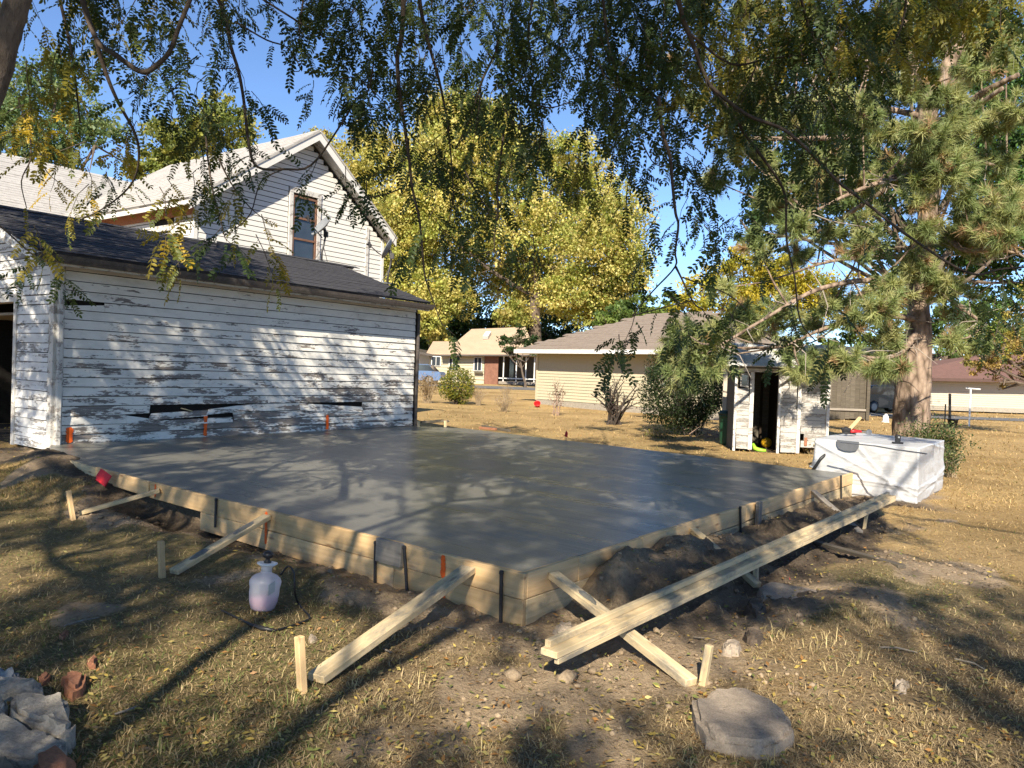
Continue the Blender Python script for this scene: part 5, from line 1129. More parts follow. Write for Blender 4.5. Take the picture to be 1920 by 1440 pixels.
# --------------------------------------------------------------- clods, litter, twigs on the ground
def ico():
    bm = bmesh.new(); bmesh.ops.create_icosphere(bm, subdivisions=1, radius=1); V = np.array([v.co[:] for v in bm.verts]); Fc = np.array([[v.index for v in f_.verts] for f_ in bm.faces]); bm.free(); return V, Fc
iv, if_ = ico()
def clods(n, rng, wet):
    oR = rng.uniform(-.1, 2.2, n); aR = rng.uniform(-.8, 7.2, n); pts = F+nR*oR[:, None]+eR*aR[:, None]
    half = rng.random(n) < .35; pl = F+nL*rng.uniform(0.05, 1.3, n)[:, None]+eL*rng.uniform(-1.2, 6.5, n)[:, None]; pts = np.where(half[:, None], pl, pts)
    d = dirtmask(pts[:, 0], pts[:, 1]); m = moistmask(pts[:, 0], pts[:, 1]); ok = (d > .45) & ~inside(pts[:, 0], pts[:, 1], SLAB, .08); pts = pts[ok]; m = m[ok]; n = len(pts)
    s = .004+.017*rng.random(n)**3.0+.035*(rng.random(n) < .010)*rng.random(n); rs_ = []; 
    pts[:, 2] = gz(pts[:, 0], pts[:, 1])+s*.25
    base = iv[None]*(1+.25*rng.normal(0, 1, (8, len(iv), 1)).clip(-1, 1)); kind = rng.integers(0, 8, n)
    ang = rng.uniform(0, 6.28, n); ca, sa = np.cos(ang), np.sin(ang)
    Vt = base[kind]*np.stack([s*rng.uniform(.8, 1.4, n), s*rng.uniform(.8, 1.4, n), s*rng.uniform(.55, .9, n)], 1)[:, None, :]
    Vx = Vt[..., 0]*ca[:, None]-Vt[..., 1]*sa[:, None]; Vy = Vt[..., 0]*sa[:, None]+Vt[..., 1]*ca[:, None]
    V = np.stack([Vx, Vy, Vt[..., 2]], 2)+pts[:, None]
    s = np.where(half[ok], np.minimum(s, .013), s)
    col = np.array([.31, .235, .155])*(1-m[:, None])+np.array([.11, .082, .06])*m[:, None]; col = col*rng.uniform(.7, 1.2, (n, 1))
    k = len(iv); return V.reshape(-1, 3), (if_[None]+(np.arange(n)*k)[:, None, None]).reshape(-1, 3), np.repeat(col, k, 0)
t = NT('soil_clod'); cc = t.n('Attribute', {'attribute_name': 'Col'}).outputs['Color']; nn = t.noise(t.coord('World'), 70, 5, .7); t.bump(nn, .8, .01); M_CLOD = t.base(t.mix(1.0, cc, t.ramp(nn, [(.3, .6), (.7, 1.3)]), 'MULTIPLY'), .95, .1)
v_, f__, c_ = clods(4200, np.random.default_rng(12), 0); o = put('soil_clods', npmesh('soil_clods', v_, f__, c_), M_CLOD, kind='stuff'); o['label'] = 'crumbled soil clods strewn round the forms'
def litter(n, rng):
    sx = rng.uniform(-40, 1960, n); sy = np.where(rng.random(n) < .3, 800+90*rng.random(n), 880+560*rng.random(n)**.8); q = ray_many(sx, sy); p = EYE+q*(-EYE[2]/q[:, 2])[:, None]; ok = ~inside(p[:, 0], p[:, 1], SLAB, .1); p = p[ok]; n = len(p)
    p[:, 2] = gz(p[:, 0], p[:, 1])+.012+.012*rng.random(n); az = rng.uniform(0, 6.28, n); d = np.stack([np.cos(az), np.sin(az), rng.normal(0, .25, n)], 1)
    rot = rframe(d, np.tile([0, 0, 1.0], (n, 1)), rng, .35); Vt = np.array([[-1, 0, 0], [0, -.42, .12], [1, 0, 0], [0, .42, .12]], float); s = rng.uniform(.010, .022, n)*(1+.05*np.maximum(np.linalg.norm(p, axis=1)-8, 0))
    pal = np.array([[.48, .36, .10], [.38, .20, .07], [.30, .22, .12], [.55, .45, .16], [.20, .22, .07]]); col = pal[rng.integers(0, 5, n)]*rng.uniform(.7, 1.2, (n, 1))
    return instance(Vt, np.array([[0, 1, 2, 3]]), p, rot, s, col)
v_, f__, c_ = litter(7600, np.random.default_rng(13)); o = put('fallen_leaves', npmesh('fallen_leaves', v_, f__, c_), M_LEAF, kind='stuff'); o['label'] = 'small yellow and brown fallen leaflets in the grass'
def gtwigs():
    m = MB()
    for (x0, y0, x1, y1) in ((960, 1188, 1018, 1212), (835, 1180, 858, 1188), (1300, 1199, 1352, 1208), (120, 1178, 186, 1162), (720, 1222, 735, 1228), (215, 1345, 255, 1330), (1790, 1240, 1850, 1262), (1650, 1218, 1720, 1228)):
        a = gpt(x0, y0)+GUP*.014; b = gpt(x1, y1)+GUP*.014; c = a*.5+b*.5+np.append(RNG.normal(0, .02, 2), .01); m.tube([a, c, b], [.005, .006, .003], 5)
    return m
o = gtwigs().put('fallen_twigs', M_GREYWOOD, None, kind='stuff'); o['label'] = 'dry twigs lying on the soil and grass'
# --------------------------------------------------------------- shrubs
def shrub(name, label, cat, base, h, r, nst, nlv, lsize, cols, stem_mat, rng, stem_r=.012, spread=.6, leafy=(.3, 1.0), blob=False, group=None):
    base = np.array(base, float); s = thing(name, label, cat, base, group); m = MB(); tips = []
    for k in range(nst):
        az = rng.uniform(0, 6.28); rr = r*rng.uniform(.2, 1)**.7; hh = h*rng.uniform(.6, 1.0)*(1-.35*(rr/r)**2)
        e = base+np.array([math.cos(az)*rr, math.sin(az)*rr, hh]); a = base+np.append(rng.normal(0, r*.12, 2), -.03); c = a*.5+e*.5+np.append(rng.normal(0, r*.12, 2), h*.08)-np.array([math.cos(az), math.sin(az), 0])*rr*.2*spread
        pts = smooth([a, c, e], 3); m.tube(pts, np.linspace(stem_r, stem_r*.3, len(pts)), 5); tips.append((a, c, e))
        for _ in range(3):
            t_ = rng.uniform(.45, .95); o0 = pts[int(t_*(len(pts)-1))]; o1 = o0+rng.normal(0, 1, 3)*r*.16+np.array([0, 0, h*.09]); m.tube([o0, o1], [stem_r*.35, stem_r*.15], 4, False); tips.append((o0, o0, o1))
    m.put('stems', stem_mat, s, kind='stuff')
    if nlv:
        ti = rng.integers(0, len(tips), nlv); u = rng.uniform(*leafy, nlv); A = np.array([t_[0] for t_ in tips])[ti]; E_2 = np.array([t_[2] for t_ in tips])[ti]
        p = A*(1-u[:, None])+E_2*u[:, None]+rng.normal(0, r*.10, (nlv, 3))
        if blob:
            d = rng.normal(0, 1, (nlv, 3)); d /= np.linalg.norm(d, axis=1, keepdims=True); rad = (.55+.45*rng.random(nlv)**.5)*(1+.35*(fbm(d[:, 0]*2.2+base[0], d[:, 1]*2.2+d[:, 2]*2, 3)-.5)*2)
            p = base+np.array([0, 0, h*.5])+d*rad[:, None]*np.array([r, r, h*.5])
        p[:, 2] = np.maximum(p[:, 2], base[2]+.03)
        rot = rframe(rng.normal(0, 1, (nlv, 3)), np.tile([0, 0, 1.0], (nlv, 1)), rng, .8); Vt = np.array([[-.5, 0, 0], [0, -.3, .1], [.6, 0, 0], [0, .3, .1]]); pal = np.array(cols)
        col = pal[rng.integers(0, len(pal), nlv)]*rng.uniform(.7, 1.25, (nlv, 1))
        v, f_, c = instance(Vt, np.array([[0, 1, 2, 3]]), p, rot, lsize*rng.uniform(.6, 1.3, nlv), col); put('leaves', npmesh('leaves', v, f_, c), M_LEAF, s, kind='stuff')
    return s
rg_ = np.random.default_rng(21)
M_DSTEM = speckle('dark_stem', (.025, .02, .016), (.07, .055, .045), 8, .9, .4); M_PSTEM = speckle('pinkish_stem', (.20, .13, .10), (.34, .24, .18), 8, .9, .2); M_TSTEM = speckle('tan_stem', (.22, .165, .10), (.36, .28, .18), 8, .9, .2)
GRN = [(.05, .085, .03), (.075, .11, .035), (.035, .06, .022), (.11, .14, .05)]; YGR = [(.14, .17, .03), (.22, .22, .035), (.08, .12, .025), (.34, .29, .04)]; DRY = [(.28, .19, .09), (.36, .25, .12), (.2, .12, .06)]; BRN = [(.16, .09, .06), (.10, .07, .05), (.22, .15, .09)]
shrub('bare_shrub', 'dark many stemmed bare shrub before the cream garage wall', 'shrub', grd(1150, 796), 1.7, .85, 26, 320, .06, BRN+GRN[:1], M_DSTEM, rg_, .038)
shrub('rose_bush', 'thin leggy rose bush left of the dark bare shrub', 'shrub', grd(1044, 779), 1.6, .5, 10, 150, .07, BRN+[(.07, .07, .05)], M_PSTEM, rg_, .016)
shrub('evergreen_bush', 'dense dark green bush left of the white shed', 'bush', grd(1285, 815), 2.55, 1.22, 30, 21000, .06, [(.03, .05, .02), (.045, .07, .025), (.022, .04, .016), (.06, .08, .03)], M_DSTEM, rg_, .02, blob=True)
shrub('dry_shrub', 'brown twiggy shrub touching the white garage corner', 'shrub', grd(800, 756), 1.5, .75, 70, 900, .06, DRY, M_TSTEM, rg_, .010)
shrub('yellow_green_bush', 'rounded bush turning yellow on its right side', 'bush', grd(856, 758), 1.6, .8, 30, 5200, .075, YGR, M_DSTEM, rg_, .015, blob=True)
shrub('dry_shrub', 'sparse dry stalks just right of the yellowing bush', 'shrub', grd(897, 760), 1.1, .5, 45, 160, .05, DRY, M_TSTEM, rg_, .008)
shrub('dry_shrub', 'low loose tangle of dry stalks in the middle lawn', 'shrub', grd(945, 772), .8, .7, 60, 140, .05, DRY, M_TSTEM, rg_, .007)
shrub('dry_shrub', 'short dry stalks between tangle and red bucket, behind', 'shrub', grd(948, 748), .9, .5, 40, 90, .05, DRY, M_TSTEM, rg_, .007)
shrub('green_shrub', 'low leafy green shrub at the foot of the pine', 'shrub', at(P(1748, 846, 15.2), 0), .95, .75, 55, 5200, .045, GRN+[(.16, .17, .06)], M_TSTEM, rg_, .008, leafy=(.2, 1.05))
shrub('green_shrub', 'trailing green shrub arm beside the wrapped box end', 'shrub', at(P(1785, 872, 13.2), 0), .6, .35, 26, 1100, .04, GRN+[(.16, .17, .06)], M_TSTEM, rg_, .006, leafy=(.2, 1.05))
shrub('weed_clump', 'low dry weeds between the white shed and wrapped box', 'weeds', grd(1522, 852), .45, .35, 50, 500, .04, DRY+GRN[3:]+[(.3, .28, .1)], M_TSTEM, rg_, .005)
shrub('weed_clump', 'low green weeds under the dark green bush', 'weeds', grd(1245, 822), .35, .7, 50, 700, .04, GRN[2:]+YGR, M_TSTEM, rg_, .005)
sp_ = thing('stick_pile', 'heap of bare cut sticks left of the white shed', 'stick pile', grd(1335, 822)); q = grd(1335, 822)
for k in range(26):
    m = MB(); a = q+np.append(rg_.normal(0, .28, 2), .03+.2*rg_.random()); az = rg_.uniform(-.9, .9)+(0 if rg_.random() < .7 else 1.5); d_ = np.array([math.cos(az), math.sin(az)*.6, rg_.uniform(-.1, .75)]); m.tube([a-d_*.22, a+np.append(rg_.normal(0, .02, 2), .02), a+d_*.28], [.012, .011, .005], 5); m.put('stick', M_PSTEM, sp_)
# --------------------------------------------------------------- broad leaved trees far off
def bigtree(name, label, base, trunk_top, tr, clumps, nleaf, lsize, cols, rng, group=None, limbs=True, hole=.0):
    """clumps: (x, y, z, radius) in the world; leaves sit in an uneven shell of many small sprays"""
    base = np.array(base, float); s = thing(name, label, 'tree', base, group); m = MB(); tt = np.array(trunk_top, float)
    pts = [base-GUP*.2, base+GUP*.3, base*.6+tt*.4+np.append(rng.normal(0, tr*.5, 2), 0), tt]; m.tube(smooth(pts, 4), np.linspace(tr*1.25, tr*.55, 13), 10, wob=.06); m.put('trunk', M_BARK, s, True)
    if limbs:
        for (x, y, z, r) in clumps:
            m = MB(); a = base*(.45)+tt*.55+(tt-base)*rng.uniform(0, .4); e = np.array([x, y, z]); c = a*.5+e*.5+np.array([0, 0, -r*.2]); p = smooth([a, c, e], 4); m.tube(p, np.linspace(tr*.38, .03, len(p)), 6)
            for _ in range(4): o0 = p[int(rng.uniform(.4, .95)*len(p)-.01)]; m.tube([o0, o0+rng.normal(0, 1, 3)*r*.55], [.06, .02], 5)
            m.put('limb', M_BARK, s)
    cl = np.array(clumps, float); wgt = cl[:, 3]**2*rng.uniform(.5, 1.5, len(cl)); ns = max(30, nleaf//60); ci = rng.choice(len(cl), ns, p=wgt/wgt.sum())
    d = rng.normal(0, 1, (ns, 3)); d /= np.linalg.norm(d, axis=1, keepdims=True); rad = cl[ci, 3]*(.30+.78*rng.random(ns)**.6)
    sc_ = cl[ci, :3]+d*rad[:, None]*np.array([1, 1, .85]); si = rng.integers(0, ns, nleaf); sr = cl[ci, 3][si]*.15*rng.uniform(.5, 1.5, ns)[si]
    p = sc_[si]+rng.normal(0, 1, (nleaf, 3))*sr[:, None]*np.array([1, 1, .65])
    rot = rframe(rng.normal(0, 1, (nleaf, 3))+np.array([0, 0, -.5]), np.tile([0, 0, 1.0], (nleaf, 1)), rng, .7); Vt = np.array([[-.5, 0, 0], [0, -.36, .08], [.6, 0, -.05], [0, .36, .08]]); pal = np.array(cols)
    sprc = pal[rng.integers(0, len(pal), ns)]*rng.uniform(.82, 1.15, (ns, 1))*(.85+.3*rng.random(len(cl)))[ci][:, None]; col = sprc[si]*rng.uniform(.8, 1.2, (nleaf, 1))
    v, f_, c = instance(Vt, np.array([[0, 1, 2, 3]]), p, rot, lsize*rng.uniform(.6, 1.3, nleaf), col); put('crown', npmesh('crown', v, f_, c), M_LEAF, s, kind='stuff')
    return s
YEL = [(.47, .43, .13), (.53, .46, .15), (.36, .37, .10), (.32, .34, .085), (.58, .48, .17), (.27, .31, .07)]; DKG = [(.045, .08, .025), (.03, .06, .018), (.065, .10, .03)]; OLV = [(.16, .19, .05), (.24, .25, .06), (.12, .15, .04), (.32, .30, .08)]
def clump_px(lst, depth, spread, rng): return [(*P(x, y, depth+rng.uniform(-spread, spread)), r*depth/FPX) for x, y, r in lst]
rt_ = np.random.default_rng(31)
b = at(P(1010, 720, 74), .6);
bigtree('yellow_tree', 'huge yellow green tree rising behind the tan house roof', b, P(1003, 470, 74), .7, clump_px([(820, 330, 70), (900, 290, 80), (1000, 300, 75), (1070, 300, 60), (1110, 360, 60), (1160, 400, 60), (1130, 470, 75), (1170, 520, 45), (1050, 420, 85), (960, 420, 90), (860, 430, 90), (900, 520, 70), (1000, 530, 65), (1080, 550, 60), (850, 220, 60), (920, 240, 55), (1130, 570, 45), (960, 590, 35), (800, 400, 70)], 74, 5, rt_), 175000, .255, YEL, rt_)
b = at(P(812, 712, 72), .6); bigtree('yellow_tree', 'yellow tree whose low branches hang at the garage corner', b, P(800, 560, 72), .45, clump_px([(770, 480, 60), (800, 540, 55), (760, 560, 45), (850, 560, 45), (800, 600, 35), (822, 632, 20), (760, 400, 60), (740, 480, 60)], 71, 2.5, rt_), 60000, .25, YEL[:4], rt_)
b = at(P(640, 700, 80), .3); bigtree('pale_tree', 'pale yellow tree top behind the house gable', b, P(640, 420, 80), .5, clump_px([(650, 330, 70), (700, 310, 60), (620, 400, 80), (760, 300, 60), (600, 270, 38), (580, 290, 35), (690, 260, 40), (820, 250, 60), (700, 420, 70)], 80, 4, rt_), 34000, .30, [(.42, .38, .11), (.36, .35, .10), (.46, .38, .12)], rt_)
b = at(P(340, 690, 48), .2); bigtree('olive_tree', 'yellow olive tree showing above the house roof', b, P(340, 350, 48), .4, clump_px([(330, 270, 60), (420, 230, 55), (370, 320, 60), (280, 320, 40), (450, 300, 40)], 48, 2, rt_), 18000, .22, OLV, rt_)
b = at(P(60, 690, 40), .2); bigtree('dark_green_tree', 'dark green tree behind the pale house roof at the left edge', b, P(60, 330, 40), .5, clump_px([(40, 180, 90), (110, 160, 60), (150, 220, 55), (20, 260, 80), (120, 280, 60), (-60, 200, 90), (190, 250, 40)], 40, 3, rt_), 22000, .18, [(.10, .15, .06), (.07, .115, .045), (.16, .20, .08)], rt_)
b = at(P(1395, 712, 62), .2); bigtree('golden_tree', 'golden yellow tree behind the cream garage roof', b, P(1395, 560, 62), .4, clump_px([(1395, 490, 38), (1430, 520, 40), (1350, 520, 40), (1310, 550, 40), (1290, 580, 35), (1420, 570, 50), (1370, 580, 40), (1480, 520, 45), (1520, 560, 50), (1580, 540, 45)], 62, 2.5, rt_), 26000, .22, [(.50, .42, .04), (.44, .38, .05), (.54, .42, .05), (.36, .36, .05)], rt_)
b = at(P(1200, 712, 66), .2); bigtree('green_tree', 'green tree low behind the cream garage roof', b, P(1200, 610, 66), .4, clump_px([(1200, 585, 35), (1235, 600, 35), (1165, 590, 30), (1260, 570, 25), (1130, 610, 30)], 66, 2, rt_), 9000, .28, [(.13, .20, .05), (.18, .24, .06), (.09, .14, .04)], rt_)
for (x, y0, sz, lb) in ((850, 630, 52, 'dark trees in shade left behind the tan house'), (960, 630, 52, 'dark tree in shade behind the tan house ridge'), (1060, 630, 55, 'dark tree behind the left end of the cream garage'), (905, 610, 60, 'dark tree behind the middle of the tan house'), (1000, 615, 62, 'dark tree behind the tan house porch'), (810, 610, 60, 'dark tree rising left of the tan house ridge'), (770, 630, 50, 'dark tree behind the carport')):
    b = at(P(x, 700, 92), .7); bigtree('dark_green_tree', lb, b, P(x, 640, 92), .4, clump_px([(x, y0-15, sz*.8), (x-30, y0+10, sz*.7), (x+30, y0+8, sz*.7), (x, y0+30, sz*.7), (x-10, y0+45, sz*.5)], 92, 2.5, rt_), 6500, .34, DKG, rt_, 'dark trees behind the far houses')
b = at(P(1722, 735, 33), 0); bigtree('dark_green_tree', 'tall dark green tree behind the pine on the right', b, P(1730, 420, 33), .35, clump_px([(1880, 330, 90), (1800, 320, 70), (1840, 430, 80), (1920, 430, 80), (1870, 230, 90), (1790, 200, 80), (1940, 300, 90), (1850, 520, 60), (1920, 530, 60), (1780, 480, 50), (1900, 120, 90), (1800, 90, 90), (1700, 60, 80)], 33, 2.5, rt_), 44000, .17, [(.055, .11, .03), (.075, .15, .035), (.10, .19, .05), (.04, .075, .022)], rt_)
b = at(P(1705, 735, 36), 0); bigtree('dark_green_tree', 'dark leafy tree behind the pine\'s left branches', b, P(1715, 420, 36), .35, clump_px([(1500, 380, 70), (1580, 350, 80), (1440, 400, 55), (1620, 420, 80), (1530, 290, 80), (1600, 240, 90), (1400, 430, 40), (1660, 330, 80), (1440, 300, 60), (1500, 200, 90), (1620, 130, 90)], 36, 2.5, rt_), 34000, .17, DKG+[(.09, .13, .04)], rt_)
b = at(P(1960, 775, 26), 0); bigtree('autumn_tree', 'small autumn tree with brown and yellow leaves at the right edge', b, P(1945, 690, 26), .12, clump_px([(1860, 640, 45), (1900, 610, 50), (1930, 660, 60), (1850, 690, 35), (1890, 700, 40), (1960, 600, 70), (1830, 665, 25)], 26, 1.2, rt_), 6500, .085, [(.32, .27, .06), (.36, .26, .09), (.22, .20, .06), (.30, .19, .09), (.16, .17, .05)], rt_)
b = at(P(1720, 745, 64), .2); bigtree('green_tree', 'green trees beyond the red brown roof', b, P(1760, 660, 64), .4, clump_px([(1760, 650, 40), (1800, 640, 45), (1720, 640, 40), (1690, 670, 35), (1850, 650, 45), (1900, 640, 50), (1660, 650, 45), (1600, 650, 45), (1560, 660, 40), (1630, 690, 30), (1950, 640, 50), (1850, 600, 50), (1780, 600, 45), (1690, 610, 45), (1620, 610, 40)], 64, 2, rt_), 20000, .28, [(.13, .20, .05), (.20, .24, .06), (.08, .13, .035)], rt_)
b = at(P(985, 716, 57), .4); bigtree('porch_tree', 'small dark half bare tree before the tan house porch', b, P(975, 670, 57), .10, clump_px([(960, 640, 22), (985, 630, 24), (945, 655, 14), (1000, 650, 20), (970, 660, 14)], 57, .8, rt_), 2600, .17, DKG+[(.16, .15, .09)], rt_)
# --------------------------------------------------------------- pine
rp = np.random.default_rng(41); PD = 17.0
pb = at(P(1710, 846, PD), 0); pine = thing('pine_tree', 'tall old pine with thick leaning trunk on the right', 'tree', pb)
tk = [(1708, 850, 44), (1708, 800, 37), (1712, 720, 35), (1722, 640, 28), (1722, 570, 21), (1732, 500, 20), (1738, 430, 19), (1742, 340, 19), (1738, 260, 20), (1740, 190, 20)]
tp_ = [P(x, y, PD) for x, y, r in tk]; m = MB(); sp2 = smooth(tp_, 4); m.tube(sp2, np.interp(np.linspace(0, len(tk)-1, len(sp2)), range(len(tk)), [r*.86 for *_, r in tk])*PD/FPX, 18, wob=.05); m.put('trunk', M_PBARK, pine, True)
def plimb(pts, r0, r1, mat=M_PBARK, d0=PD):
    p = [P(x, y, d0+dd) for x, y, dd in pts]; s_ = smooth(p, 4); m = MB(); m.tube(s_, np.linspace(r0, r1, len(s_)), 8, wob=.05); m.put('limb', mat, pine, True); return s_
plimb([(1742, 205, 0), (1770, 140, .2), (1795, 80, .3), (1815, 0, .5), (1825, -80, .6)], .20, .10); plimb([(1738, 205, 0), (1720, 150, -.3), (1700, 80, -.6), (1695, -60, -.8)], .15, .07)
plimb([(1745, 240, 0), (1800, 205, -.5), (1850, 170, -1), (1910, 140, -1.6)], .12, .05); plimb([(1745, 235, .1), (1790, 232, -.8), (1830, 200, -1.4), (1880, 165, -2)], .09, .04)
LB = [[(1738, 480, 0), (1660, 482, -.5), (1580, 486, -1), (1520, 500, -1.4)], [(1725, 560, 0), (1660, 530, -1), (1600, 528, -1.8), (1520, 548, -2.4), (1430, 600, -2.8), (1330, 660, -3)], [(1725, 600, 0), (1640, 590, -.8), (1560, 610, -1.6), (1470, 650, -2)], [(1738, 340, 0), (1640, 330, .8), (1540, 335, 1.4), (1440, 350, 1.8)], [(1740, 400, 0), (1800, 465, -1), (1860, 468, -1.6), (1910, 475, -2)], [(1738, 300, 0), (1680, 330, -1.2), (1600, 360, -2), (1520, 400, -2.4)], [(1740, 270, 0), (1830, 300, .8), (1900, 320, 1.4)], [(1738, 220, 0), (1640, 200, .4), (1540, 190, .8), (1440, 180, 1), (1330, 160, 1)], [(1740, 190, 0), (1650, 130, -1), (1560, 90, -1.6), (1450, 60, -2)], [(1722, 620, 0), (1690, 660, -1), (1650, 672, -1.4), (1600, 665, -1.8)], [(1730, 530, 0), (1780, 560, -1), (1820, 590, -1.5), (1850, 610, -1.8)], [(1735, 470, 0), (1600, 560, .8), (1450, 620, 1.2), (1300, 640, 1.4)], [(1740, 250, 0), (1500, 260, 1.2), (1350, 250, 1.6), (1270, 190, 1.8)], [(1738, 300, 0), (1560, 420, 1.4), (1430, 480, 1.8)]]
lb_pts = []
for l_ in LB: lb_pts += plimb(l_, .075, .02)
m = MB()
for _ in range(260):
    o0 = lb_pts[rp.integers(0, len(lb_pts))]; d_ = rp.normal(0, 1, 3)*np.array([.6, .6, .5]); o1 = o0+d_*.3; o2 = o1+(d_+rp.normal(0, .5, 3))*.3; m.tube([o0, o1, o2], [.014, .010, .004], 4, False)
m.put('bare_twigs', speckle('grey_pine_twig', (.22, .18, .15), (.36, .31, .26), 8, .9, .2), pine, kind='stuff')
CL = [(1760, 295, 42, 16), (1800, 300, 34, 9), (1830, 420, 44, 16), (1790, 450, 30, 8), (1880, 440, 28, 7), (1720, 510, 55, 22), (1670, 545, 45, 16), (1780, 545, 48, 16), (1640, 580, 42, 12), (1600, 600, 36, 10), (1670, 630, 36, 10), (1662, 676, 38, 18), (1640, 690, 24, 7), (1690, 690, 20, 5), (1455, 590, 44, 16), (1420, 615, 38, 10), (1540, 345, 46, 14), (1690, 330, 40, 10), (1740, 340, 52, 18), (1805, 372, 26, 6), (1700, 165, 34, 12), (1780, 185, 34, 12), (1690, 100, 34, 10), (1870, 70, 46, 16), (1850, 30, 40, 12), (1900, 205, 46, 16), (1800, 215, 34, 12), (1440, 190, 26, 10), (1480, 222, 26, 9), (1530, 310, 34, 12), (1570, 300, 28, 9), (1460, 360, 34, 10), (1290, 640, 50, 20), (1335, 645, 42, 16), (1290, 700, 46, 18), (1340, 690, 36, 10), (1490, 655, 32, 9), (1545, 682, 42, 16), (1500, 690, 30, 8), (1590, 680, 30, 8), (1270, 120, 22, 6), (1300, 190, 22, 7), (1380, 270, 34, 10), (1420, 300, 32, 9), (1340, 340, 32, 9), (1500, 420, 36, 10), (1560, 440, 34, 9), (1620, 460, 34, 9), (1500, 480, 30, 8), (1620, 350, 42, 12), (1660, 250, 44, 12), (1600, 200, 44, 12), (1560, 120, 48, 12), (1640, 60, 50, 14), (1740, 60, 46, 14), (1500, 60, 50, 12), (1830, 130, 40, 12), (1880, 300, 40, 12), (1900, 370, 36, 9), (1780, 640, 30, 5), (1800, 600, 36, 8), (1840, 650, 26, 5), (1560, 560, 40, 10), (1520, 610, 32, 8), (1380, 590, 36, 9), (1360, 540, 30, 6)]
_ph = np.random.default_rng(77)
for _ in range(34): CL.append((_ph.uniform(1370, 1900), _ph.uniform(10, 470), _ph.uniform(30, 48), int(_ph.integers(8, 14))))
for q_ in ((1285, 625, 40, 12), (1310, 660, 46, 14), (1265, 670, 36, 10), (1345, 620, 36, 9), (1735, 430, 34, 10), (1725, 250, 36, 10), (1750, 150, 34, 9), (1715, 380, 34, 9)): CL.append(q_)
def tuft_mesh(n, rng, L_=1.0):
    V = []; Fs = []
    for k in range(n):
        d = rng.normal(0, 1, 3); d = d/np.linalg.norm(d); d = unit(d+np.array([1.0, 0, 0])*.75); s = unit(np.cross(d, rng.normal(0, 1, 3)))*.036
        b = np.array([rng.uniform(-.5, .3), 0, 0])+rng.normal(0, .03, 3); l_ = L_*rng.uniform(.75, 1.1); t_ = b+d*l_-np.array([0, 0, .10])*l_
        V += [b-s, b+s, t_]; Fs.append((3*k, 3*k+1, 3*k+2))
    return np.array(V), np.array(Fs)
tms = [tuft_mesh(95, rp) for _ in range(6)]
NC_ = [(.31, .335, .13), (.26, .30, .115), (.38, .38, .165), (.19, .24, .09), (.22, .265, .10)]; DEADN = (.42, .28, .15)
lbA = np.array(lb_pts); tl_all = []; m = MB()
for (x, y, r, n) in CL:
    c0 = P(x, y, PD-1.5+rp.uniform(-1.2, 1.2)) if y > 150 else P(x, y, PD+rp.uniform(-1.5, 1.5)); near = lbA[np.argmin(np.linalg.norm(lbA-c0, axis=1))]
    R_ = r*PD/FPX
    if np.linalg.norm(near-c0) > .15: mid = near*.5+c0*.5-GUP*.08; m.tube([near, mid, c0], [.022, .018, .010], 5, False)
    for _ in range(int(n*2.3)):
        d = rp.normal(0, 1, 3); d /= np.linalg.norm(d); p_ = c0+d*R_*rp.uniform(.15, .95)*np.array([1, 1, .8]); dr = unit(d*.8+np.array([0, 0, .55])+rp.normal(0, .25, 3)); m.tube([c0, p_], [.009, .006], 4, False)
        col = np.array(NC_[rp.integers(0, len(NC_))])*rp.uniform(.75, 1.15) if rp.random() > .07 else np.array(DEADN)*rp.uniform(.7, 1); tl_all.append((p_, dr, rp.uniform(.17, .25), col))
m.put('twigs', M_PBARK, pine, kind='stuff')
tl_all.sort(key=lambda q_: np.linalg.norm(q_[0]-EYE)/q_[2])
tuft_me = []
for (v, f_) in tms:
    for c in NC_+[DEADN]:
        me = npmesh('needle_tuft', v, f_, np.tile(np.array(c), (len(v), 1))); me.materials.append(M_NEEDLE); tuft_me.append((np.array(c), me))
for i, (p_, dr, s, c) in enumerate(tl_all[:300]):
    opt = [me for cc, me in tuft_me if np.allclose(cc, min(NC_+[DEADN], key=lambda k_: np.linalg.norm(np.array(k_)-c)))]
    x, y, z = basis(dr, GUP+rp.normal(0, .2, 3)); Mx = Matrix(((x[0]*s, y[0]*s, z[0]*s, p_[0]), (x[1]*s, y[1]*s, z[1]*s, p_[1]), (x[2]*s, y[2]*s, z[2]*s, p_[2]), (0, 0, 0, 1))); put('needle_tuft', opt[i % len(opt)], M_NEEDLE, pine, M=Mx)
rest = tl_all[300:]
for k, (v, f_) in enumerate(tms):
    sub = rest[k::6]; 
    if not sub: continue
    pos = np.array([q_[0] for q_ in sub]); rot = rframe(np.array([q_[1] for q_ in sub]), np.tile(GUP, (len(sub), 1)), rp, .2)
    V, Fo, C_ = instance(v, f_, pos, rot, np.array([q_[2] for q_ in sub]), np.array([q_[3] for q_ in sub])); put('needles', npmesh('needles', V, Fo, C_), M_NEEDLE, pine, kind='stuff')
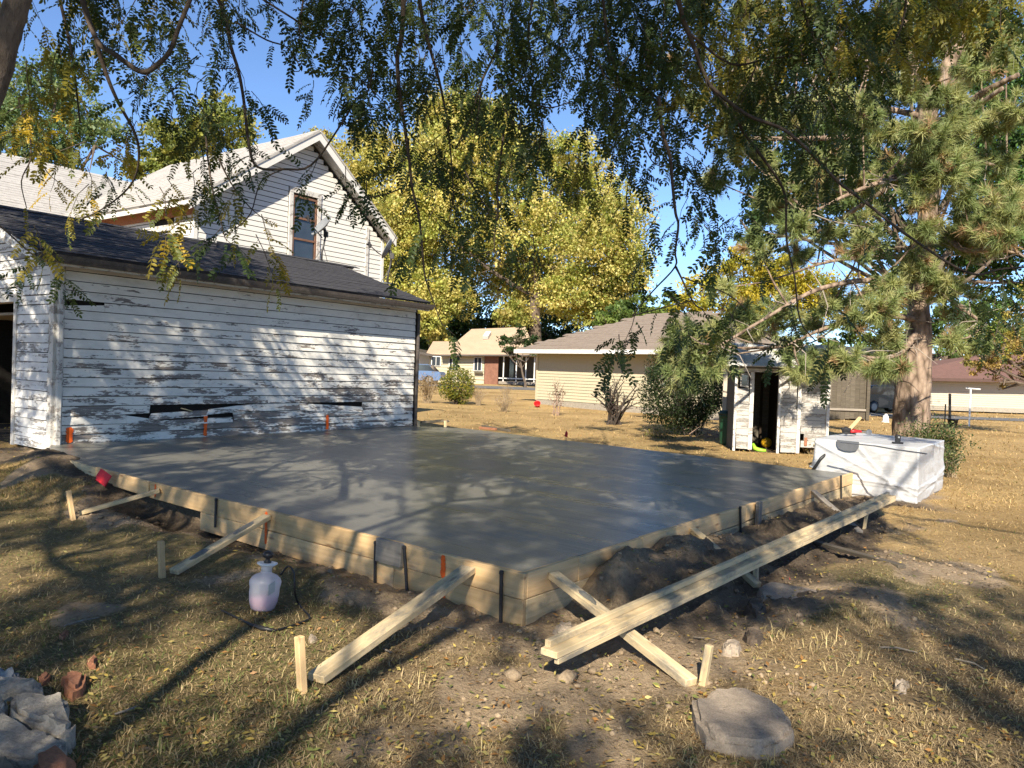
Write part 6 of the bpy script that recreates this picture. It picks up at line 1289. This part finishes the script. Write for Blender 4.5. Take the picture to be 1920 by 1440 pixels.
# --------------------------------------------------------------- the locust tree overhead
rl_ = np.random.default_rng(51)
tb = np.array([-3.0, -6.2, 0.0]); loc = thing('locust_tree', 'locust tree overhead, branches with feathery leaves hanging into view', 'tree', tb)
fork = np.array([-2.6, -5.6, 3.2]); m = MB(); m.tube(smooth([tb-GUP*.2, tb+GUP*.5, np.array([-2.85, -5.95, 1.8]), fork], 4), np.linspace(.34, .25, 13), 14, wob=.06); m.put('trunk', M_BARK, loc, True)
def limb(pts, r0, r1, n=4, mat=M_BARK, name='limb'):
    s_ = smooth([np.array(q, float) for q in pts], n); s_ = [q+(rl_.normal(0, .07, 3) if 0 < i < len(s_)-1 else 0) for i, q in enumerate(s_)]; m = MB(); m.tube(s_, np.linspace(r0, r1, len(s_)), 8, wob=.06); m.put(name, mat, loc, True); return s_
top = [limb([fork, (-2, -1, 4.6), (-.5, 1, 5.6), (.5, 3, 6.0), (.8, 5.5, 6.2)], .055, .025), limb([fork, (-3.2, -.5, 4.6), (-3.6, 2, 5.6), (-3.4, 4.6, 5.9)], .05, .025), limb([fork, (-1, -2, 4.8), (2, -1, 6), (4.5, 1.5, 6.6), (5.2, 4.5, 6.7)], .055, .025), limb([fork, (-4.5, -6.5, 5), (-6.5, -6.6, 6.5)], .08, .03), limb([fork, (-1, -7.8, 5), (2, -8, 7)], .08, .03), limb([(2, -1, 6), (3, 2, 6.5), (2.4, 5.5, 6.5)], .045, .02), limb([(-2.9, -1.6, 4.2), (-5.5, 0, 5.5), (-6.5, 3, 6)], .045, .02)]
sk_pts = [q for l_ in top for q in l_]
# compound leaf: a rachis with paired leaflets
def leaf_template(npairs, rng, quad=False, ll=.175, lw=.27):
    V = []; Fs = []
    def leaflet(p, d, n):
        s = np.cross(n, d); L_ = ll*rng.uniform(.8, 1.15); w = L_*lw; b = len(V); dz = n*(-.10*L_)
        if quad:
            V.extend([p, p+d*L_*.45-s*w, p+d*L_, p+d*L_*.45+s*w]); Fs.append((b, b+1, b+2, b+3))
        else:
            V.extend([p, p+d*L_*.28-s*w*.85, p+d*L_*.68-s*w*.8, p+d*L_+dz, p+d*L_*.68+s*w*.8, p+d*L_*.28+s*w*.85, p+d*L_*.5+dz*.9]); Fs.extend([(b, b+1, b+6), (b+1, b+2, b+6), (b+2, b+3, b+6), (b+3, b+4, b+6), (b+4, b+5, b+6), (b+5, b, b+6)])
    xs = np.linspace(.22, .97, npairs); rz = lambda x: -.22*x*x
    for x in xs:
        for sg in (-1, 1):
            if rng.random() < .06: continue
            p = np.array([x+rng.uniform(-.015, .015), 0, rz(x)]); a = rng.uniform(.95, 1.25)*sg; d = unit(np.array([math.cos(a), math.sin(a), -.25+rng.normal(0, .15)])); leaflet(p, d, unit(np.array([0, 0, 1])-d*d[2]+rng.normal(0, .15, 3)))
    leaflet(np.array([1.0, 0, rz(1)]), unit([1, 0, -.4]), np.array([.3, 0, .95])); nl = len(V)
    if not quad:
        b = len(V)
        for x in (0, .35, .7, 1.0): V.extend([np.array([x, -.007, rz(x)]), np.array([x, .007, rz(x)])])
        for k in range(3): Fs.extend([(b+2*k, b+2*k+1, b+2*k+3), (b+2*k, b+2*k+3, b+2*k+2)])
    return np.array(V), np.array(Fs)
TPL = [leaf_template(8, rl_), leaf_template(9, rl_), leaf_template(7, rl_), leaf_template(8, rl_)]
PAL = {'g': [(.046, .070, .020), (.038, .060, .019), (.068, .090, .024), (.044, .068, .026)], 'o': [(.20, .18, .03), (.15, .145, .03), (.11, .13, .030), (.23, .19, .03)], 'y': [(.42, .29, .03), (.34, .25, .03), (.22, .18, .03)]}
leaves = []; tw = MB(); MASSK = .60
def leafat(p, d, kind, s=None): leaves.append((np.array(p), unit(d), (s or rl_.uniform(.15, .27)), np.array(PAL[kind][rl_.integers(0, len(PAL[kind]))])*rl_.uniform(.8, 1.2)))
def spray(p, d, kind, L_=.35, n=7, r=.004):
    """a leafy twig"""
    d = unit(d); q = p.copy(); pts = [q]
    for k in range(3): d = unit(d+rl_.normal(0, .22, 3)+np.array([0, 0, -.16])); q = q+d*L_/3; pts.append(q)
    tw.tube(pts, [r, r*.8, r*.6, r*.35], 4, False)
    for k in range(n):
        u = (k+.6)/n*3; i = min(2, int(u)); a = pts[i]+(pts[i+1]-pts[i])*(u-i); s = unit(np.cross(d, rl_.normal(0, 1, 3)))
        leafat(a, unit(d*.45+s*.9+np.array([0, 0, -.45])), kind)
    leafat(pts[-1], d+np.array([0, 0, -.3]), kind)
def strand(pxs, d0, d1, r0, r1, kind, leaf_from=.25, gap=.11, bare=.35, part=True):
    n = len(pxs); pts = [P(x, y, d0+(d1-d0)*i/(n-1)) for i, (x, y) in enumerate(pxs)]; s_ = smooth(pts, 4); rad = np.linspace(r0, r1, len(s_)); m = MB(); m.tube(s_, rad, 7, wob=.08)
    m.put('branch', M_TWIG, loc, True)
    if pxs[0][1] < 12:     # tie it to the crown above
        a = s_[0]; b = min(sk_pts, key=lambda q: np.linalg.norm(q-a)+2*max(0, a[2]+.3-q[2])); mm = MB(); c = a*.5+b*.5+GUP*.5; mm.tube(smooth([b, c, a], 4), np.linspace(max(r0*1.5, .02), r0, 9), 6); mm.put('branch', M_TWIG, loc, True)
    acc = 0
    for i in range(1, len(s_)):
        acc += np.linalg.norm(s_[i]-s_[i-1])
        if i/len(s_) < leaf_from: continue
        while acc > gap:
            acc -= gap; q = s_[i]
            if rl_.random() < bare+(.28 if s_[i][2] < 4.0 else 0): continue
            d = rl_.normal(0, 1, 3); d[2] = -.6+.5*d[2]
            if rl_.random() < .4: spray(q, d, kind, rl_.uniform(.18, .36), rl_.integers(3, 7), .0035)
            else: leafat(q, d, kind)
    return s_
def mass(x, y, rx, ry, n, kind, d0=5.0, d1=7.5, down=.8):
    n = max(1, round(n*MASSK*(1 if y < 190 else .62)*(.7 if x < 700 and y > 150 else 1)*(1.45 if x > 1120 and y < 340 else 1)))
    for _ in range(n):
        u = rl_.uniform(0, 1)**.5; a = rl_.uniform(0, 6.28); p = P(x+rx*u*math.cos(a), y+ry*u*math.sin(a), rl_.uniform(d0, d1)); d = rl_.normal(0, .7, 3); d[2] = -down+.4*d[2]
        k = kind if isinstance(kind, str) and len(kind) == 1 else kind[rl_.integers(0, len(kind))]
        spray(p, d, k, rl_.uniform(.25, .42), rl_.integers(5, 9))
# thick limb at the left edge
lp = [P(x, y, 3.1) for x, y in ((52, -70), (30, 10), (12, 80), (2, 130), (-25, 210))]; m = MB(); m.tube(smooth(lp, 4), np.linspace(.05, .04, 17), 12, wob=.06); m.put('limb', M_BARK, loc, True)
m = MB(); b = min(sk_pts, key=lambda q: np.linalg.norm(q-lp[0])); m.tube(smooth([b, b*.5+lp[0]*.5+GUP*.2, lp[0]], 4), np.linspace(.05, .045, 9), 8); m.put('limb', M_BARK, loc, True)
ST = [([(110, -10), (133, 93), (143, 167), (150, 230)], 5.5, 5.5, .012, .005, 'o'), ([(150, -15), (180, 73), (217, 103), (267, 135), (300, 117), (320, 93), (333, 57), (360, -10)], 4.6, 4.6, .017, .013, 'g'),
([(180, 73), (193, 120), (213, 173), (230, 207), (250, 243), (260, 277), (257, 320), (240, 353), (200, 387), (150, 413)], 4.7, 5.6, .014, .004, 'o'), ([(405, -10), (423, 33), (433, 87), (447, 133), (457, 187), (467, 273), (483, 313), (533, 317), (583, 310), (633, 243), (668, 185)], 5.2, 5.6, .014, .006, 'g'),
([(385, 240), (390, 300), (400, 363), (410, 400), (422, 447)], 5.6, 5.4, .008, .003, 'g'), ([(410, 297), (433, 343), (467, 387), (503, 417)], 5.5, 5.7, .007, .003, 'o'), ([(480, -10), (503, 5), (563, 43), (617, 73), (660, 95)], 5.8, 5.8, .009, .006, 'g'), ([(570, -10), (562, 50), (563, 92)], 5.8, 5.8, .008, .003, 'g'), ([(440, 40), (500, 75), (540, 90), (563, 130), (545, 133)], 5.6, 5.9, .007, .003, 'g'),
([(757, -10), (753, 67), (745, 107), (748, 167), (757, 227), (767, 300), (773, 353), (787, 417), (795, 506), (804, 542), (828, 607)], 5.2, 6.0, .019, .004, 'g'), ([(785, -10), (793, 37), (807, 93), (823, 150), (837, 217), (843, 267), (850, 367), (837, 433)], 5.4, 5.9, .016, .003, 'g'),
([(935, 60), (930, 97), (907, 143), (893, 187), (877, 233), (853, 280)], 5.6, 5.7, .012, .005, 'g'), ([(945, 240), (937, 317), (932, 350), (933, 393), (927, 467), (951, 500)], 5.6, 5.6, .009, .003, 'g'), ([(870, 317), (893, 360), (917, 393), (935, 405)], 5.6, 5.6, .007, .003, 'g'), ([(760, 350), (720, 365), (670, 372), (640, 370)], 5.8, 5.9, .006, .003, 'g'),
([(987, 187), (1017, 200), (1043, 200), (1070, 190)], 5.4, 5.4, .007, .003, 'g'), ([(1270, -10), (1281, 36), (1300, 83), (1317, 133), (1342, 175), (1378, 222), (1406, 264), (1447, 319), (1472, 367), (1475, 450), (1490, 520), (1500, 600), (1530, 640)], 4.8, 5.6, .017, .004, 'g'), ([(1235, 180), (1242, 247), (1256, 292), (1261, 347), (1267, 400), (1272, 422), (1266, 472), (1266, 500), (1225, 545), (1185, 592)], 5.0, 5.4, .014, .004, 'g'),
([(1267, 500), (1278, 522), (1300, 567), (1318, 580)], 5.3, 5.3, .009, .004, 'g'), ([(1280, 520), (1320, 535), (1365, 552), (1400, 580)], 5.3, 5.4, .006, .003, 'o'), ([(1185, 592), (1250, 575), (1295, 565)], 5.4, 5.3, .005, .004, 'g'), ([(1570, 340), (1636, 390), (1678, 424), (1733, 463), (1789, 499), (1833, 515), (1872, 505), (1930, 500)], 5.0, 4.8, .010, .006, 'g'),
([(1195, 250), (1210, 280), (1225, 305), (1240, 312)], 5.4, 5.4, .006, .003, 'g'), ([(57, 260), (57, 300), (40, 340), (50, 390)], 5.2, 5.2, .006, .003, 'o'), ([(75, 300), (95, 330), (140, 362)], 5.4, 5.5, .004, .002, 'g'), ([(-20, 415), (0, 424), (62, 478), (90, 490)], 5.0, 5.2, .007, .003, 'g'), ([(1330, 160), (1400, 215), (1480, 250), (1570, 340)], 4.9, 5.0, .012, .010, 'g'),
([(1290, 60), (1370, 120), (1440, 110), (1530, 100)], 5.2, 5.4, .01, .005, 'o'), ([(700, 120), (690, 170), (665, 185)], 5.5, 5.6, .006, .006, 'g'), ([(440, 430), (470, 400), (490, 340), (533, 317)], 5.4, 5.6, .004, .005, 'o'), ([(1500, -10), (1520, 60), (1560, 140), (1600, 190)], 5.2, 5.6, .01, .004, 'g'), ([(1700, -10), (1690, 50), (1660, 110)], 5.2, 5.4, .008, .003, 'o'), ([(1130, -10), (1140, 80), (1160, 160), (1165, 240)], 5.4, 5.6, .012, .004, 'g'), ([(1000, -10), (990, 60), (1000, 140)], 5.6, 5.6, .01, .004, 'g')]
for a in ST: strand(*a)
for a in [(60, 60, 60, 60, 8, 'o'), (90, 170, 70, 60, 10, 'oy'), (60, 240, 60, 50, 9, 'go'), (110, 250, 60, 40, 8, 'oy'), (150, 300, 60, 30, 9, 'oy'), (200, 330, 45, 22, 6, 'oyg'), (160, 80, 60, 70, 7, 'g'), (240, 40, 60, 50, 8, 'go'), (310, 60, 60, 60, 10, 'g'), (290, 180, 60, 60, 12, 'go'), (260, 260, 50, 40, 8, 'oy'), (350, 220, 50, 50, 11, 'goo'), (400, 250, 45, 55, 11, 'g'), (420, 150, 45, 60, 8, 'g'), (340, 310, 45, 35, 8, 'oy'), (400, 330, 45, 30, 6, 'g'), (460, 210, 40, 50, 6, 'g'), (490, 260, 30, 40, 4, 'g'), (280, 340, 40, 22, 5, 'oy'), (65, 408, 26, 16, 3, 'o'), (40, 485, 40, 16, 2, 'g'), (110, 500, 22, 10, 2, 'g'), (325, 455, 28, 14, 3, 'oy'), (560, 372, 40, 16, 5, 'go'), (500, 395, 30, 10, 2, 'oy'), (490, 440, 20, 8, 1, 'oy'), (360, 410, 10, 16, 1, 'y'), (440, 20, 40, 25, 4, 'g'),
(630, 20, 60, 30, 6, 'g'), (700, 50, 60, 50, 10, 'g'), (640, 130, 50, 35, 8, 'g'), (600, 160, 25, 30, 3, 'g'), (700, 160, 50, 45, 9, 'g'), (780, 120, 60, 60, 12, 'g'), (860, 110, 60, 60, 13, 'g'), (890, 40, 60, 40, 9, 'g'), (940, 90, 50, 60, 12, 'g'), (930, 170, 45, 60, 14, 'g'), (960, 240, 30, 50, 9, 'g'), (1000, 130, 50, 70, 12, 'g'), (1060, 60, 60, 60, 12, 'g'), (1090, 140, 50, 60, 9, 'g'), (1020, 40, 50, 40, 8, 'g'), (740, 260, 40, 50, 10, 'g'), (790, 300, 45, 45, 8, 'g'), (810, 370, 25, 40, 6, 'g'), (650, 290, 30, 35, 5, 'g'), (700, 330, 30, 40, 4, 'g'), (850, 250, 40, 50, 8, 'g'), (880, 330, 30, 40, 3, 'g'), (1010, 240, 35, 25, 5, 'g'), (1050, 290, 45, 30, 5, 'go'), (1110, 300, 50, 30, 6, 'go'), (1150, 340, 35, 15, 2, 'go'), (890, 420, 40, 14, 3, 'g'), (960, 440, 40, 20, 3, 'g'), (1000, 450, 25, 20, 2, 'g'), (900, 510, 25, 20, 2, 'g'), (720, 440, 30, 12, 2, 'g'), (800, 440, 20, 20, 1, 'g'),
(1180, 50, 60, 60, 18, 'g'), (1180, 150, 50, 60, 15, 'g'), (1240, 110, 50, 80, 17, 'g'), (1130, 220, 40, 30, 7, 'g'), (1220, 220, 40, 40, 8, 'g'), (1180, 290, 20, 22, 3, 'g'), (1300, 60, 50, 50, 11, 'goo'), (1380, 60, 60, 50, 13, 'goo'), (1380, 130, 50, 40, 10, 'goo'), (1460, 60, 60, 60, 13, 'goo'), (1530, 40, 60, 50, 11, 'g'), (1450, 150, 60, 45, 10, 'g'), (1540, 160, 60, 50, 10, 'g'), (1620, 60, 60, 50, 9, 'go'), (1600, 210, 60, 40, 8, 'g'), (1690, 30, 60, 40, 6, 'go'), (1760, 30, 60, 30, 4, 'go'), (1840, 20, 60, 25, 4, 'go'), (1500, 240, 50, 40, 7, 'g'), (1340, 220, 50, 40, 8, 'g'), (1290, 280, 40, 40, 7, 'g'), (1300, 370, 35, 50, 8, 'g'), (1340, 430, 25, 50, 6, 'g'), (1250, 400, 18, 40, 3, 'g'), (1400, 380, 40, 40, 5, 'g'), (1440, 440, 40, 30, 4, 'g'), (1550, 300, 50, 30, 6, 'g'), (1620, 300, 40, 40, 5, 'g'), (1600, 400, 50, 30, 5, 'g'), (1690, 410, 30, 20, 3, 'g'), (1220, 560, 25, 25, 3, 'g'), (1270, 590, 25, 18, 3, 'g'), (1320, 610, 35, 25, 4, 'g'), (1190, 620, 30, 22, 3, 'g'), (1160, 640, 20, 14, 1, 'g'), (1380, 580, 25, 22, 3, 'g'), (1480, 560, 20, 40, 3, 'g'), (1540, 650, 30, 25, 4, 'go'), (1500, 600, 20, 30, 2, 'g'), (1860, 560, 60, 25, 8, 'g'), (1900, 530, 30, 30, 5, 'g'), (1800, 540, 25, 14, 2, 'g'), (1880, 600, 25, 14, 2, 'g')]: mass(*a)
for x in range(20, 1900, 62):
    if not 470 < x < 570: mass(x+rl_.uniform(-15, 15), -32, 48, 26, 9 if x > 590 else 5, 'g' if 560 < x < 1300 else 'goo')
tw.put('twigs', M_TWIG, loc, kind='stuff')
lp_ = np.array([q[0] for q in leaves]); lx, ly, ld = pix(lp_); leaves = [q for q, a, b in zip(leaves, lx, ly) if not (582 < a < 745 and 385 < b < 545)]; lp_ = np.array([q[0] for q in leaves]); lx, ly, ld = pix(lp_); vis = (lx > -20) & (lx < 1940) & (ly > -20) & (ly < 1450)
order = sorted(range(len(leaves)), key=lambda i: (not vis[i], ld[i]/leaves[i][2]))
lm = {}
for kk, cs in PAL.items():
    for j, c in enumerate(cs):
        v, f_ = TPL[j % 4]; me = npmesh('leaf', v, f_, np.tile(np.array(c), (len(v), 1))); me.materials.append(M_LEAF); lm[tuple(c)] = me
for i in order[:300]:
    p, d, s, c = leaves[i]; key = min(lm, key=lambda k_: np.linalg.norm(np.array(k_)-c)); x, y, z = basis(d, GUP+rl_.normal(0, .5, 3))
    put('leaf', lm[key], M_LEAF, loc, M=Matrix(((x[0]*s, y[0]*s, z[0]*s, p[0]), (x[1]*s, y[1]*s, z[1]*s, p[1]), (x[2]*s, y[2]*s, z[2]*s, p[2]), (0, 0, 0, 1))))
parts = []; base_ = 0
for k in range(4):
    sub = [leaves[i] for i in order[300+k::4]]; pos = np.array([q[0] for q in sub]); rot = rframe(np.array([q[1] for q in sub]), np.tile(GUP, (len(sub), 1)), rl_, .5)
    V, Fo, C_ = instance(*TPL[k], pos, rot, np.array([q[2] for q in sub]), np.array([q[3] for q in sub])); parts.append((V, Fo+base_, C_)); base_ += len(V)
put('leaves', npmesh('leaves', np.vstack([a[0] for a in parts]), np.vstack([a[1] for a in parts]), np.vstack([a[2] for a in parts])), M_LEAF, loc, kind='stuff')
# unseen crown over and behind the viewer, its sprays spread to shape the yard's shade
QT = leaf_template(5, rl_, True, .34, .26)
NS = 60000; z_ = rl_.uniform(4.7, 9.5, NS); gx = rl_.uniform(-11, 8.5, NS); gy = rl_.uniform(.5, 23, NS)
big = fbm(gx*.42+40, gy*.30+7, 2); med = fbm(gx*1.15+3, gy*.72+21, 3)
cover = .54+.13*(gx < -.5)*(gy < 9.5)+.10*((gy > 6) & (gy < 15) & (gx > -5.5) & (gx < 4.5))+.14*((gx >= -.5) & (gy < 6))+.04*(gy < 6)
cover = np.where(gy > 15.5, np.where(gx < -1.5, .46, .34), cover); cover = np.where((gy > 20) & (gx < -1), 0, cover); cover = np.where((gx > 4.2+.25*np.maximum(0, 8-gy)) & (gy > 7.5), .0, cover); cover = np.where(gx > 4.5, cover*.8, cover); cover = cover-.13*((gx < -3) & (gy > 9.5) & (gy < 16.5))
okm = (big*.35+med*.65) > (.5+(.5-cover)*.38); sel = np.where(okm)[0][:5600]
cc = np.stack([gx-math.tan(_az)*z_/math.tan(ELEV), gy-z_*math.cos(_az)/math.tan(ELEV), z_], 1)[sel]; cp_ = [q for q in cc]
ci = np.repeat(np.arange(len(cc)), 5); pos = cc[ci]+rl_.normal(0, .13, (len(ci), 3)); x, y, d = pix(pos); keep = ~((d > 0) & (x > -60) & (x < 1980) & (y > -70)); pos = pos[keep]
rot = rframe(rl_.normal(0, 1, (len(pos), 3))+np.array([0, 0, -.5]), np.tile(GUP, (len(pos), 1)), rl_, .5); pal = np.array(PAL['g']+PAL['o'][1:3]); V, Fo, C_ = instance(*QT, pos, rot, rl_.uniform(.19, .29, len(pos)), pal[rl_.integers(0, len(pal), len(pos))])
put('canopy_leaves', npmesh('canopy_leaves', V, Fo, C_), M_LEAF, loc, kind='stuff')
m = MB()
for c in cp_[::14]:
    a = min(sk_pts, key=lambda q: np.linalg.norm(q-c)); x, y, d = pix(np.array([c, a, (a+c)/2])); 
    if ((d > 0) & (x > -60) & (x < 1980) & (y > -70)).any(): continue
    m.tube([a, a*.5+c*.5+GUP*.2, c], [.03, .02, .01], 5, False)
m.put('canopy_twigs', M_TWIG, loc, kind='stuff')
